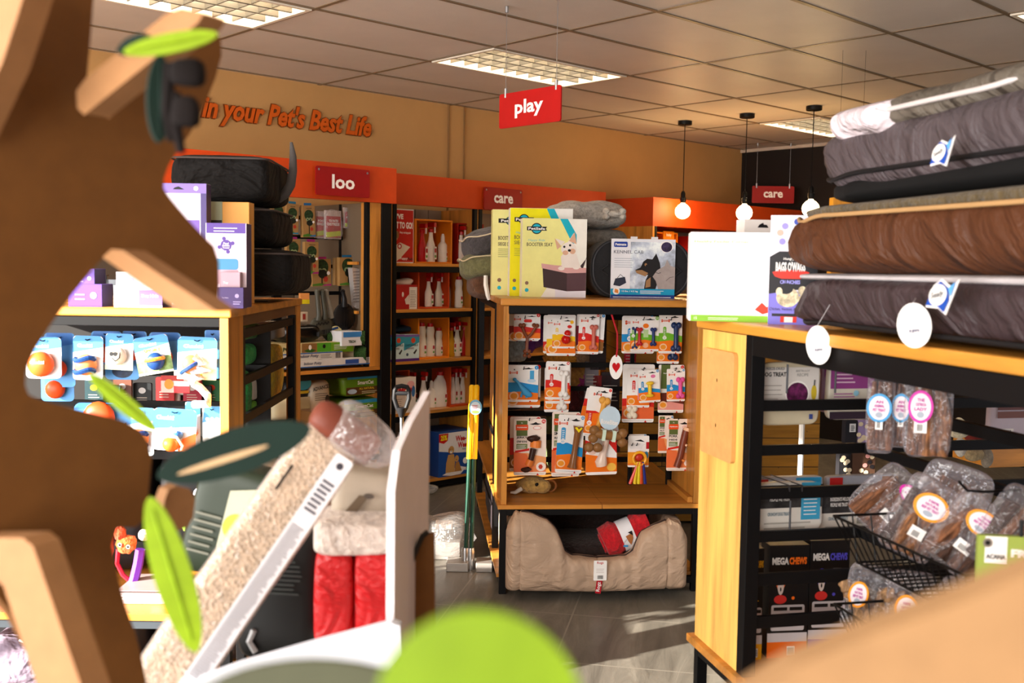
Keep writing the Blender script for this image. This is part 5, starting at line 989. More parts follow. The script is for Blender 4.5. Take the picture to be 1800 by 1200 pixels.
pbox(RM, (771, 757, 826, 833), Y2 + .0, .3, 'blue and white box of Wee-Wee pads with two golden dogs on the bottom shelf', 'box', 'pads_box', WB, lambda a, t, w, h: (a.quad(-w * .49, -h * .49, w * .49, h * .47, -.0002, M('#e4e0e0', .4)), art_wee(a, t, w, h)), z0=s5, rz=0)
pbox(RM, (686, 768, 730, 845), Y2 + .02, .3, 'white pad box with a stroller print behind the shovel on the bottom shelf', 'box', 'pads_box', M('#dcd4d0', .45), lambda a, t, w, h: (a.quad(-w * .5, -h * .5, w * .5, -h * .2, -.0005, WB), a.disc(-w * .35, h * .34, w * .12, w * .12, -.0009, M('#c01818', .4)), a.disc(w * .0, -h * .2, w * .12, h * .2, -.001, M('#9a6a38', .5)), a.tube([(-w * .1, -.002, h * .4), (w * .2, -.002, 0), (0, -.002, -h * .1)], .006, INK, 5)), z0=s5)
# ---------------- unit 1 hanging goods
def hang(px, Y, d, col, lb, name, cat, art=None, tilt=0, group='packs hanging in the loo unit'):
    cx, cz, w, h = RM.rect(*px, Y); t = thing(name, lb, cat, RM.at(cx, Y, cz, 0, tilt), group)
    MB().box(-w / 2, 0, -h / 2, w / 2, d, h / 2, M(col, .55)).build('carton', t, bev=.001)
    if art: a = MB(); art(a, t, w, h); a.build('print', t)
    return t
def art_tree(tabc):
    def f(a, t, w, h):
        a.rquad(-w * .3, h * .5, w * .3, h * .58, .002, .01, M(tabc, .5)); a.disc(0, h * .2, w * .36, w * .36, -.0006, M('#22381c', .6, 'photo', s=60)); a.disc(-w * .1, h * .06, w * .13, w * .13, -.001, M('#8fa070', .5)); a.disc(w * .12, h * .06, w * .13, w * .13, -.001, M('#8fa070', .5)); a.disc(-w * .1, h * .06, w * .05, w * .06, -.0014, INK, 8); a.disc(w * .12, h * .06, w * .05, w * .06, -.0014, INK, 8)
        a.disc(w * .05, -h * .05, w * .25, w * .2, -.0012, M('#141a10', .5)); a.quad(-w * .03, -h * .4, w * .03, -h * .1, -.001, INK); a.disc(w * .2, -h * .24, w * .12, w * .13, -.0012, M('#b03828', .5)); a.poly([(-w * .5, -h * .48), (-w * .5, -h * .42), (-w * .1, -h * .38), (w * .2, -h * .42), (w * .2, -h * .48)], -.0008, M('#4a7a28', .5)); a.poly([(w * .0, -h * .48), (w * .1, -h * .44), (w * .5, -h * .42), (w * .5, -h * .48)], -.001, M(tabc, .5)); a.lines(-w * .2, h * .4, w * .3, h * .43, 1, -.001, INK, .5); a.disc(w * .35, -h * .02, w * .09, w * .09, -.0014, WHT, 10)
    return f
KR = '#a07a48'
YH = YG - .05
for px, dy, lb, tc in (((478, 360, 501, 395), .02, 'plain edged kraft box at the far left of the top hanging row', '#2a7aa0'), ((503, 358, 525, 412), 0, 'kraft box with green tree creature, left in the top hanging row', '#2a7aa0'), ((532, 361, 554, 417), 0, 'kraft box with green tree creature beside the red bags', '#2a70a8'), ((504, 420, 528, 470), 0, 'kraft box top peeping above the dark cushions', '#9a2070'), ((536, 425, 560, 482), -.06, 'narrow kraft box with a magenta tab in front of the second row', '#9a2070'), ((549, 455, 582, 503), .0, 'kraft box with tree creature and pink corner in the second row', '#b02880'), ((597, 452, 627, 502), -.06, 'kraft box with tree creature and blue tab at the right of the second row', '#1f6a98')):
    hang(px, YH + dy, .03, KR, lb, 'kraft_box', 'box', art_tree(tc), tilt=random.uniform(-.04, .04))
hang((589, 453, 600, 501), YH - .03, .03, '#8a6a40', 'kraft box half hidden behind the blue-tabbed one', 'kraft_box', 'box')
def art_redbag(t1, t2):
    def f(a, t, w, h): a.quad(-w * .46, -h * .45, w * .46, h * .3, -.0006, M('#a81c1c', .4)); a.poly([(-w * .46, -h * .45), (w * .46, -h * .38), (w * .46, -h * .2), (-w * .46, -h * .27)], -.001, M('#b8c820', .4)); a.text(t1, 0, h * .14, -.001, WHT, w=w * .6, h=h * .09, bold=.03); a.text(t2, 0, h * .02, -.001, WHT, w=w * .75, h=h * .1, bold=.03)
    return f
CLR = M('#e8e8ec', .3, 'clear', a=.1)
for px, dy, lb, a1, a2 in (((555, 371, 573, 418), .03, 'left crinkled red plastic pack of the hanging red ones', 'POO', 'BAGS'), ((572, 370, 600, 420), 0, 'wide red plastic pack reading distress in the top row', 'YOU RATED', 'DISTRESS'), ((605, 365, 631, 401), 0, 'small red plastic pack at the right of the top row', 'WET', 'ONES')):
    t = hang(px, YH + dy, .02, '#b9a8a0', lb, 'plastic_pack', 'package', art_redbag(a1, a2))
    cx, cz, w, h = RM.rect(*px, YH); MB().pillow(0, .0, 0, w * 1.05, .05, h * 1.05, CLR, .5, .5, 20, .12, px[0]).build('film_wrap', t, smooth=True)
hang((528, 515, 544, 534), YH - .1, .02, '#d89050', 'small orange and yellow pack left of the litter scoops', 'plastic_pack', 'package', lambda a, t, w, h: a.quad(-w * .5, -h * .5, w * .5, -h * .1, -.001, M('#d8c820', .4)))
hang((528, 548, 541, 565), YH - .1, .02, '#c8b8a0', 'small pale pack with red square under the orange pack', 'plastic_pack', 'package', lambda a, t, w, h: a.quad(-w * .2, -h * .3, w * .2, h * .3, -.001, M('#903028', .4)))
# silver vent bag at right
cx, cz, w, h = RM.rect(619, 470, 649, 545, Y1 + .12)
t = thing('silver_bag', 'crinkled silver and white bag standing on the small side shelf', 'package', RM.at(cx, Y1 + .13, cz - .0, 0, .0)); MB().prism([(-w * .45, h * .5), (w * .2, h * .45), (w * .45, -h * .4), (w * .4, -h * .46), (-w * .2, -h * .46)], 0, .05, M('#c9c9cc', .3, 'metal', m=.5)).build('bag', t, bev=.01)
a = MB(); [a.poly([(-w * .4 + w * .05 * (i % 3), h * .4 - i * h * .07), (w * .3, h * .42 - i * h * .07), (w * .3, h * .40 - i * h * .07), (-w * .4, h * .385 - i * h * .07)], -.001, M('#6a6468', .5)) for i in range(11)]; a.build('print', t)
# litter scoops
YSC = YH - .14
for u, v0, v1, rr_, c, lb, rot in ((588, 507, 600, .085, '#3a3a36', 'large grey slotted litter scoop with a round cream sticker', .22), (572, 508, 590, .06, '#44443c', 'grey litter scoop behind the large one at left', .1), (607, 508, 580, .085, '#15161a', 'black slotted litter scoop at the right of the grey ones', .12), (560, 507, 592, .06, '#4c4c44', 'leftmost dull grey litter scoop on the hooks', .05)):
    x, z0 = RM.L(u, v1, YSC); _, z1 = RM.L(u, v0, YSC); hh = z1 - z0; dx = .02 if u == 588 else .0
    t = thing('litter_scoop', lb, 'litter scoop', RM.at(x, YSC + dx, z0 + rr_, 0, -rot), 'litter scoops on hooks'); m_ = M(c, .35)
    MB().tube([(0, 0, rr_ * .8), (0, -.01, rr_ * 1.4), (0, 0, hh * .6), (0, 0, hh - rr_ - .01), (0, 0, hh - rr_)], [.022, .016, .014, .018, .008], M('#8a8a84', .3) if u == 588 else m_, 10).build('handle', t, smooth=True)
    mb = MB(); mb.ell(0, .012, 0, rr_, .02, rr_ * 1.05, m_, 24); sb_ = mb.build('scoop_bowl', t, smooth=True)
    a = MB(); [a.quad(-rr_ * .5 + i * rr_ * .2, -rr_ * .75, -rr_ * .5 + i * rr_ * .2 + .006, -rr_ * .3, -.012, INK) for i in range(6)]; [a.disc(rr_ * (-.3 + .2 * i), rr_ * (.3 + .12 * (i % 2)), .005, .008, -.0105, INK, 8) for i in range(4)]; a.build('slots', sb_)
    if u == 588: a = MB(); a.disc(.0, -rr_ * .35, rr_ * .62, rr_ * .5, -.016, M('#e8dca0', .5), 22); a.rquad(-.02, -rr_ * .12, .03, rr_ * .05, .004, -.018, M('#2a4a80', .5)); a.lines(-.02, -rr_ * .6, .03, -rr_ * .25, 3, -.018, M('#8a7a40', .5), .3); a.build('sticker', sb_)
# black hood box + long boxes on shelf
x, _ = RM.L(555, 560, Y1 + .05); zs = SH1[0]
cx, cz, w, h = RM.rect(500, 572, 567, 600, Y1 + .08)
t = thing('litter_hood', 'glossy black rounded plastic tray resting on the turf boxes', 'tray', RM.at(cx, Y1 + .1, cz)); MB().pillow(0, .08, 0, w, .22, h * 1.1, M('#08080a', .2), .4, .5, 30, .03, 2).build('shell', t, smooth=True)
def long_box(px, dy, d, col, lb, art, rz=0):
    cx, cz, w, h = RM.rect(*px, Y1 + dy); t = thing('turf_box', lb, 'box', RM.at(cx, Y1 + dy, cz - h / 2, rz), 'long boxes on the loo unit shelf'); MB().box(-w / 2, 0, .0005, w / 2, d, h, M(col, .5)).build('carton', t, bev=.001); a = MB(); a.T = T(0, 0, h / 2); art(a, t, w, h); a.build('print', t)
long_box((440, 633, 650, 646), -.0, .3, '#d8d8dc', 'lowest thin white and blue indoor potty box, widest of the stack', lambda a, t, w, h: (a.quad(-w * .5, -h * .5, w * .5, -h * .35, -.0005, M('#2a60a8', .4)), a.quad(w * .28, -h * .3, w * .4, h * .3, -.0008, M('#2a50a0', .4)), a.text('Indoor Potty', w * .0, 0, -.001, M('#3a4a70', .4), h=h * .5, shear=.2)))
long_box((440, 621, 602, 634), .01, .25, '#c9c9c8', 'thin indoor potty box second from the bottom with a barcode', lambda a, t, w, h: (a.quad(-w * .5, h * .35, w * .5, h * .5, -.0005, M('#2a60a8', .4)), a.text('Indoor Potty', w * .12, 0, -.001, M('#2a3a60', .4), h=h * .55, shear=.2), a.lines(w * .25, -h * .3, w * .38, h * .3, 3, -.001, M('#8a8a8a', .5)), [a.quad(w * .42 + i * w * .01, -h * .4, w * .42 + i * w * .01 + w * .005, h * .35, -.001, INK) for i in range(6)]))
long_box((440, 604, 621, 622), .02, .25, '#c8b888', 'green and tan turf box with a small dog on grass, top of the stack', lambda a, t, w, h: (a.quad(w * .27, -h * .5, w * .5, h * .5, -.0005, M('#6aa020', .4)), a.quad(-w * .02, -h * .5, w * .13, h * .5, -.0006, M('#8a6438', .5)), a.poly([(-w * .0, -h * .2), (w * .06, -h * .5), (w * .12, -h * .2), (w * .06, -.0)], -.001, M('#2a5a1c', .5)), a.disc(w * .06, h * .1, w * .015, h * .25, -.0014, WHT), a.quad(w * .13, -h * .5, w * .27, h * .5, -.0006, M('#4c9a28', .4)), a.disc(w * .2, h * .15, w * .015, h * .2, -.001, INK), a.text('POOCH', -w * .12, 0, -.001, M('#1c3a18', .4), h=h * .4, bold=.03), a.lines(w * .3, -h * .2, w * .46, h * .35, 4, -.001, WHT, .3)))
for u0, v0, u1, v1, lb, boxd in ((596, 580, 646, 608, 'upper rolled artificial turf in a blue white box', 1), (618, 606, 648, 638, 'lower rolled artificial turf with a pale cardboard sleeve', 0)):
    cx, cz, w, h = RM.rect(u0, v0, u1, v1, Y1 + .03); r = h * .46
    t = thing('turf_roll', lb, 'artificial turf', RM.at(cx, Y1 + .1, cz), 'artificial turf rolls')
    MB().tube([(-w * .5, .06, 0), (w * .38, -.08, 0)], r, M('#2a4a1c', .8, 'grass'), 22).build('turf', t, smooth=True)
    if boxd: MB().box(-w * .5, -.1, -r * .98, w * .2, .1, r * .98, M('#e0e4ee', .45)).build('carton', t, bev=.001); a = MB(); a.T = T(-w * .15, -.101, 0); a.quad(-w * .3, r * .2, w * .33, r * .9, -.0005, M('#3a80c8', .4)); a.text('TECH', w * .0, -r * .4, -.001, M('#1a3a1c', .4), w=w * .25, bold=.04); a.build('print', t)
    else: MB().tube([(-w * .46, .05, 0), (w * .0, -.02, 0)], r * 1.04, M('#c8c0a8', .5), 22).build('sleeve', t, smooth=True)
    p_ = (w * .38 + .0, -.081, 0); MB().tube([(w * .385, -.082, 0), (w * .39, -.09, 0)], [r * .5, r * .5], M('#b8b8a8', .6), 18).build('core', t, smooth=True); MB().tube([(w * .39, -.088, 0), (w * .395, -.098, 0)], [r * .42, r * .42], M('#101a0c', .8), 18).build('hollow', t, smooth=True)
# lower shelf litter bags
zs = SH1[1]
def sack(u0, v0, u1, v1, dy, d, col, lb, name='litter_bag', art=None, seed=1, frm=RM, Y=None, group='litter bags on the lower shelf', cat='bag'):
    Yp = (Y1 if Y is None else Y) + dy; cx, cz, w, h = frm.rect(u0, v0, u1, v1, Yp); t = thing(name, lb, cat, frm.at(cx, Yp + d / 2, cz), group); MB().pillow(0, 0, 0, w, d, h, M(col, .4), .35, .45, 36, .035, seed).build('sack', t, smooth=True)
    if art: a = MB(); a.T = T(0, -d / 2 - .004, 0); art(a, t, w, h); a.build('print', t)
    return t
def art_cat(a, t, w, h): a.quad(-w * .42, h * .25, w * .45, h * .45, -.002, M('#2f8ab8', .4)); a.quad(-w * .45, -h * .36, w * .45, h * .28, -.003, M('#5c8a1c', .4)); a.quad(-w * .45, -h * .36, w * .45, -h * .05, -.004, M('#5a3c20', .4)); a.text('SmartCat', w * .05, h * .13, -.005, WHT, w=w * .42, h=h * .16, bold=.03); a.text('ALL NATURAL', w * .08, -h * .12, -.005, M('#e0c030', .4), w=w * .4, h=h * .09, bold=.02); a.disc(-w * .3, -h * .22, w * .12, h * .1, -.006, M('#a8c0d8', .5)); a.lines(-w * .05, -h * .33, w * .35, -h * .2, 2, -.005, M('#c8c8a0', .5), .4)
sack(604, 656, 671, 698, .05, .3, '#6a8a20', 'green bag of natural cat litter lying on its side', art=art_cat, seed=3)
sack(598, 700, 672, 736, .05, .3, '#5a8018', 'second green litter bag below the first one', art=art_cat, seed=9)
sack(500, 662, 546, 722, .08, .25, '#20242a', 'black pet food bag with a teal round badge behind the left rack', seed=5, art=lambda a, t, w, h: (a.disc(w * .2, h * .3, w * .3, h * .2, -.004, M('#2a90a8', .4)), a.quad(-w * .3, h * .0, w * .4, h * .08, -.004, M('#c8a828', .4)), a.quad(-w * .3, -h * .45, w * .45, -h * .1, -.003, M('#c8c0a0', .5))))
sack(545, 668, 584, 726, .06, .25, '#c8bca8', 'cream pet food bag with dark lettering between the green and black bags', seed=6, art=lambda a, t, w, h: (a.text('ADVANCED', 0, h * .28, -.004, INK, w=w * .8, h=h * .12, bold=.02, rot=.15), a.lines(-w * .3, -h * .1, w * .3, h * .15, 4, -.003, M('#6a6058', .5), .3), a.disc(w * .25, -h * .1, w * .1, h * .15, -.004, M('#302820', .5))))
sack(480, 700, 530, 740, .0, .2, '#d0c8a8', 'pale small bag in front of the black pet food bag', seed=7)
# ================================================================== RIGHT RACK GOODS
def gpx(fr, u, v, ax, val): return fr.hit(u, v, ax, val)
# boxes on top
def art_feeder(a, t, w, h):
    GN = M('#8cc63c', .4); a.quad(-w * .48, -h * .5, w * .5, -h * .43, -.0006, GN); a.text('Healthy Feeder Corner', -w * .46, h * .39, -.001, M('#a8cf78', .4), w=w * .56, h=h * .03, al='L')
    for x0, x1, z0, z1, n in ((-.4, -.05, .05, .3, 7), (.05, .45, .0, .3, 12), (-.4, -.02, -.22, -.05, 4), (.1, .45, -.2, -.05, 4)): a.lines(w * x0, h * z0, w * x1, h * z1, n, -.0008, M('#cfccd6', .5), .25)
    a.poly([(w * .18, -h * .36), (w * .25, -h * .28), (w * .3, -h * .33), (w * .36, -h * .3), (w * .36, -h * .38), (w * .26, -h * .41)], -.001, M('#c8402c', .4)); a.poly([(w * .36, -h * .38), (w * .36, -h * .26), (w * .42, -h * .23), (w * .5, -h * .26), (w * .5, -h * .38)], -.001, M('#2a2426', .4)); a.text('15', -w * .43, -h * .465, -.001, WHT, h=h * .03); a.lines(-w * .3, -h * .48, w * .1, -h * .445, 2, -.001, WHT, .3)
pbox(RG, (1219, 408, 1375, 556), .13, .15, 'large white feeder box with a green base strip on the right rack', 'box', 'feeder_box', M('#f4f1f4', .4), art_feeder, z0=ZT, side=None, rz=-.34)
pbox(RG, (1307, 386, 1372, 500), .31, .06, 'white box with a hanging slot behind the feeder box', 'box', 'hang_box', M('#f0e9e4', .45), lambda a, t, w, h: a.poly([(-w * .15, h * .42), (w * .15, h * .42), (w * .1, h * .45), (w * .02, h * .45), (0, h * .47), (-w * .1, h * .45)], -.001, INK), z0=ZT)
def art_bags(a, t, w, h):
    BL = M('#18161c', .4); PU = M('#7f78d8', .4); a.poly([(-w * .5, -h * .5), (w * .5, -h * .5), (w * .5, -h * .24), (w * .2, -h * .2), (-w * .2, -h * .18), (-w * .5, -h * .22)], -.0005, PU); a.poly([(-w * .5, -h * .22), (w * .1, -h * .18), (w * .5, -h * .24), (w * .5, h * .12), (w * .3, h * .17), (-w * .3, h * .17), (-w * .5, h * .12)], -.0008, BL)
    a.text('Hungry', -w * .1, h * .1, -.0012, WHT, w=w * .22, bold=.02); a.text("BAGS O'WAGS", -w * .06, h * .03, -.0012, WHT, w=w * .62, h=h * .09, bold=.05); a.poly([(-w * .38, -h * .06), (-w * .44, -h * .02), (-w * .3, -h * .0), (w * .2, -h * .0), (w * .34, -h * .02), (w * .26, -h * .06), (w * .14, -h * .08), (-w * .24, -h * .08)], -.0012, M('#d83020', .4)); a.text('CRUNCHIES', -w * .06, -h * .11, -.0012, M('#9a98e8', .4), w=w * .42, h=h * .035, bold=.04)
    c_ = M('#cdbfa0', .5, 'photo', s=40); a.disc(-w * .1, -h * .25, w * .24, h * .09, -.0014, c_); a.disc(-w * .14, -h * .17, w * .15, h * .05, -.0017, BL); a.disc(-w * .28, -h * .2, w * .07, h * .04, -.0018, c_); a.disc(w * .2, -h * .19, w * .09, h * .045, -.0018, c_); a.disc(w * .18, -h * .27, w * .07, h * .04, -.0018, c_)
    a.text('Chicken, Venison, Beef Flavour', -w * .05, -h * .36, -.0012, M('#3a3070', .4), w=w * .85, h=h * .03, shear=.2); a.quad(-w * .42, -h * .425, w * .3, -h * .40, -.0012, BL); a.quad(-w * .24, -h * .48, w * .1, -h * .425, -.0012, M('#d83020', .4)); a.quad(-w * .16, -h * .48, w * .02, -h * .43, -.0015, WHT)
    for x, z, c in ((-.2, .4, '#9a90e0'), (.05, .44, '#3a50b0'), (-.25, .26, '#9a90e0'), (-.05, .28, '#c8c0f0'), (-.3, .34, '#e8b0a0')): a.disc(w * x, h * z, w * .07, h * .03, -.001, M(c, .4), 8)
    a.quad(w * .2, h * .2, w * .5, h * .38, -.001, M('#e86a20', .4)); a.disc(w * .3, h * .35, w * .1, h * .03, -.0014, WHT)
pbox(RG, (1357, 378, 1432, 563), -.02, .11, 'purple, black and white carton of crunchies beside the stacked dog beds', 'box', 'treat_carton', M('#e9e4f0', .4), art_bags, z0=ZT, rz=-.46, side=M('#5f5a58', .5))
# stacked beds: long sides along the rack
def edge_y(u, v, x): return RG.LX(u, v, x)
XB = .02
def big_bed(u0, v0, v1, x0, w, L, mat, label, seed, e=.28, ez=.55, wob=.03, pipe=None, name='pet_bed', wr=.02, zb=None, hmul=1):
    y1, zt = RG.LX(u0, v0, x0 + .08); _, zb_ = RG.LX(u0, v1, x0 + .08); y1 += .0
    if zb is not None: zb_ = zb
    h = (zt - zb_) * hmul
    t = thing(name, label, 'pet bed', RG.at(x0 + w / 2, y1 - L / 2, zb_ + h / 2), 'folded dog beds stacked on the right rack')
    MB().pillow(0, 0, 0, w, L, h, mat, e, ez, 72, wob, seed, 2.0, wr=wr).build('cushion', t, smooth=True)
    return t, (RG.at(x0 + w / 2, y1 - L / 2, zb_ + h / 2), w, L, h)
b1, q1 = big_bed(1424, 478, 590, .0, .85, 1.45, M('#3a2d30', .5, 'wrinkle'), 'dark grey-brown folded dog bed at the bottom of the right stack', 3, zb=ZT + .004, e=.2, ez=.4)
b2, q2 = big_bed(1410, 366, 488, -.01, .85, 1.5, M('#502c16', .55, 'wrinkle'), 'chocolate brown dog bed with a tan piped edge, middle of the stack', 7, e=.22, ez=.5)
b3, q3 = big_bed(1462, 218, 366, .06, .8, 1.35, M('#4e4548', .5, 'wrinkle'), 'grey dog bed with a black underside on top of the right stack', 12, e=.3, ez=.6)
def rim(w, L, e, k=1.0, wv=.0, z=0, n=72, sd=0): return [(w * .5 * k * math.copysign(abs(math.cos(q)) ** e, math.cos(q)), L * .5 * k * math.copysign(abs(math.sin(q)) ** e, math.sin(q)), z + wv * math.sin(q * 9 + sd)) for q in [i * 2 * math.pi / n for i in range(n)]]
_, w, L, h = q2; MB().tube(rim(w, L, .22, .985, .006, h * .3), .0055, M('#b08a5c', .6), 8, closed=True).build('piping', b2, smooth=True); MB().pillow(0, 0, h * .37, w * .95, L * .95, h * .3, M('#5a4a2c', .9, 'plush'), .22, .5, 50, .04, 4).build('fleece_top', b2, smooth=True)
_, w, L, h = q3; MB().tube(rim(w, L, .3, 1.0, .004, -h * .2), .006, M('#0e0d10', .6), 8, closed=True).build('piping', b3, smooth=True); MB().pillow(0, 0, -h * .33, w * .965, L * .965, h * .34, M('#050506', .8), .28, .5, 50, .03, 5).build('black_base', b3, smooth=True)
_, w, L, h = q1; MB().tube(rim(w, L, .2, .98, .003, -h * .38), .006, M('#0e0d10', .6), 8, closed=True).build('piping', b1, smooth=True)
MB().pillow(.0, 0, h * .42, w * .96, L * .97, h * .16, M('#b8b2b4', .6, 'fabric'), .22, .5, 50, .05, 8).build('lining', b1, smooth=True)
# cushion lying on top with a white corner
y1, zt = RG.LX(1466, 206, .12); _, zb_ = RG.LX(1466, 290, .12)
t = thing('cushion', 'grey cushion with white ends and piping lying on the topmost bed', 'cushion', RG.at(.38, y1 - .46, (zt + zb_) / 2 + .03)); h = (zt - zb_) * .9
MB().pillow(0, -.05, 0, .62, .9, h * 1.05, M('#625a50', .6, 'wrinkle'), .45, .75, 50, .05, 5).build('cover', t, smooth=True)
MB().pillow(-.02, .24, -.008, .64, .34, h * 1.1, M('#d9ccd2', .6, 'wrinkle'), .4, .75, 40, .05, 6).build('white_end', t, smooth=True)
MB().tube(rim(.62, .9, .45, 1.02, .004, .0), .006, M('#cfc6c4', .6), 8, closed=True).build('piping', t, smooth=True)
# logos on the beds
def sealy(u, v, x, size, lab, rot, tx=True, par=None):
    y, z = RG.LX(u, v, x); t = thing('brand_patch', lab, 'label', RG.at(x, y, z, -math.pi / 2, rot)); B1 = M('#1a4aa8', .4); B2 = M('#5aa0e0', .4); s = size
    a = MB(); a.poly([(-s * .62, -s * .5), (-s * .3, s * .25), (s * .1, s * .5), (s * .6, s * .3), (s * .95, s * .6), (s * .7, 0), (s * .45, -s * .6), (s * .05, -s * .45)], 0, WHT); a.build('border', t, solid=.002)
    a = MB(); a.poly([(-s * .55, -s * .42), (-s * .25, s * .2), (s * .1, s * .43), (s * .5, s * .25), (s * .6, -s * .1), (s * .4, -s * .52), (s * .05, -s * .38)], -.003, B1); a.poly([(s * .5, s * .25), (s * .85, s * .5), (s * .66, 0)], -.0035, B2); a.disc(s * .05, -s * .02, s * .46, s * .33, -.0045, WHT, 24, .4); a.text('Sealy', s * .05, -s * .02, -.006, M('#2a3038', .5), w=s * .7, h=s * .26, shear=.35, bold=.01, rot=.3); a.build('emblem', t)
    return t
sealy(1650, 517, -.06, .062, 'blue and white Sealy patch on the dark bottom bed', .1)
sealy(1652, 268, -.0, .05, 'small blue and white Sealy patch on the grey top bed', .0)
def oval_tag(px, xpl, lab, top, strn=True):
    y0, z0 = RG.LX(px[0], (px[1] + px[3]) / 2, xpl); y1, z1 = RG.LX(px[2], (px[1] + px[3]) / 2, xpl); um = (px[0] + px[2]) / 2
    zt = RG.LX(um, px[1], xpl)[1]; zb = RG.LX(um, px[3], xpl)[1]; yc, zc = (y0 + y1) / 2, (zt + zb) / 2; p = RG.M @ Vector((xpl, yc, zc)); q = Vector(ray(um, 600)); yaw = math.atan2(q[1], q[0]) - math.pi / 2 - .3
    depth = p.y; w = (px[2] - px[0]) / 1810 * depth * 1.05; h = zt - zb
    t = thing('swing_tag', lab, 'tag', Matrix.Translation(p) @ Matrix.Rotation(yaw, 4, 'Z') @ Matrix.Rotation(-.12, 4, 'Y'), 'oval swing tags'); MB().prism([(w / 2 * math.cos(k), h / 2 * math.sin(k)) for k in [i * math.pi / 16 for i in range(32)]], 0, .001, WHT).build('tag', t)
    a = MB(); a.lines(-w * .25, -h * .05, w * .25, h * .15, 3, -.001, M('#8a8a94', .5), .25); a.text('R899', 0, -h * .12, -.001, M('#3a3a60', .5), w=w * .3, bold=.03); a.lines(-w * .2, h * .2, w * .2, h * .3, 3, -.001, M('#9a9a9a', .5), .4); a.build('print', t)
    tp = (Matrix.Translation(p) @ Matrix.Rotation(yaw, 4, 'Z') @ Matrix.Rotation(-.12, 4, 'Y')).inverted() @ (RG.M @ Vector((.012, *RG.LX(*top, .012)))); MB().tube([(0, -.001, h * .47), tp], .0008, M('#c8c8cc', .4), 5).build('string', t)
oval_tag((1418, 572, 1460, 641), -.03, 'narrow oval white swing tag hanging over the wood edge, left of the two', (1462, 530))
oval_tag((1579, 532, 1636, 612), -.045, 'wide oval white swing tag below the blue patch on the dark bed', (1612, 520))
# pouches on the far side of the end rails
def pouch(px, y, lab, base, art, d=.03, seed=1, tilt=0, fr=RG, group='treat pouches behind the end rails'):
    cx, cz, w, h = fr.rect(*px, y); t = thing('treat_pouch', lab, 'package', fr.at(cx, y + d / 2, cz, 0, tilt), group)
    MB().pillow(0, 0, 0, w, d, h, M(base, .35), .25, .3, 32, .02, seed).build('pouch', t, smooth=True); a = MB(); a.T = T(0, -d / 2 - .003, 0); art(a, t, w, h); a.build('print', t); return t
pouch((1331, 636, 1442, 748), .06, 'cream pouch reading DOG TREATS with a purple bowl and a pear', '#cfc4a8', lambda a, t, w, h: (a.quad(-w * .45, -h * .22, w * .46, h * .42, -.0005, M('#ddd9d4', .4)), a.text('FREEZE-DRIED', -w * .24, h * .4, -.001, INK, w=w * .3, h=h * .04), a.text('DOG TREATS', -w * .24, h * .31, -.001, INK, w=w * .42, h=h * .07, bold=.04), a.lines(-w * .44, -h * .15, -w * .1, h * .2, 5, -.001, M('#908a84', .5), .15), a.disc(w * .12, 0, w * .19, h * .21, -.001, WHT), a.disc(w * .12, 0, w * .17, h * .18, -.0015, M('#5a1c4a', .5, 'photo', s=60)), a.disc(w * .385, h * .02, w * .045, h * .12, -.001, M('#c8b030', .4)), a.tube([(w * .385, -.002, h * .13), (w * .39, -.002, h * .22)], .002, INK, 4), a.text('BEETROOT', w * .2, h * .36, -.001, M('#8a8a88', .5), w=w * .22), a.text('RECIPE', w * .2, h * .3, -.001, M('#8a8a88', .5), w=w * .18), a.quad(w * .32, -h * .4, w * .38, -h * .32, -.001, M('#3a4a8a', .4))), seed=2)
pouch((1457, 637, 1535, 738), .08, 'purple and cream pouch behind the rails, right of the dog treats pouch', '#cfcabc', lambda a, t, w, h: (a.quad(-w * .48, h * .05, w * .5, h * .47, -.0006, M('#8a3a80', .4)), a.quad(-w * .48, -h * .48, w * .48, -h * .35, -.0006, M('#2a1c2c', .4)), a.lines(-w * .35, h * .15, w * .1, h * .35, 3, -.001, M('#d8b8d0', .4), .35), a.lines(-w * .4, -h * .1, w * .1, h * .0, 2, -.001, M('#a86a9a', .5), .4), a.disc(w * .1, -h * .03, w * .06, w * .06, -.001, M('#8ac0d8', .4))), seed=5)
pouch((1445, 620, 1475, 725), .12, 'mauve pouch edge tucked behind the purple and cream pouch', '#8a6a80', lambda a, t, w, h: a.quad(-w * .4, h * .1, w * .4, h * .45, -.0006, M('#7a2a68', .4)), seed=6)
for px, y, lb, c2, sd in (((1331, 848, 1447, 935), .06, 'black, white and blue pouch reading INGREDIENTS WE LOVE on the lower rails', '#3a98c0', 3), ((1440, 860, 1540, 940), .10, 'grey and white pouch beside the blue labelled one, by the upper basket', '#8a8a80', 4)):
    pouch(px, y, lb, '#dcd8d0', (lambda c2: lambda a, t, w, h: (a.quad(-w * .48, 0, w * .48, h * .46, -.0006, M('#2c2b2c', .5, 'photo', s=30)), a.text('INGREDIENTS WE LOVE', -w * .15, h * .3, -.0012, WHT, w=w * .35, h=h * .08, bold=.02), a.text('PEOPLE WE TRUST', -w * .17, h * .18, -.0012, WHT, w=w * .3, h=h * .08, bold=.02), a.text('CRUNCHY DOG TREATS', -w * .18, -h * .12, -.0012, M('#3a6a80', .4), w=w * .34, h=h * .07), a.quad(w * .15, -h * .25, w * .44, h * .5, -.0012, M(c2, .4)), a.lines(w * .19, -h * .15, w * .4, h * .3, 6, -.0016, WHT, .2), a.lines(-w * .4, -h * .42, w * .4, -h * .22, 2, -.001, M('#a8a49c', .5), .3)))(c2), seed=sd)
pouch((1336, 838, 1448, 862), .16, 'blue topped pouch behind, peeking over the lower rail', '#b8bcc8', lambda a, t, w, h: (a.quad(w * .05, -h * .45, w * .45, h * .45, -.001, M('#2a9ad0', .4)), a.quad(-w * .5, -h * .4, -w * .38, h * .4, -.001, M('#b82020', .4))), seed=9)
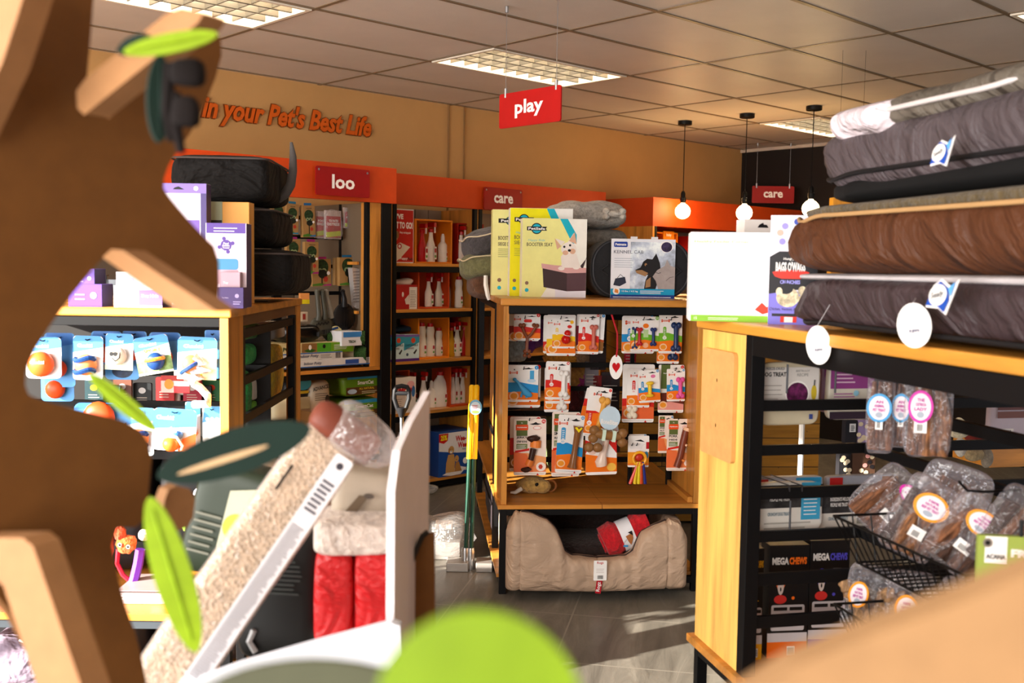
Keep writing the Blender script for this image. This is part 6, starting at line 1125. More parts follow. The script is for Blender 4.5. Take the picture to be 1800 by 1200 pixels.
pouch((1455, 835, 1580, 858), .18, 'red and grey topped pouch beyond the lower rail near the patterned socks', '#a0a4b0', lambda a, t, w, h: (a.quad(-w * .48, -h * .4, -w * .3, h * .4, -.001, M('#b81c1c', .4)), a.quad(w * .25, -h * .4, w * .48, h * .4, -.001, M('#9a6a30', .4))), seed=10)
def art_mega(col, full):
    C_ = M(col, .4)
    def f(a, t, w, h):
        a.quad(-w * .5, -h * .5, w * .5, -h * .36, -.0005, C_); a.quad(-w * .5, -h * .36, w * .5, -h * .28, -.0005, M('#c8c4c8', .4)); a.quad(w * .0, -h * .48, w * .2, -h * .4, -.001, WHT)
        [a.quad(w * .02 + i * w * .02, -h * .47, w * .02 + i * w * .02 + w * .01, -h * .41, -.0013, INK) for i in range(8)]
        a.rquad(-w * .42, -h * .26, w * .42, -h * .03, .006, -.0006, M('#c4c0c4', .4)); a.quad(-w * .36, -h * .08, -w * .02, -h * .05, -.001, INK); a.quad(w * .04, -h * .08, w * .36, -h * .05, -.001, INK); a.lines(-w * .36, -h * .22, w * .36, -h * .1, 4, -.001, M('#8a8488', .5), .15)
        a.text('MEGA', -w * .22, h * .36, -.0006, M('#d8d4d0', .4), w=w * .42, h=h * .065, bold=.05); a.text('CHEWS', w * .22, h * .36, -.0006, C_, w=w * .44, h=h * .065, bold=.05)
        a.disc(-w * .2, h * .18, w * .12, h * .08, -.0006, C_); a.disc(-w * .2, h * .14, w * .08, h * .08, -.001, M('#c8b8b0', .5)); a.disc(-w * .2, h * .11, w * .02, h * .02, -.0014, INK, 8); a.disc(-w * .2, h * .02, w * .16, h * .04, -.0008, M('#c02c28', .4)); a.lines(w * .08, h * .18, w * .36, h * .28, 4, -.0006, M('#6a6668', .5), .2); a.disc(w * .12, h * .03, w * .04, w * .04, -.001, C_)
    return f
for (u0, v0, u1, v1), c, lb in (((1319, 964, 1341, 1136), '#e8a818', 'black MEGACHEWS box with amber lettering, leftmost of the three'), ((1352, 958, 1419, 1134), '#e86a18', 'black MEGACHEWS box with orange lettering, middle of the three'), ((1424, 950, 1490, 1128), '#4a44b0', 'black MEGACHEWS box with violet lettering, right of the three')):
    t = pbox(RG, (u0, v0, u1, v1), .12, .07, lb, 'box', 'chews_box', M('#0f0e10', .4), art_mega(c, True), z0=ZS, rz=-.08, group='boxes of chews on the end shelf')
# hooks on P rails
for u, v in ((1383, 620), (1403, 620), (1466, 622), (1487, 622), (1387, 860), (1409, 860)):
    x, z = RG.L(u, v, .004); MB().tube([(x, .0, z + .014), (x, .0, z - .004), (x, .01, z + .012), (x, .2, z + .004)], .002, M('#55565a', .4, 'metal'), 6).build('hook', RACK_R, smooth=True)
for u, v in ((1385, 640), (1470, 640), (1390, 880)):
    x, z = RG.L(u, v, -.003); MB().tube([(x, -.002, z), (x, -.002, z - .085)], .003, M('#3a3b40', .4), 6).build('prong', RACK_R, smooth=True)
# bagged chews
BROWN = ['#5a3520', '#6a4228', '#3a2216', '#7a5030']
def chew_bag(px, x, lab, ring, words, tilt=0, seed=1, oval=(0, .1, .34, .2), yawoff=0, group='bagged natural chews on the right rack', bc=True, sticks=4, kind='stick', a_=.08):
    um, vm = (px[0] + px[2]) / 2, (px[1] + px[3]) / 2; p = RG.M @ RG.hit(um, vm, 0, x); d = p.y; w = (px[2] - px[0]) / 1810 * d; h = (px[3] - px[1]) / 1810 * d; q = ray(um, vm)
    Mx = Matrix.Translation(p) @ Matrix.Rotation(math.atan2(q[1], q[0]) - math.pi / 2 + yawoff, 4, 'Z') @ Matrix.Rotation(tilt, 4, 'Y'); t = thing('chew_bag', lab, 'package', Mx, group); rnd = random.Random(seed)
    if kind == 'stick':
        for i in range(sticks):
            xx = -w * .3 + w * .6 * i / max(1, sticks - 1); MB().tube([(xx, rnd.uniform(-.008, .012), -h * .46), (xx + rnd.uniform(-.01, .01), rnd.uniform(-.008, .01), -h * .1), (xx * .8 + rnd.uniform(-.008, .008), .0, h * .3)], [w * .13, w * .15, w * .08], M(rnd.choice(BROWN), .5, 'chew'), 8).build('chew', t, smooth=True)
    else:
        for i in range(sticks):
            an = rnd.uniform(-.6, .2); xx = -w * .25 + w * .5 * i / max(1, sticks - 1); pts = [(xx + math.sin(an) * s_ * h * .34, rnd.uniform(-.004, .004), -h * .12 + math.cos(an) * s_ * h * .3) for s_ in [k / 14 * 2 - 1 for k in range(15)]]
            MB().tube(pts, [w * (.13 if k % 2 else .155) for k in range(15)], M('#8a6a4a', .55, 'chew'), 10).build('chew', t, smooth=True)
    MB().pillow(0, 0, 0, w, .035, h, M('#d8d4e0', .2, 'clear', a=a_), .3, .35, 36, .06, seed).build('clear_bag', t, smooth=True)
    a = MB(); ox, oz, ow, oh = oval[0] * w, oval[1] * h, oval[2] * w, oval[3] * h / 1.0; a.disc(ox, oz, ow, oh, -.024, M(ring, .4), 26); a.disc(ox, oz, ow * .8, oh * .82, -.0245, M('#efe6ec', .45), 26)
    for i, wd in enumerate(words): a.text(wd, ox, oz + oh * (.42 - .28 * i), -.0252, M('#b01890', .4), w=ow * (.6 + .2 * i), h=oh * .2, bold=.04)
    a.disc(ox, oz - oh * .48, ow * .3, oh * .2, -.025, M('#a8b0c0', .5), 10)
    if bc: a.quad(ox - w * .12, -h * .22, ox + w * .14, -h * .08, -.0235, WHT); [a.quad(ox - w * .06 + i * w * .02, -h * .20, ox - w * .05 + i * w * .02, -h * .13, -.0242, INK) for i in range(6)]
    a.build('label', t); return t
W1_ = ['AN', 'ANIMAL', 'PET TREAT']; W2_ = ['THE', 'OSTRICH', 'LADY']; W3_ = ['100%', 'NATURAL', 'BEEF PET TREAT']
chew_bag((1524, 638, 1572, 798), .12, 'hanging bag of dark chews with a blue ringed label, leftmost of the hanging bags', '#4aa0d8', W1_, seed=11, oval=(-.05, .02, .44, .16))
chew_bag((1566, 640, 1602, 790), .17, 'hanging bag of dark chews with a blue ringed label, behind the pink one', '#4aa0d8', W1_, seed=12, oval=(-.0, .0, .46, .17))
chew_bag((1592, 636, 1672, 808), .14, 'hanging clear bag with a magenta ringed ostrich label on the top hook', '#d830a8', W2_, seed=13, oval=(-.16, .05, .26, .17), sticks=5)
chew_bag((1508, 826, 1632, 950), .20, 'bag with magenta ringed ostrich label lying at the left in the upper basket', '#d020a0', W2_, tilt=.75, seed=21, oval=(.05, .3, .2, .12))
chew_bag((1610, 812, 1725, 960), .27, 'frosty topped bag leaning behind in the upper basket', '#f09a20', W3_, tilt=.35, seed=22, oval=(.3, -.22, .2, .14), a_=.2)
chew_bag((1566, 836, 1668, 985), .10, 'bag with orange ringed beef treat label at the middle of the upper basket', '#f39a18', W3_, tilt=.45, seed=23, oval=(.05, .2, .3, .17))
chew_bag((1648, 866, 1762, 1010), .12, 'bag with orange ringed beef treat label tilted at the right of the upper basket', '#f39a18', W3_, tilt=.6, seed=24, oval=(.02, .22, .26, .16))
chew_bag((1728, 850, 1812, 1010), .16, 'dark bag at the right end of the upper basket behind the green pack', '#c8a0c8', W3_, tilt=.5, seed=25, oval=(.3, .2, .1, .08))
chew_bag((1484, 990, 1570, 1112), .14, 'bag of ridged trachea chews with an orange ringed label, left in the lower basket', '#f39a18', W3_, tilt=.18, seed=31, kind='ridge', sticks=3, oval=(-.22, .05, .2, .2), bc=False)
chew_bag((1560, 1004, 1645, 1125), .13, 'bag of ridged chews with an orange ringed label, middle of the lower basket', '#f39a18', W3_, tilt=.05, seed=32, kind='ridge', sticks=3, oval=(-.1, -.02, .24, .22), bc=False)
chew_bag((1635, 1018, 1722, 1130), .14, 'bag of ridged chews at the right of the lower basket under the wire rim', '#f39a18', W3_, tilt=.4, seed=33, kind='ridge', sticks=3, oval=(.25, -.25, .16, .12), bc=False)
# wire baskets
def basket(u0, v0, u1, v1, x, lab, hgt=.11):
    ya, za = RG.LX(u0, v0, x); yb, zb = RG.LX(u1, v1, x); z = (za + zb) / 2; t = thing('wire_basket', lab, 'basket', RG.at(0, 0, 0), 'black wire baskets')
    xi = XQ - .02; r = .0035; ins = .05
    mb = MB().tube([(x, ya, z), (x, yb, z), (xi, yb, z + .0), (xi, ya, z)], r, BLKH, 6, closed=True); mb.build('rim', t, smooth=True)
    MB().tube([(x + ins, ya - ins * .6, z - hgt), (x + ins, yb + ins * .6, z - hgt), (xi, yb + ins * .6, z - hgt), (xi, ya - ins * .6, z - hgt)], .003, BLKH, 6, closed=True).build('base_wire', t, smooth=True)
    mb = MB(); n = int(abs(yb - ya) / .028)
    for i in range(n + 1):
        y = ya + (yb - ya) * i / n; y2 = ya - ins * .6 + (yb - ya + ins * 1.2) * i / n; mb.tube([(x, y, z), (x + ins, y2, z - hgt), (xi, y2, z - hgt)], .0022, BLKH, 5)
    for y, y2 in ((ya, ya - ins * .6), (yb, yb + ins * .6)):
        for k in range(1, 7): xx = x + (xi - x) * k / 7; mb.tube([(xx, y, z), (max(xx, x + ins), y2, z - hgt)], .0022, BLKH, 5)
    mb.build('wire_mesh', t, smooth=True)
basket(1466, 905, 1695, 1012, .0, 'upper black wire basket full of bagged chews on the right rack')
basket(1466, 1068, 1640, 1160, .02, 'lower black wire basket with ridged chews on the right rack')
for u, v in ((1618, 650), (1700, 862), (1775, 682)):
    y, z = RG.LX(u, v, .06); MB().tube([(.04, y, z + .02), (.06, y, z), (.1, y, z - .004), (XQ, y, z - .002)], .003, BLKH, 6).build('hook', RACK_R, smooth=True)
# goods beyond, seen through the right part
pouch((1742, 662, 1830, 778), .25, 'pinkish brown printed pack with two dark prongs at the right edge', '#c8bcc8', lambda a, t, w, h: (a.quad(-w * .38, -h * .0, w * .45, h * .3, -.0006, M('#6a3a34', .4)), a.quad(-w * .38, h * .05, w * .45, h * .22, -.001, M('#c8c0c0', .5)), a.quad(-w * .38, -h * .12, w * .45, -h * .02, -.001, M('#7a4a40', .4)), a.quad(-w * .44, -h * .45, -w * .05, -h * .28, -.001, WHT), [a.quad(-w * .4 + i * w * .035, -h * .44, -w * .385 + i * w * .035, -h * .3, -.0015, INK) for i in range(9)]), seed=14)
def far(px, y, col, lb, nm='plush_toy', cat='plush toy', kind='plush', seed=1, e=1.0, group='soft toys seen beyond the right rack'):
    cx, cz, w, h = RG.rect(*px, y); return tag(MB().pillow(0, 0, 0, w, w * .6, h, M(col, .8, kind), e, e, 20, .2, seed).build(nm, mw=RG.at(cx, y, cz), smooth=True), lb, cat, group)
far((1668, 738, 1702, 772), 1.6, '#d8cdb0', 'cream plush toy with raised ears beyond the right rails', seed=3); far((1676, 770, 1700, 802), 1.6, '#d8d0c4', 'white plush body under the cream ears', seed=4)
far((1698, 745, 1732, 780), 1.7, '#6a2018', 'dark red round toy beyond the right rails', seed=5, kind='plain'); far((1722, 748, 1745, 776), 1.75, '#a89880', 'beige plush ball next to the dark red toy', seed=6)
far((1698, 786, 1730, 812), 1.7, '#a08c68', 'tan round plush pad below the dark red toy', seed=7); far((1724, 784, 1745, 822), 1.75, '#948878', 'grey beige round pad by the pale wood block', seed=8)
t = tag(MB().box(0, 0, 0, .45, .3, .12, wood('x')).build('wood_block', mw=RG.at(RG.L(1740, 805, 1.8)[0], 1.8, RG.L(1740, 822, 1.8)[1]), bev=.004), 'pale wooden box end seen beyond the right rails', 'wooden box')
for px, c, lb, sd in (((1475, 796, 1498, 850), '#121014', 'black sock with cream dots hanging beyond the end rails', 1), ((1494, 796, 1538, 848), '#4a3020', 'brown patterned socks with pink figures beyond the end rails', 2), ((1486, 738, 1508, 780), '#15131a', 'black packed item with a small barcode ticket beyond the end rails', 3), ((1506, 738, 1528, 782), '#8a78a0', 'lilac patterned fabric item beyond the end rails', 4)):
    cx, cz, w, h = RG.rect(*px, 1.3); t = thing('patterned_sock', lb, 'textile', RG.at(cx, 1.3, cz), 'textiles hanging beyond the end rails'); MB().prism(rr(-w / 2, -h / 2, w / 2, h / 2, .012), 0, .03, M(c, .8)).build('textile', t, bev=.004)
    a = MB(); rn = random.Random(sd); [a.disc(rn.uniform(-w * .4, w * .4), rn.uniform(-h * .4, h * .4), .012, .010, -.001 - .0003 * i, M(['#c8b89a', '#c88a84', '#1a1416'][i % 3 if sd == 2 else 0], .6), 8) for i in range(9 if sd != 3 else 0)]
    if sd == 3: a.quad(-w * .2, 0, w * .3, h * .35, -.002, M('#c8c8c8', .5)); a.lines(-w * .1, h * .05, w * .2, h * .3, 5, -.003, INK, .5)
    a.build('print', t)
t = tag(MB().tube([(0, 0, 0), (0, 0, .35)], .012, M('#d8d4cc', .5), 8).build('white_strap', mw=RG.at(RG.L(1406, 850, 1.2)[0], 1.2, RG.L(1406, 850, 1.2)[1]), smooth=True), 'white strap hanging before the yellow planks', 'strap')
# exit sign + yellow board behind the beds
cx, cz, w, h = FC.rect(1463, 243, 1530, 281, 6.0); t = thing('exit_sign', 'green and white hanging sign mostly hidden behind the top bed', 'sign', FC.at(cx, 6.0, cz)); MB().box(-w / 2, 0, -h / 2, w / 2, .02, h / 2, M('#d8e0c8', .4)).build('panel', t, bev=.002); MB().quad(-w * .42, -h * .38, w * .42, h * .38, -.001, M('#0f6a48', .4)).poly([(-w * .4, -h * .2), (-w * .32, 0), (-w * .4, h * .2)], -.002, WHT).build('print', t)
for sx in (-.3, .3): MB().tube([(w * sx, .01, h / 2), (w * sx, .01, CEIL - cz)], .0008, BLKH, 5).build('wire', t)
cx, cz, w, h = RG.rect(1463, 348, 1560, 420, .9); t = thing('yellow_board', 'upright pine board end behind the brown dog bed', 'board', RG.at(cx, .9, cz - h / 2)); MB().box(-w / 2, 0, -.4, w / 2, .03, h, wood('z', '#d08a20')).build('board', t, bev=.004)
# green hanging pack at right
p = aty(1720, 940, 1.85)
t = thing('green_pack', 'olive green card pack with a white ACANA emblem and eyelet at the right edge', 'package', Matrix.Translation(p) @ Matrix.Rotation(-.15, 4, 'Z')); W_, H_ = .15, .26
MB().prism([(0, 0), (W_, .0), (W_, -H_), (.0, -H_)], 0, .012, M('#97a84e', .45)).build('carton', t, bev=.001)
a = MB(); a.quad(.012, -.05, .05, -.001, -.001, WHT); a.text('ACANA', .031, -.038, -.0015, INK, w=.034, h=.009, bold=.05); a.disc(.016, -.013, .0085, .0085, -.002, STEEL, 16); a.disc(.016, -.013, .0045, .0045, -.0025, INK, 12); a.text('FREE', .082, -.03, -.001, WHT, w=.05, h=.014, bold=.05); a.text('Wild', .075, -.055, -.001, M('#4a5028', .5), w=.035, shear=.4, bold=0); a.text('Limited', .045, -.095, -.001, M('#5a6030', .5), w=.07, shear=.4, bold=0); a.build('print', t)
MB().tube([(.075, .006, 0), (.075, .006, .03)], .004, BLKH, 6).build('hanger', t)
# ================================================================== LEFT RACK GOODS
PUR = '#5a3a9a'
# dark bed pile at the back of the left rack
g = 'dark dog mattresses piled on the left rack'
def mattress(px, x1, y, d, lab, seed):
    cx, cz, w, h = LG.rect(px[0], px[1], px[2], px[3], y); t = thing('dog_mattress', lab, 'pet bed', LG.at(cx, y + d / 2, cz, .04), g)
    MB().pillow(0, 0, 0, w, d, h * .97, M('#0e0b0a', .85, 'wrinkle'), .2, .4, 60, .02, seed, wr=.012).build('cushion', t, smooth=True)
    MB().tube([(w * .5 * math.copysign(abs(math.cos(q)) ** .2, math.cos(q)) * 1.0, d * .5 * math.copysign(abs(math.sin(q)) ** .2, math.sin(q)) * 1.0, h * .38) for q in [i * 2 * math.pi / 60 for i in range(60)]], .004, M('#4a4240', .7), 6, closed=True).build('piping', t, smooth=True)
mattress((300, 434, 507, 522), 0, .52, .6, 'bottom and widest black mattress of the pile on the left rack', 1)
mattress((300, 358, 474, 434), 0, .56, .55, 'middle black mattress half hidden behind the small boxes on the left rack', 2)
mattress((290, 266, 466, 358), 0, .58, .55, 'top black mattress of the pile just below the loo banner', 3)
# curved grey tail
yt = 4.35; pts = [aty(u, v, yt) for u, v in ((488, 350), (502, 340), (511, 325), (515, 300), (515, 275), (512, 250))]; o_ = pts[0]
tag(MB().tube([p - o_ for p in pts], [.02, .021, .02, .018, .015, .006], M('#55504e', .8, 'fabric'), 12).build('curved_tail', mw=Matrix.Translation(o_), smooth=True), 'curved grey ribbed tail sticking up beside the black mattresses', 'tail')
# boxes on top
def art_puzzle(a, t, w, h):
    a.quad(-w * .48, h * .38, w * .48, h * .5, -.0006, M(PUR, .4)); a.lines(-w * .3, h * .4, w * .35, h * .47, 2, -.001, WHT, .3)
    a.disc(0, h * .24, w * .14, w * .14, -.001, M(PUR, .4), 10); [a.disc(w * .17 * math.cos(q), h * .24 + w * .17 * math.sin(q), w * .05, w * .05, -.001, M(PUR, .4), 8) for q in (0.3, 1.87, 3.44, 5.0)]; a.text('Find', 0, h * .26, -.0015, WHT, w=w * .13); a.text('Hidden', 0, h * .235, -.0015, WHT, w=w * .18); a.text('Treats!', 0, h * .21, -.0015, WHT, w=w * .17)
    a.rquad(-w * .5, -h * .05, w * .3, h * .08, .01, -.001, M('#3a8ab8', .35)); a.rquad(-w * .35, -h * .22, w * .3, -h * .05, .004, -.0006, M('#d0a8b8', .5)); a.disc(w * .3, -h * .26, w * .06, w * .06, -.001, M('#b83a5a', .4)); a.poly([(-w * .1, -h * .5), (w * .5, -h * .3), (w * .5, -h * .5)], -.0004, M('#cdb0c8', .5))
pbox(LG, (362, 392, 433, 526), .10, .08, 'tall white and purple box with a puzzle piece badge leaning by the mattresses', 'box', 'puzzle_toy_box', M('#f0dce8', .4), art_puzzle, z0=ZT, side=M('#3c2a6a', .45), rz=.02)
pbox(LG, (382, 505, 428, 529), .03, .05, 'small dark purple box standing before the tall puzzle box', 'box', 'puzzle_toy_box', M('#45306a', .45), lambda a, t, w, h: (a.text('Toy Name', -w * .2, 0, -.001, M('#c8b8d8', .5), w=w * .25), a.disc(w * .25, h * .1, w * .08, w * .08, -.001, M('#a898c8', .5)), a.lines(w * .1, -h * .3, w * .4, -h * .1, 2, -.001, M('#a898c8', .5), .4)), z0=ZT)
pbox(LG, (386, 478, 422, 504), .06, .035, 'pinkish grey flat box lying on the small dark purple one', 'box', 'puzzle_toy_box', M('#b89aa8', .5), lambda a, t, w, h: a.text('Toy', -w * .2, 0, -.001, WHT, w=w * .25), z0=ZT + RM.rect(0, 505, 10, 529, 3)[3] * 0 + .048)
pbox(LG, (262, 322, 363, 470), .30, .06, 'tall lilac box with a hanging slot standing behind the cardboard branch', 'box', 'puzzle_toy_box', M('#e8e0ee', .4), lambda a, t, w, h: (a.quad(-w * .5, h * .42, w * .5, h * .5, -.0006, M('#8a72c8', .4)), a.poly([(-w * .08, h * .45), (w * .12, h * .45), (w * .06, h * .465), (w * .02, h * .475), (-w * .05, h * .465)], -.001, INK), a.quad(w * .4, -h * .5, w * .5, h * .42, -.0006, M('#4a3a7a', .4)), a.quad(-w * .5, h * .05, w * .38, h * .2, -.0008, M('#7a5ab8', .4)), a.lines(-w * .3, h * .07, w * .3, h * .18, 3, -.0012, WHT, .25), a.disc(w * .32, h * .46, w * .04, w * .04, -.001, WHT)), z0=ZT, side=M('#35255a', .45))
pbox(LG, (350, 354, 391, 470), .42, .08, 'dog door box with a dark panel reading SECURE in the gap between boxes', 'box', 'door_box', M('#9aa48a', .5), lambda a, t, w, h: (a.quad(-w * .25, -h * .35, w * .48, h * .32, -.0008, M('#1c1c1e', .5)), a.text('SECURE', -w * .1, 0, -.0012, WHT, w=h * .4, h=w * .18, rot=math.pi / 2), a.text('UPPER', w * .12, -h * .02, -.0012, WHT, w=h * .35, h=w * .15, rot=math.pi / 2), a.text('PANEL', w * .33, -h * .02, -.0012, WHT, w=h * .35, h=w * .15, rot=math.pi / 2)), z0=ZT)
pbox(LG, (391, 355, 438, 430), .42, .08, 'orange yellow box end next to the SECURE box', 'box', 'door_box', M('#e8a850', .5), lambda a, t, w, h: (a.text('WALL', -w * .3, -h * .1, -.001, WHT, w=h * .4, h=w * .2, rot=math.pi / 2), a.lines(w * .25, -h * .1, w * .4, h * .1, 3, -.001, WHT, .4)), z0=ZT)
for px, y, c, lb, art in (((120, 499, 179, 531), .02, PUR, 'bright purple box at the lower left of the boxes on the left rack', 0), ((200, 502, 285, 532), .02, '#e8e0ee', 'white and purple dog toy box on the board behind the cardboard branch', 1), ((130, 472, 166, 498), .05, '#6a4aa8', 'upper purple box stacked on the bright purple one', 0), ((204, 478, 258, 501), .04, '#efe8f2', 'white box stacked on the white and purple toy box', 2)):
    cx, cz, w, h = LG.rect(*px, y); up = px[3] < 510
    pbox(LG, px, y, .10, lb, 'box', 'puzzle_toy_box', M(c, .4), [lambda a, t, w, h: (a.disc(w * .25, 0, w * .1, w * .1, -.001, M('#d0b8e8', .4)), a.lines(-w * .3, -h * .2, 0, h * .2, 2, -.001, M('#b8a0e0', .5), .3)), lambda a, t, w, h: (a.rquad(-w * .45, -h * .35, -w * .05, h * .35, .004, -.0008, M('#c8b0a8', .5)), a.quad(w * .02, -h * .4, w * .5, h * .3, -.0008, M('#7a58c0', .4)), a.text('Dog Hide', w * .25, h * .02, -.0012, WHT, w=w * .35, bold=.03)), lambda a, t, w, h: a.disc(0, 0, w * .1, w * .08, -.001, M('#c8b0e0', .4))][art], z0=ZT + (.062 if up else 0), side=M('#2c2044', .45), group='small boxes on the left rack')
# carded balls
BLU, SKY = '#1f78c8', '#cfe4f2'
def art_ball(kind):
    def f(a, t, w, h):
        a.poly([(-w * .5, h * .12), (w * .5, h * .25), (w * .5, h * .42), (w * .4, h * .5), (-w * .4, h * .5), (-w * .5, h * .42)], -.0005, M('#3f90d8', .4)); a.text('Chuckit!', -w * .1, h * .28, -.001, WHT, w=w * .5, h=h * .08, bold=.04); a.poly([(-w * .5, -h * .5), (w * .5, -h * .5), (w * .5, -h * .3), (-w * .5, -h * .36)], -.0005, M('#d8e4c8', .4)) if kind > 2 else None
        r = w * .36; og = M('#e0662a', .4); bl = M('#1c3f7a', .4); cz = -h * .14
        if kind == 1: toy(t, 'ball', MB().ell(0, -r * .5, cz, r, r * .7, r, og, 22)); a.tube([(r * math.cos(q) * .98, -r * .5 - r * .7 * .3 - .004 + .02 * abs(math.cos(q)), cz - r * .35 + .006 * math.cos(q * 2)) for q in [math.pi * (k / 10) for k in range(11)]], .004, M('#c8c0b0', .4), 5); a.text('Chuckit!', 0, cz + r * .2, -r * 1.16 - .002, WHT, w=r * 1.1, bold=.04)
        elif kind == 2:
            toy(t, 'ball', MB().ell(0, -r * .5, cz, r, r * .7, r, M('#e08850', .4), 22))
            for sz in (.55, -.55): a.tube([(r * .85 * math.cos(q), -r * .5 - r * .62 * math.sin(q) ** .8 * .9 - .006, cz + r * sz + .006 * math.sin(2 * q)) for q in [math.pi * (k / 10) for k in range(11)]], .009, bl, 6)
        elif kind == 3:
            toy(t, 'ball', MB().ell(0, -r * .5, cz + h * .04, r * .95, r * .6, r * .9, M('#d8ccb8', .5), 20)); [a.disc(w * x, cz + h * .1, .007, .008, -r * 1.1, INK, 10) for x in (-.14, .0)]; a.tube([(w * x, -r * 1.06, cz + z) for x, z in ((-.12, 0), (0, -.012), (.14, .0), (.17, .02))], .0018, INK, 4)
        elif kind == 4:
            toy(t, 'ball', MB().ell(.01, -r * .4, cz - h * .03, r * .72, r * .5, r * .72, bl, 20)); a.tube([(r * .7 * math.cos(q) + .01, -r * .4 - r * .5 * math.sin(q) - .003, cz - h * .03 + r * .18) for q in [math.pi * (k / 10) for k in range(11)]], .007, M('#e0983a', .4), 6); a.text('SPORT', 0, h * .12, -.0015, M('#d8702a', .4), w=w * .5, h=h * .09, bold=.04); a.poly([(-w * .5, -h * .44), (w * .5, -h * .44), (w * .5, -h * .05), (-w * .5, -h * .15)], -.0008, M('#7a9a5a', .5, 'photo', s=20))
        else:
            toy(t, 'ball', MB().ell(-w * .12, -r * .4, cz, r * .62, r * .5, r * .72, M('#e08850', .4), 20)); a.tube([(-w * .12 + r * .6 * math.cos(q), -r * .4 - r * .5 * math.sin(q) - .003, cz - r * .2 + .02 * math.cos(q)) for q in [math.pi * (k / 10) for k in range(11)]], .007, bl, 6); a.quad(-w * .1, -h * .42, w * .14, -h * .1, -.0008, M('#c8d020', .4))
            rp = MB(); rn = random.Random(3); pp = [(w * .1 + rn.uniform(-.035, .05), -.03 + rn.uniform(-.012, .012), h * .08 - k * .013 + rn.uniform(-.01, .01)) for k in range(14)]; rp.tube(pp, .014, M('#c8ccd8', .7, 'photo', s=60), 8); toy(t, 'rope', rp)
    return f
YT = .13
balls = [((45, 592, 108, 665), .10, 1, 'carded orange ball with white lettering, leftmost front card on the left rack', 0), ((128, 590, 181, 668), .12, 2, 'carded orange ball with two dark blue bands, second from the left', .02), ((185, 586, 234, 650), .13, 3, 'carded pale baseball-like ball with a little face, third from the left', .03),
         ((238, 590, 300, 657), .12, 4, 'carded blue and orange striped ball on a tilted green card', -.18), ((312, 592, 381, 667), .10, 5, 'carded ball with a blue and white rope, nearest the wood post', .03)]
def blister(fr, px, y, lab, art, tilt, bgc='#e8eef4', group='blue carded dog balls on the left rack'):
    cx, cz, w, h = fr.rect(*px, y); t = thing('ball_card', lab, 'pet toy', fr.at(cx, y, cz, 0, tilt), group); bc_ = MB().prism(rr(-w / 2, -h / 2, w / 2, h / 2, w * .13), 0, .0015, M(bgc, .4)).build('backing_card', t)
    a = MB(); a.tube([(-w * .08, -.002, h * .42), (0, -.008, h * .40), (w * .08, -.004, h * .43)], .002, BLKH, 5); art(a, t, w, h); a.build('print', bc_); return t
for px, y, k, lb, tl in balls: blister(LG, px, y, lb, art_ball(k), tl)
rear = [((78, 585, 132, 680), .18, 'rear blue card between the leftmost and banded ball cards'), ((72, 640, 130, 705), .21, 'low hanging orange ball card below the leftmost ball'), ((160, 582, 215, 640), .18, 'rear blue card above the baseball face card'), ((214, 582, 258, 640), .19, 'rear blue card between the face ball and the striped ball'), ((262, 584, 318, 650), .19, 'rear blue card between the striped ball and the rope ball'), ((360, 580, 388, 665), .17, 'blue and white rope toy card against the wood post'), ((185, 630, 245, 667), .2, 'white lower edge card with a small orange ball under the face ball'), ((130, 708, 225, 745), .16, 'black and white printed card in the lower row at the left')]
for px, y, lb in rear: blister(LG, px, y, lb, (lambda k: lambda a, t, w, h: (a.poly([(-w * .5, h * .2), (w * .5, h * .3), (w * .4, h * .5), (-w * .4, h * .5)], -.0005, M('#2a6ab8', .4)), toy(t, 'ball', MB().ell(0, -.02, -h * .15, w * .3, .025, w * .3, M('#c84a1c', .4), 16)) if k % 2 == 0 else a.disc(0, -h * .1, w * .3, w * .2, -.001, M('#1c2a44', .5, 'photo', s=30))))(px[0]), 0, '#4a90d0')
low = [((222, 716, 272, 800), .16, 2, 'lower row blue card with an orange ball, half hidden by the green leaf', .05), ((268, 718, 345, 792), .10, 6, 'lower row blue carded ball with a white tug loop', .06), ((326, 706, 352, 790), .17, 1, 'rear blue card behind the tug loop card', 0), ((356, 714, 390, 778), .12, 7, 'lower row light blue card next to the wood post', 0)]
for px, y, k, lb, tl in low:
    def al(a, t, w, h, k=k):
        if k == 7: a.poly([(-w * .5, h * .05), (w * .5, h * .2), (w * .4, h * .5), (-w * .4, h * .5)], -.0005, M('#3f90d8', .4)); [a.disc(w * x, h * .15, w * .1, w * .1, -.001, M('#d0e4f4', .4)) for x in (-.25, .0, .25)]; a.lines(-w * .35, -h * .35, w * .35, -h * .05, 5, -.001, WHT, .3); return
        if k == 6:
            a.poly([(-w * .5, h * .0), (w * .5, h * .1), (w * .5, h * .42), (w * .4, h * .5), (-w * .4, h * .5), (-w * .5, h * .42)], -.0005, M('#3f90d8', .4)); a.poly([(w * .1, -h * .5), (w * .5, -h * .5), (w * .5, -h * .05), (w * .2, -h * .2)], -.0008, M('#e88a3a', .4)); a.text('Chuckit!', -w * .22, h * .28, -.001, WHT, w=w * .4, h=h * .1, bold=.04); r = w * .2
            toy(t, 'ball', MB().ell(w * .0, -.03, -h * .3, w * .2, .03, w * .18, M('#e0702a', .4), 16).ell(w * .12, -.02, -h * .1, w * .12, .025, w * .1, M('#3a6aa8', .4), 14))
            MB().tube([(w * .12, -.03, -h * .05), (w * .0, -.035, h * .08), (-w * .15, -.035, -h * .05), (-w * .22, -.035, -h * .2), (-w * .05, -.04, -h * .12), (w * .15, -.045, -h * .12), (w * .28, -.04, -h * .32), (w * .24, -.035, -h * .42)], .005, WHT, 6).build('tug_strap', t, smooth=True); return
        art_ball(k)(a, t, w, h)
    blister(LG, px, y, lb, al, tl, '#d8e8f4')
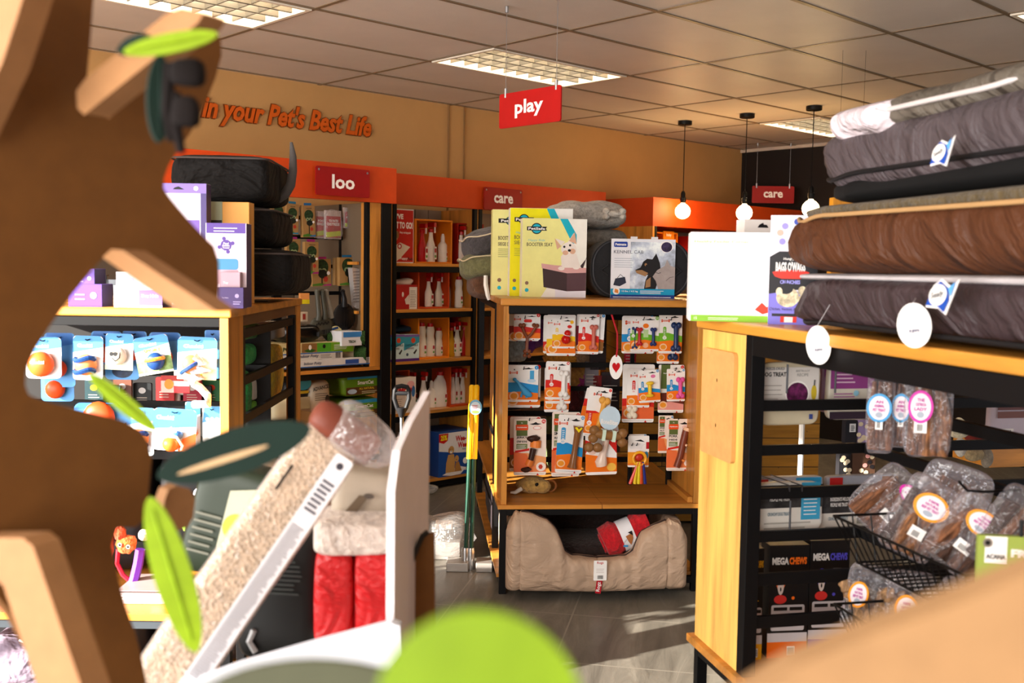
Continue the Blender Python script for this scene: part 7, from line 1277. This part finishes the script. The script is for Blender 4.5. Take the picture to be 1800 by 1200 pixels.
for u in (92, 126, 188, 240, 268, 325, 348, 392):
    x, z = LG.L(u, 505, .33); z = LR[0]
    if x < -.03: MB().tube([(x, .345, z + .03), (x, .325, z + .03), (x, .32, z - .01), (x, .17, z - .02), (x, .155, z - .0)], .0025, BLKH, 6).build('hook', RACK_L, smooth=True)
# goods on the far racks seen through the left rack (dark packs, red toys) 
rn = random.Random(5); n_ = 0
spots = [(165, 690, '#1c3a40'), (195, 700, '#24555c'), (215, 688, '#6a4030'), (290, 685, '#b81c1c'), (322, 672, '#d8d0c8'), (338, 690, '#a8243c'), (355, 700, '#2a2c34'), (372, 690, '#2a7a4a'), (250, 695, '#15191c'), (300, 700, '#e0d8d0'), (130, 520 + 20, '#5a7078'), (200, 545, '#3a464c'), (260, 548, '#b83020'), (300, 545, '#a89078'), (350, 550, '#a87a40'), (230, 540, '#23282c'), (375, 545, '#b8a890')]
pos_n = ['under the banded ball card', 'in the dark gap below the face ball', 'below the striped ball card', 'left of the red treat card', 'in the middle of the dark gap', 'right of the middle of the gap', 'left of the small green pack', 'near the wood post, low in the gap', 'behind the green leaf', 'just above the lower row of cards', 'at the far left above the ball cards', 'above the face ball card', 'above the striped ball card', 'above the gap beside the rope ball', 'above the rope ball card', 'in the middle above the cards', 'beside the wood post above the cards']
cn = {'#1c3a40': 'dark teal', '#24555c': 'teal', '#6a4030': 'brown', '#b81c1c': 'red', '#d8d0c8': 'white', '#a8243c': 'crimson', '#2a2c34': 'charcoal', '#2a7a4a': 'green', '#15191c': 'black', '#e0d8d0': 'off-white', '#5a7078': 'grey blue', '#3a464c': 'slate', '#b83020': 'orange red', '#a89078': 'tan', '#a87a40': 'ochre', '#23282c': 'dark grey', '#b8a890': 'beige'}
for i, (u, v, c) in enumerate(spots):
    cx, cz, w, h = LG.rect(u - 16, v - (22 if v > 600 else 12), u + 16, v + (22 if v > 600 else 12), .62 + .03 * (i % 5)); t = thing('hanging_pack', f'{cn[c]} hanging pack {pos_n[i]}', 'package', LG.at(cx, .62 + .03 * (i % 5), cz), 'packs hanging inside the left rack'); MB().prism(rr(-w / 2, -h / 2, w / 2, h / 2, .006), 0, .015, M(c, .45)).build('pack', t, bev=.001)
    a = MB(); a.lines(-w * .3, -h * .3, w * .3, h * .0, 3, -.001, M('#c8b8a8', .5), .3); a.disc(0, h * .2, w * .2, h * .12, -.001, M(['#d8c020', '#c84020', '#e0e0e0'][i % 3], .5)); a.build('print', t)
t = thing('red_treat_card', 'red and white card with a yellow round toy inside the left rack', 'package', LG.at(*[LG.rect(283, 660, 333, 690, .45)[0], .45, LG.rect(283, 660, 333, 690, .45)[1]])); w, h = LG.rect(283, 660, 333, 690, .45)[2:]; MB().prism(rr(-w / 2, -h / 2, w / 2, h / 2, .004), 0, .01, M('#e0d4cc', .4)).build('pack', t); a = MB(); a.quad(-w * .05, -h * .5, w * .5, -h * .1, -.001, M('#c01c20', .4)); a.disc(-w * .22, 0, w * .16, h * .3, -.002, M('#e09a20', .4)); a.quad(-w * .5, h * .2, w * .3, h * .5, -.0008, M('#c82a1c', .4)); a.build('print', t)
# toys seen through the right side of the left rack
def sidebag(u0, v0, u1, v1, col, lb, seed, kind='plush', e=.6, nm='plush_toy', cat='plush toy', x=-.09, d=.08):
    ya, z1 = LG.LX(u0, v0, x); yb, z0 = LG.LX(u1, v1, x); zt = LG.LX((u0 + u1) / 2, v0, x)[1]; zb = LG.LX((u0 + u1) / 2, v1, x)[1]
    return tag(MB().pillow(0, 0, 0, d, abs(yb - ya), zt - zb, M(col, .7, kind), e, e, 30, .08, seed).build(nm, mw=LG.at(x - d / 2, (ya + yb) / 2, (zt + zb) / 2), smooth=True), lb, cat, 'toys hanging inside the side of the left rack')
sidebag(474, 604, 504, 700, '#d8b410', 'bright yellow plush toy hanging inside the side of the left rack', 1); sidebag(464, 640, 480, 730, '#a88c14', 'darker yellow plush leg beside the bright yellow plush toy', 2)
sidebag(434, 570, 468, 596, '#2a7a30', 'green plush toy high inside the side of the left rack', 3); sidebag(435, 604, 456, 640, '#1faa50', 'bright green plush toy left of the yellow one', 4); sidebag(436, 650, 446, 735, '#1a8a40', 'long green plush limb at the post of the left rack', 5)
sidebag(446, 665, 466, 700, '#c8c0b4', 'white printed pack at the foot of the green plush limb', 6, 'plain', .3, 'hanging_pack', 'package'); sidebag(448, 700, 466, 730, '#6aa840', 'green and white pack below the white one by the post', 7, 'plain', .3, 'hanging_pack', 'package'); sidebag(480, 565, 503, 595, '#8a8680', 'grey printed pack high inside the side near the back post', 8, 'plain', .3, 'hanging_pack', 'package')
# shelf level goods of the left rack
def art_cat2(a, t, w, h): a.quad(-w * .5, h * .34, w * .5, h * .46, -.0006, M('#4a3a3c', .5)); a.text('Cat', -w * .35, 0, -.001, WHT, w=w * .15, bold=.03); a.quad(w * .2, -h * .05, w * .42, h * .22, -.001, WHT); a.lines(w * .22, -h * .35, w * .4, -h * .12, 3, -.001, WHT, .4); a.quad(-w * .44, -h * .14, -w * .25, -h * .1, -.001, WHT)
t = pbox(LG, (205, 1038, 290, 1080), .08, .2, 'low taupe box with white print reading Cat on the shelf of the left rack', 'box', 'cat_item_box', M('#a89898', .45), art_cat2, z0=ZS)
pbox(LG, (-30, 1043, 33, 1082), .06, .15, 'bright violet box at the bottom left corner of the picture', 'box', 'violet_box', M('#6a34c8', .4), lambda a, t, w, h: (a.disc(w * .4, -h * .2, w * .05, w * .05, -.001, WHT), a.disc(w * .42, -h * .3, w * .06, w * .05, -.001, WHT), a.quad(-w * .2, -h * .02, w * .15, h * .04, -.001, WHT)), z0=ZS)
pbox(LG, (-30, 1010, 20, 1040), .08, .1, 'pale printed box on top of the violet box at the left edge', 'box', 'pale_box', M('#d8c0c8', .45), lambda a, t, w, h: (a.disc(w * .2, 0, w * .12, h * .3, -.001, M('#a87a60', .5)), a.disc(w * .4, -h * .3, w * .1, h * .12, -.001, M('#8a6a60', .5))), z0=ZS + .085)
def strapobj(pts, c, r, nm, lb, cat):
    P = [LG.hit(u, v, 1, .2) for u, v in pts]; o = Vector(P[0]); o2 = LG.M @ o; return tag(MB().tube([p - o for p in P], r, M(c, .5), 6).build(nm, mw=LG.at(o.x, o.y, o.z), smooth=True), lb, cat)
strapobj([(247, 965), (243, 990), (237, 1015), (232, 1030)], '#7a3ac0', .018, 'ribbon_leash', 'broad purple strap hanging down to the taupe box', 'strap'); strapobj([(208, 965), (206, 990), (216, 1010), (230, 1022)], '#c8182c', .008, 'ribbon_leash', 'thin red strap loop beside the purple strap', 'strap')
for px, c, lb, e_ in (((188, 925, 200, 985), '#e86a30', 'orange plush fish edge at the left of the gap under the branch', 0), ((204, 940, 240, 972), '#e0601c', 'orange plush fish with two round eyes hanging above the purple strap', 1), ((200, 924, 222, 950), '#d84818', 'upper orange fish fin above the eyed fish', 0), ((244, 930, 264, 950), '#f0e4dc', 'white and orange plush bit beside the green leaf', 0), ((342, 856, 378, 880), '#d8d4e4', 'striped blue and white rope toy above the green food bag', 0), ((318, 905, 334, 932), '#8fc828', 'lime green plush frog head between leaf and food bag', 1)):
    cx, cz, w, h = LG.rect(*px, .12); t = thing('plush_fish', lb, 'plush toy', LG.at(cx, .12, cz), 'bright toys hanging low on the left rack'); MB().ell(0, 0, 0, w / 2, .02, h / 2, M(c, .7, 'plush'), 16, .3, px[0]).build('body', t, smooth=True)
    if e_: [MB().disc(w * s_ * .2, -h * .05 * s_, w * .1, w * .1, -.024, WHT, 12).disc(w * s_ * .2, -h * .05 * s_, w * .06, w * .06, -.026, INK, 10).build('eye', t) for s_ in (-1, 1)]
t = cushion(LG, (-60, 1128, 130, 1240), .03, .6, M('#7d7080', .6, 'wrinkle'), 'mauve grey pet bed with white patch and piping on the low shelf at left', seed=4, wob=.04, e=.4); MB().tube([(.0, -.30, .12), (.1, -.31, .08), (.06, -.31, .0)], .004, M('#c0bcc0', .5), 6).build('seam_piping', t, smooth=True); MB().ell(-.08, -.26, .0, .12, .04, .04, M('#e8e4ec', .6), 14).build('white_patch', t, smooth=True)
# ================================================================== FOREGROUND
CBD = M('#6a4218', .75, 'card'); CBD_LIT = M('#9c7048', .7, 'card')  # same cardboard twice: trunk shade and window light put into the colours
# cardboard cat tree: thick slabs standing on a plane turned towards the window on the right
TP = Matrix.Translation((-.45, 1.12, 0)) @ Matrix.Rotation(math.radians(50), 4, 'Z')
TF = Fr(-.45, 1.12, 0, math.radians(50))
def tl(u, v, y=0.0): p = TF.hit(u, v, 1, y); return (p.x, p.z)
def smooth_poly(pts, it=2):
    for _ in range(it):
        q = []
        for i in range(len(pts)): a, b = pts[i], pts[(i + 1) % len(pts)]; q += [(a[0] * .75 + b[0] * .25, a[1] * .75 + b[1] * .25), (a[0] * .25 + b[0] * .75, a[1] * .25 + b[1] * .75)]
        pts = q
    return pts
tree = thing('cardboard_tree', 'tall brown cardboard cat tree with branches filling the left of the picture', 'cat tree', TF.at(0, 0, 0))
trunk = [(45, -60), (168, -60), (160, 60), (150, 165), (170, 200), (340, 10), (388, 60), (390, 110), (345, 220), (300, 280), (284, 325), (300, 350), (352, 410), (384, 440), (386, 520), (376, 552), (215, 440), (190, 440), (105, 545), (46, 640), (44, 690), (70, 703), (150, 722), (240, 745), (268, 790), (262, 850), (256, 925), (190, 928), (215, 1050), (245, 1130), (268, 1260), (100, 1260), (55, 1120), (-60, 980), (-60, -60)]
def slab(pts, name, y0, y1, mat, bev=.004, par=None, y=0, rnd=1):
    P = [tl(u, v, y) for u, v in pts]
    if rnd: P = smooth_poly(P, 1)
    return MB().prism(P, y0, y1, mat).build(name, par or tree, bev=0)
# floor part of the trunk continues below the picture
slab(trunk, 'trunk', 0, .028, CBD)
P = [tl(-60, 1240), tl(275, 1240)]; MB().prism([(P[0][0], 0.03), (P[1][0] + .1, 0.03), (P[1][0], P[1][1] + .01), (P[0][0], P[0][1] + .01)], 0, .028, CBD).build('trunk_base', tree); MB().box(-.5, -.2, 0, .25, .2, .03, CBD).build('base_plate', tree, bev=.002)
# cross slabs whose lit edges face the window
def cross(p0, p1, y0, y1, wpx, nm):
    a, b = tl(*p0), tl(*p1); d = Vector((b[0] - a[0], b[1] - a[1])); n = Vector((-d.y, d.x)).normalized() * wpx; MB().prism([(a[0] - n.x, a[1] - n.y), (b[0] - n.x, b[1] - n.y), (b[0] + n.x, b[1] + n.y), (a[0] + n.x, a[1] + n.y)], y0, y1, CBD_LIT).build(nm, tree, bev=.006)
def lit_slab(pts, depth, yaw, name, mat=CBD_LIT, th=.03):
    um = sum(p[0] for p in pts) / len(pts); vm = sum(p[1] for p in pts) / len(pts); c = aty(um, vm, depth); F_ = Fr(c.x, c.y, c.z, math.radians(yaw))
    P_ = [F_.hit(u, v, 1, 0) for u, v in pts]; return MB().prism([(p.x, p.z) for p in P_], 0, th, mat).build(name, tree, mw=tree.matrix_basis.inverted() @ F_.M, bev=.004)
lit_slab([(134, 160), (150, 138), (290, 26), (318, 14), (358, 22), (348, 40), (165, 188), (148, 202), (136, 190)], 1.03, -28, 'branch_slab')
lit_slab([(180, 452), (196, 438), (216, 440), (382, 548), (318, 548)], 1.06, -28, 'branch_slab')
slab([(300, 850), (345, 862), (338, 925), (300, 935), (285, 890)], 'branch_tip', .03, .05, CBD_LIT, y=.03)
lit_slab([(-60, -60), (58, -60), (30, 30), (4, 110), (-60, 250)], .98, -28, 'side_slab')
lit_slab([(-60, 945), (40, 945), (58, 960), (162, 1260), (84, 1260), (6, 1030), (-60, 960)], .98, -28, 'front_foot')
MB().prism([tl(u, v, -.004) for u, v in ((240, 742), (252, 740), (258, 925), (246, 930))], -.012, -.001, M('#3a2a14', .8)).build('slot_shadow_gap', tree) if False else None
# leaves
LIME = M('#a8c82a', .4, 'leaf'); LIME2 = M('#a0c024', .4, 'leaf'); DKG = M('#041f17', .8, 'card')
def leaf(u0, v0, u1, v1, wpx, depth, mat, lab, yaw=0, th=.004, slot=False, grp='felt leaves of the cardboard tree'):
    um, vm = (u0 + u1) / 2, (v0 + v1) / 2; p = aty(um, vm, depth); L = math.hypot(u1 - u0, v1 - v0) / 1810 * depth; W = wpx / 1810 * depth; an = math.atan2(-(v1 - v0), u1 - u0)
    t = thing('leaf', lab, 'leaf', Matrix.Translation(p) @ Matrix.Rotation(yaw, 4, 'Z') @ Matrix.Rotation(-an, 4, 'Y'), grp); n = 36
    pts = [(L / 2 * math.cos(q) , W / 2 * math.copysign(abs(math.sin(q)) ** 1.15, math.sin(q))) for q in [i * 2 * math.pi / n for i in range(n)]]
    MB().prism(pts, 0, th, mat).build('blade', t, bev=.0008)
    if slot: MB().prism([(L * .3 * math.cos(q) - L * .08, W * .07 * math.sin(q) - W * .08) for q in [i * 2 * math.pi / 16 for i in range(16)]], -.001, th + .001, M('#b99a72', .6)).build('slot', t)
    else: MB().tube([(-L * .42, -.001, 0), (0, -.0015, 0), (L * .42, -.001, 0)], [.001, .0016, .0008], mat, 5).build('midrib', t, smooth=True)
    return t
leaf(222, 95, 378, 55, 34, .9, LIME, 'small lime green leaf at the top of the cardboard tree', yaw=.2)
leaf(160, 656, 272, 760, 30, 1.05, LIME, 'lime green leaf in front of the carded balls', yaw=.3)
leaf(265, 868, 343, 1155, 66, .95, LIME2, 'long hanging lime green leaf before the bag of shavings', yaw=.2)
leaf(278, 838, 545, 752, 82, .98, DKG, 'large dark green leaf with a slot pointing at the bag of shavings', slot=True, yaw=.1, th=.006)
leaf(283, 98, 280, 248, 42, .94, DKG, 'dark green leaf hanging vertically at the upper branch', yaw=.5, th=.01)
leaf(205, 92, 262, 62, 26, .93, DKG, 'small dark green leaf end beside the upper lime leaf', th=.006)
# brown bow
p = aty(322, 170, .94); t = thing('ribbon_bow', 'dark brown fabric bow tied on the upper branch', 'bow', Matrix.Translation(p)); bm_ = M('#0c0403', .95)
MB().pillow(.004, 0, .022, .03, .02, .022, bm_, .6, .6, 16, .2, 2).build('loop', t, smooth=True); MB().pillow(.002, 0, -.014, .024, .018, .026, bm_, .6, .6, 16, .2, 3).build('loop', t, smooth=True)
MB().tube([(-.006, 0, .004), (-.008, 0, -.02), (-.002, 0, -.05)], [.004, .006, .004], bm_, 6).build('tail', t, smooth=True); MB().tube([(-.012, 0, .03), (-.014, 0, -.01), (-.012, 0, -.04)], [.005, .006, .003], bm_, 6).build('tail', t, smooth=True)
# blurred leaves and cardboard right in front of the lens
for_leaf = leaf(652, 1240, 1030, 1240, 350, .36, M('#8cac24', .4, 'leaf'), 'big out of focus lime green leaf at the bottom centre', yaw=.0, grp='leaves near the lens')
for_leaf2 = leaf(300, 1275, 800, 1262, 230, .5, M('#4a4c38', .6, 'card'), 'dark olive out of focus leaf at the bottom left of the lime one', grp='leaves near the lens')
for lf in (for_leaf, for_leaf2):
    q_ = lf.matrix_basis.translation; MB(lf.matrix_basis.inverted()).tube([(q_.x, q_.y + .004, q_.z), (q_.x, q_.y + .004, 0)], .004, CBD, 8).build('stem', lf, smooth=True)
FB = Fr(.1, .42, 0, math.radians(-5))
def fl(u, v, y=0): p = FB.hit(u, v, 1, y); return (p.x, p.z)
t = thing('cardboard_branch', 'out of focus tan cardboard branch across the bottom right corner', 'cat tree', FB.at(0, 0, 0)); MB().box(.08, .0, 0, .14, .02, fl(1600, 1270)[1] + .01, M('#9c7852', .7, 'card')).build('post', t); MB().prism([fl(u, v) for u, v in ((1240, 1270), (1400, 1172), (1550, 1110), (1700, 1055), (1860, 985), (1860, 1270))], 0, .02, M('#9c7852', .7, 'card')).build('slab', t, bev=.004)
# bag of wood shavings
a0, a1 = aty(308, 1165, 1.55), aty(603, 760, 1.72); ax = (a1 - a0); L = ax.length; ax.normalize(); sd = Vector((ax.z, .12, -ax.x)).normalized(); nn = sd.cross(ax).normalized()
if nn.y > 0: nn = -nn
Mb = Matrix.Identity(4)
for i in range(3): Mb[i][0] = sd[i]; Mb[i][1] = -nn[i]; Mb[i][2] = ax[i]; Mb[i][3] = ((a0 + a1) / 2)[i]
SHV = M('#d8c2a8', .6, 'shavings')
t = thing('shavings_bag', 'slanted clear bag packed with pale wood shavings and a white barcode strip', 'bag', Mb); wd = .105
MB().pillow(0, .03, -.03, wd, .08, L * 1.12, SHV, .3, .25, 44, .02, 4).build('shavings', t, smooth=True)
MB().pillow(0, .03, -.03, wd * 1.05, .088, L * 1.15, M('#e8e0dc', .2, 'clear', a=.05), .3, .25, 44, .02, 4).build('clear_film', t, smooth=True)
MB().prism(rr(wd * .14, -L * .56, wd * .46, L * .42, .006), -.018, -.016, M('#dedfe6', .4)).build('label_strip', t)
a = MB(); a.lines(wd * .18, -L * .50, wd * .42, L * .12, 60, -.019, M('#8c8a92', .5), .4); a.disc(wd * .3, L * .38, .006, .006, -.019, M('#3a3a44', .5)); a.lines(wd * .2, L * .18, wd * .42, L * .32, 7, -.019, M('#5a5a64', .5), .5); a.build('label_print', t); MB().lines(-wd * .34, L * .18, -wd * .30, L * .3, 1, -.019, INK, .9).build('dark_mark', t)
MB().pillow(.012, .03, L * .51, wd * 1.25, .1, .06, M('#6e3424', .5), .5, .5, 24, .12, 6).build('brown_cap', t, smooth=True); MB().pillow(.035, .02, L * .53, wd * 1.15, .11, .085, M('#d8d0cc', .2, 'clear', a=.16), .6, .6, 24, .2, 8).build('gathered_film', t, smooth=True)
# dark and green bags behind
def fbag(px, y, d, col, lb, nm, cat, seed, rot=0, art=None, kind='plain', e=.35, wob=.04):
    cx, cz, w, h = FC.rect(*px, y); t = thing(nm, lb, cat, FC.at(cx, y, cz, 0, rot)); MB().pillow(0, 0, 0, w, d, h, M(col, .4, kind), e, e, 36, wob, seed).build('body', t, smooth=True)
    if art: a = MB(); a.T = T(0, -d / 2 - .004, 0); art(a, t, w, h); a.build('print', t)
    return t
fbag((338, 815, 500, 1010), 2.1, .1, '#2a3426', 'green and grey pet food bag behind the dark green leaf', 'food_bag', 'bag', 3, .25, lambda a, t, w, h: (a.poly([(-w * .1, -h * .4), (w * .35, -h * .1), (w * .3, h * .4), (-w * .1, h * .3)], -.001, M('#b8b8a0', .5)), a.disc(w * .05, 0, w * .14, h * .12, -.003, M('#a8b840', .5)), a.lines(-w * .4, -h * .3, -w * .1, h * .1, 6, -.002, M('#7a7a6c', .5), .3)))
fbag((360, 790, 520, 900), 2.2, .08, '#b8a088', 'beige wrapped edge behind the dark green leaf', 'wrapped_pack', 'package', 4, .6)
fbag((428, 900, 575, 1150), 1.95, .12, '#0c0d0d', 'glossy black bag between the shavings and the red cushions', 'black_bag', 'bag', 5, .05, lambda a, t, w, h: (a.lines(-w * .2, -h * .0, w * .3, h * .25, 8, -.002, M('#2c302e', .4), .4), a.tube([(-w * .25, -.003, -h * .25), (-w * .3, -.003, -h * .33), (-w * .22, -.003, -h * .4)], .006, M('#7a7a7a', .3), 5)))
fbag((562, 944, 632, 1125), 1.9, .16, '#c01c20', 'left quilted red cushion standing beside the white board', 'red_cushion', 'cushion', 6, 0, kind='wrinkle', wob=.02); fbag((630, 944, 700, 1125), 1.9, .16, '#c41c20', 'right quilted red cushion against the white board', 'red_cushion', 'cushion', 7, 0, kind='wrinkle', wob=.02)
fbag((560, 900, 704, 958), 1.9, .18, '#efdfd4', 'cream fleece pad lying on top of the red cushions', 'fleece_pad', 'cushion', 8, 0, kind='plush'); fbag((590, 818, 702, 912), 1.98, .14, '#a49888', 'grey brown wrapped wooden item above the cream fleece', 'wrapped_wood', 'package', 9, .1, lambda a, t, w, h: (a.disc(w * .1, h * .1, w * .08, h * .05, -.002, M('#4a4038', .5)), a.poly([(-w * .4, -h * .5), (-w * .2, -h * .5), (w * .1, h * .1), (-w * .05, h * .1)], -.0015, M('#5a4a38', .5))))
# white board seen nearly edge on
q0 = [aty(692, 1118, 1.55), aty(752, 1070, 1.9)]; d_ = (q0[1] - q0[0]); d_.z = 0; yawb = math.atan2(d_.y, d_.x); WBf = Fr(q0[0].x, q0[0].y, 0, yawb); lw = d_.length
z = lambda u, v, x: WBf.hit(u, v, 1, 0).z
t = thing('white_board', 'upright white board panel with a curved top beside the red cushions', 'board', WBf.at(0, 0, 0)); zt1, zt2, zb1, zb2 = z(697, 800, 0), z(752, 690, 0), z(694, 1118, 0), z(752, 1095, 0)
MB().prism([(0, .55), (lw, .55), (lw, zt2), (lw * .82, z(738, 712, 0)), (lw * .45, z(722, 745, 0)), (lw * .12, z(705, 790, 0)), (0, z(697, 860, 0))], 0, .012, M('#ddd0ca', .35), M('#f4eef2', .4)).build('panel', t, bev=.001)
# cardboard display tray
t = thing('cardboard_tray', 'cardboard side with a dark curved rim right of the white board', 'display tray', FC.at(0, 0, 0)); 
def fp(u, v, y): p = aty(u, v, y); return (p.x, p.z)
MB().prism([fp(u, v, 1.75) for u, v in ((706, 1180), (764, 1120), (763, 938), (742, 940), (722, 985), (708, 1060))], 1.75, 1.765, CBD).build('side', t); MB().tube([aty(u, v, 1.74) for u, v in ((704, 1118), (706, 1060), (714, 1015), (728, 975), (742, 942), (752, 934))], .005, M('#1f1c18', .5), 6).build('rim', t, smooth=True)
MB().box(aty(420, 1200, 1.75).x, 1.77, .45, aty(760, 1200, 1.75).x, 2.2, .56, CBD).build('base', t)
t = thing('white_tray', 'white plastic tray rim in front of the black bag and red cushions', 'tray', FC.at(0, 0, 0)); MB().prism([fp(u, v, 1.5) for u, v in ((330, 1230), (345, 1195), (420, 1168), (560, 1128), (688, 1095), (703, 1100), (704, 1150), (660, 1200), (640, 1230))], 1.5, 1.52, M('#dde2ec', .35)).build('front', t, bev=.004); MB().box(aty(350, 1200, 1.52).x, 1.522, .5, aty(700, 1200, 1.52).x, 1.74, .6, M('#d8dce6', .4)).build('bottom', t, bev=.004)
t = thing('display_plinth', 'dark low plinth carrying the foreground bags below the picture', 'plinth', FC.at(0, 0, 0)); MB().box(-.75, 1.45, 0, -.1, 2.25, .448, M('#2a2420', .6)).build('plinth', t, bev=.005)
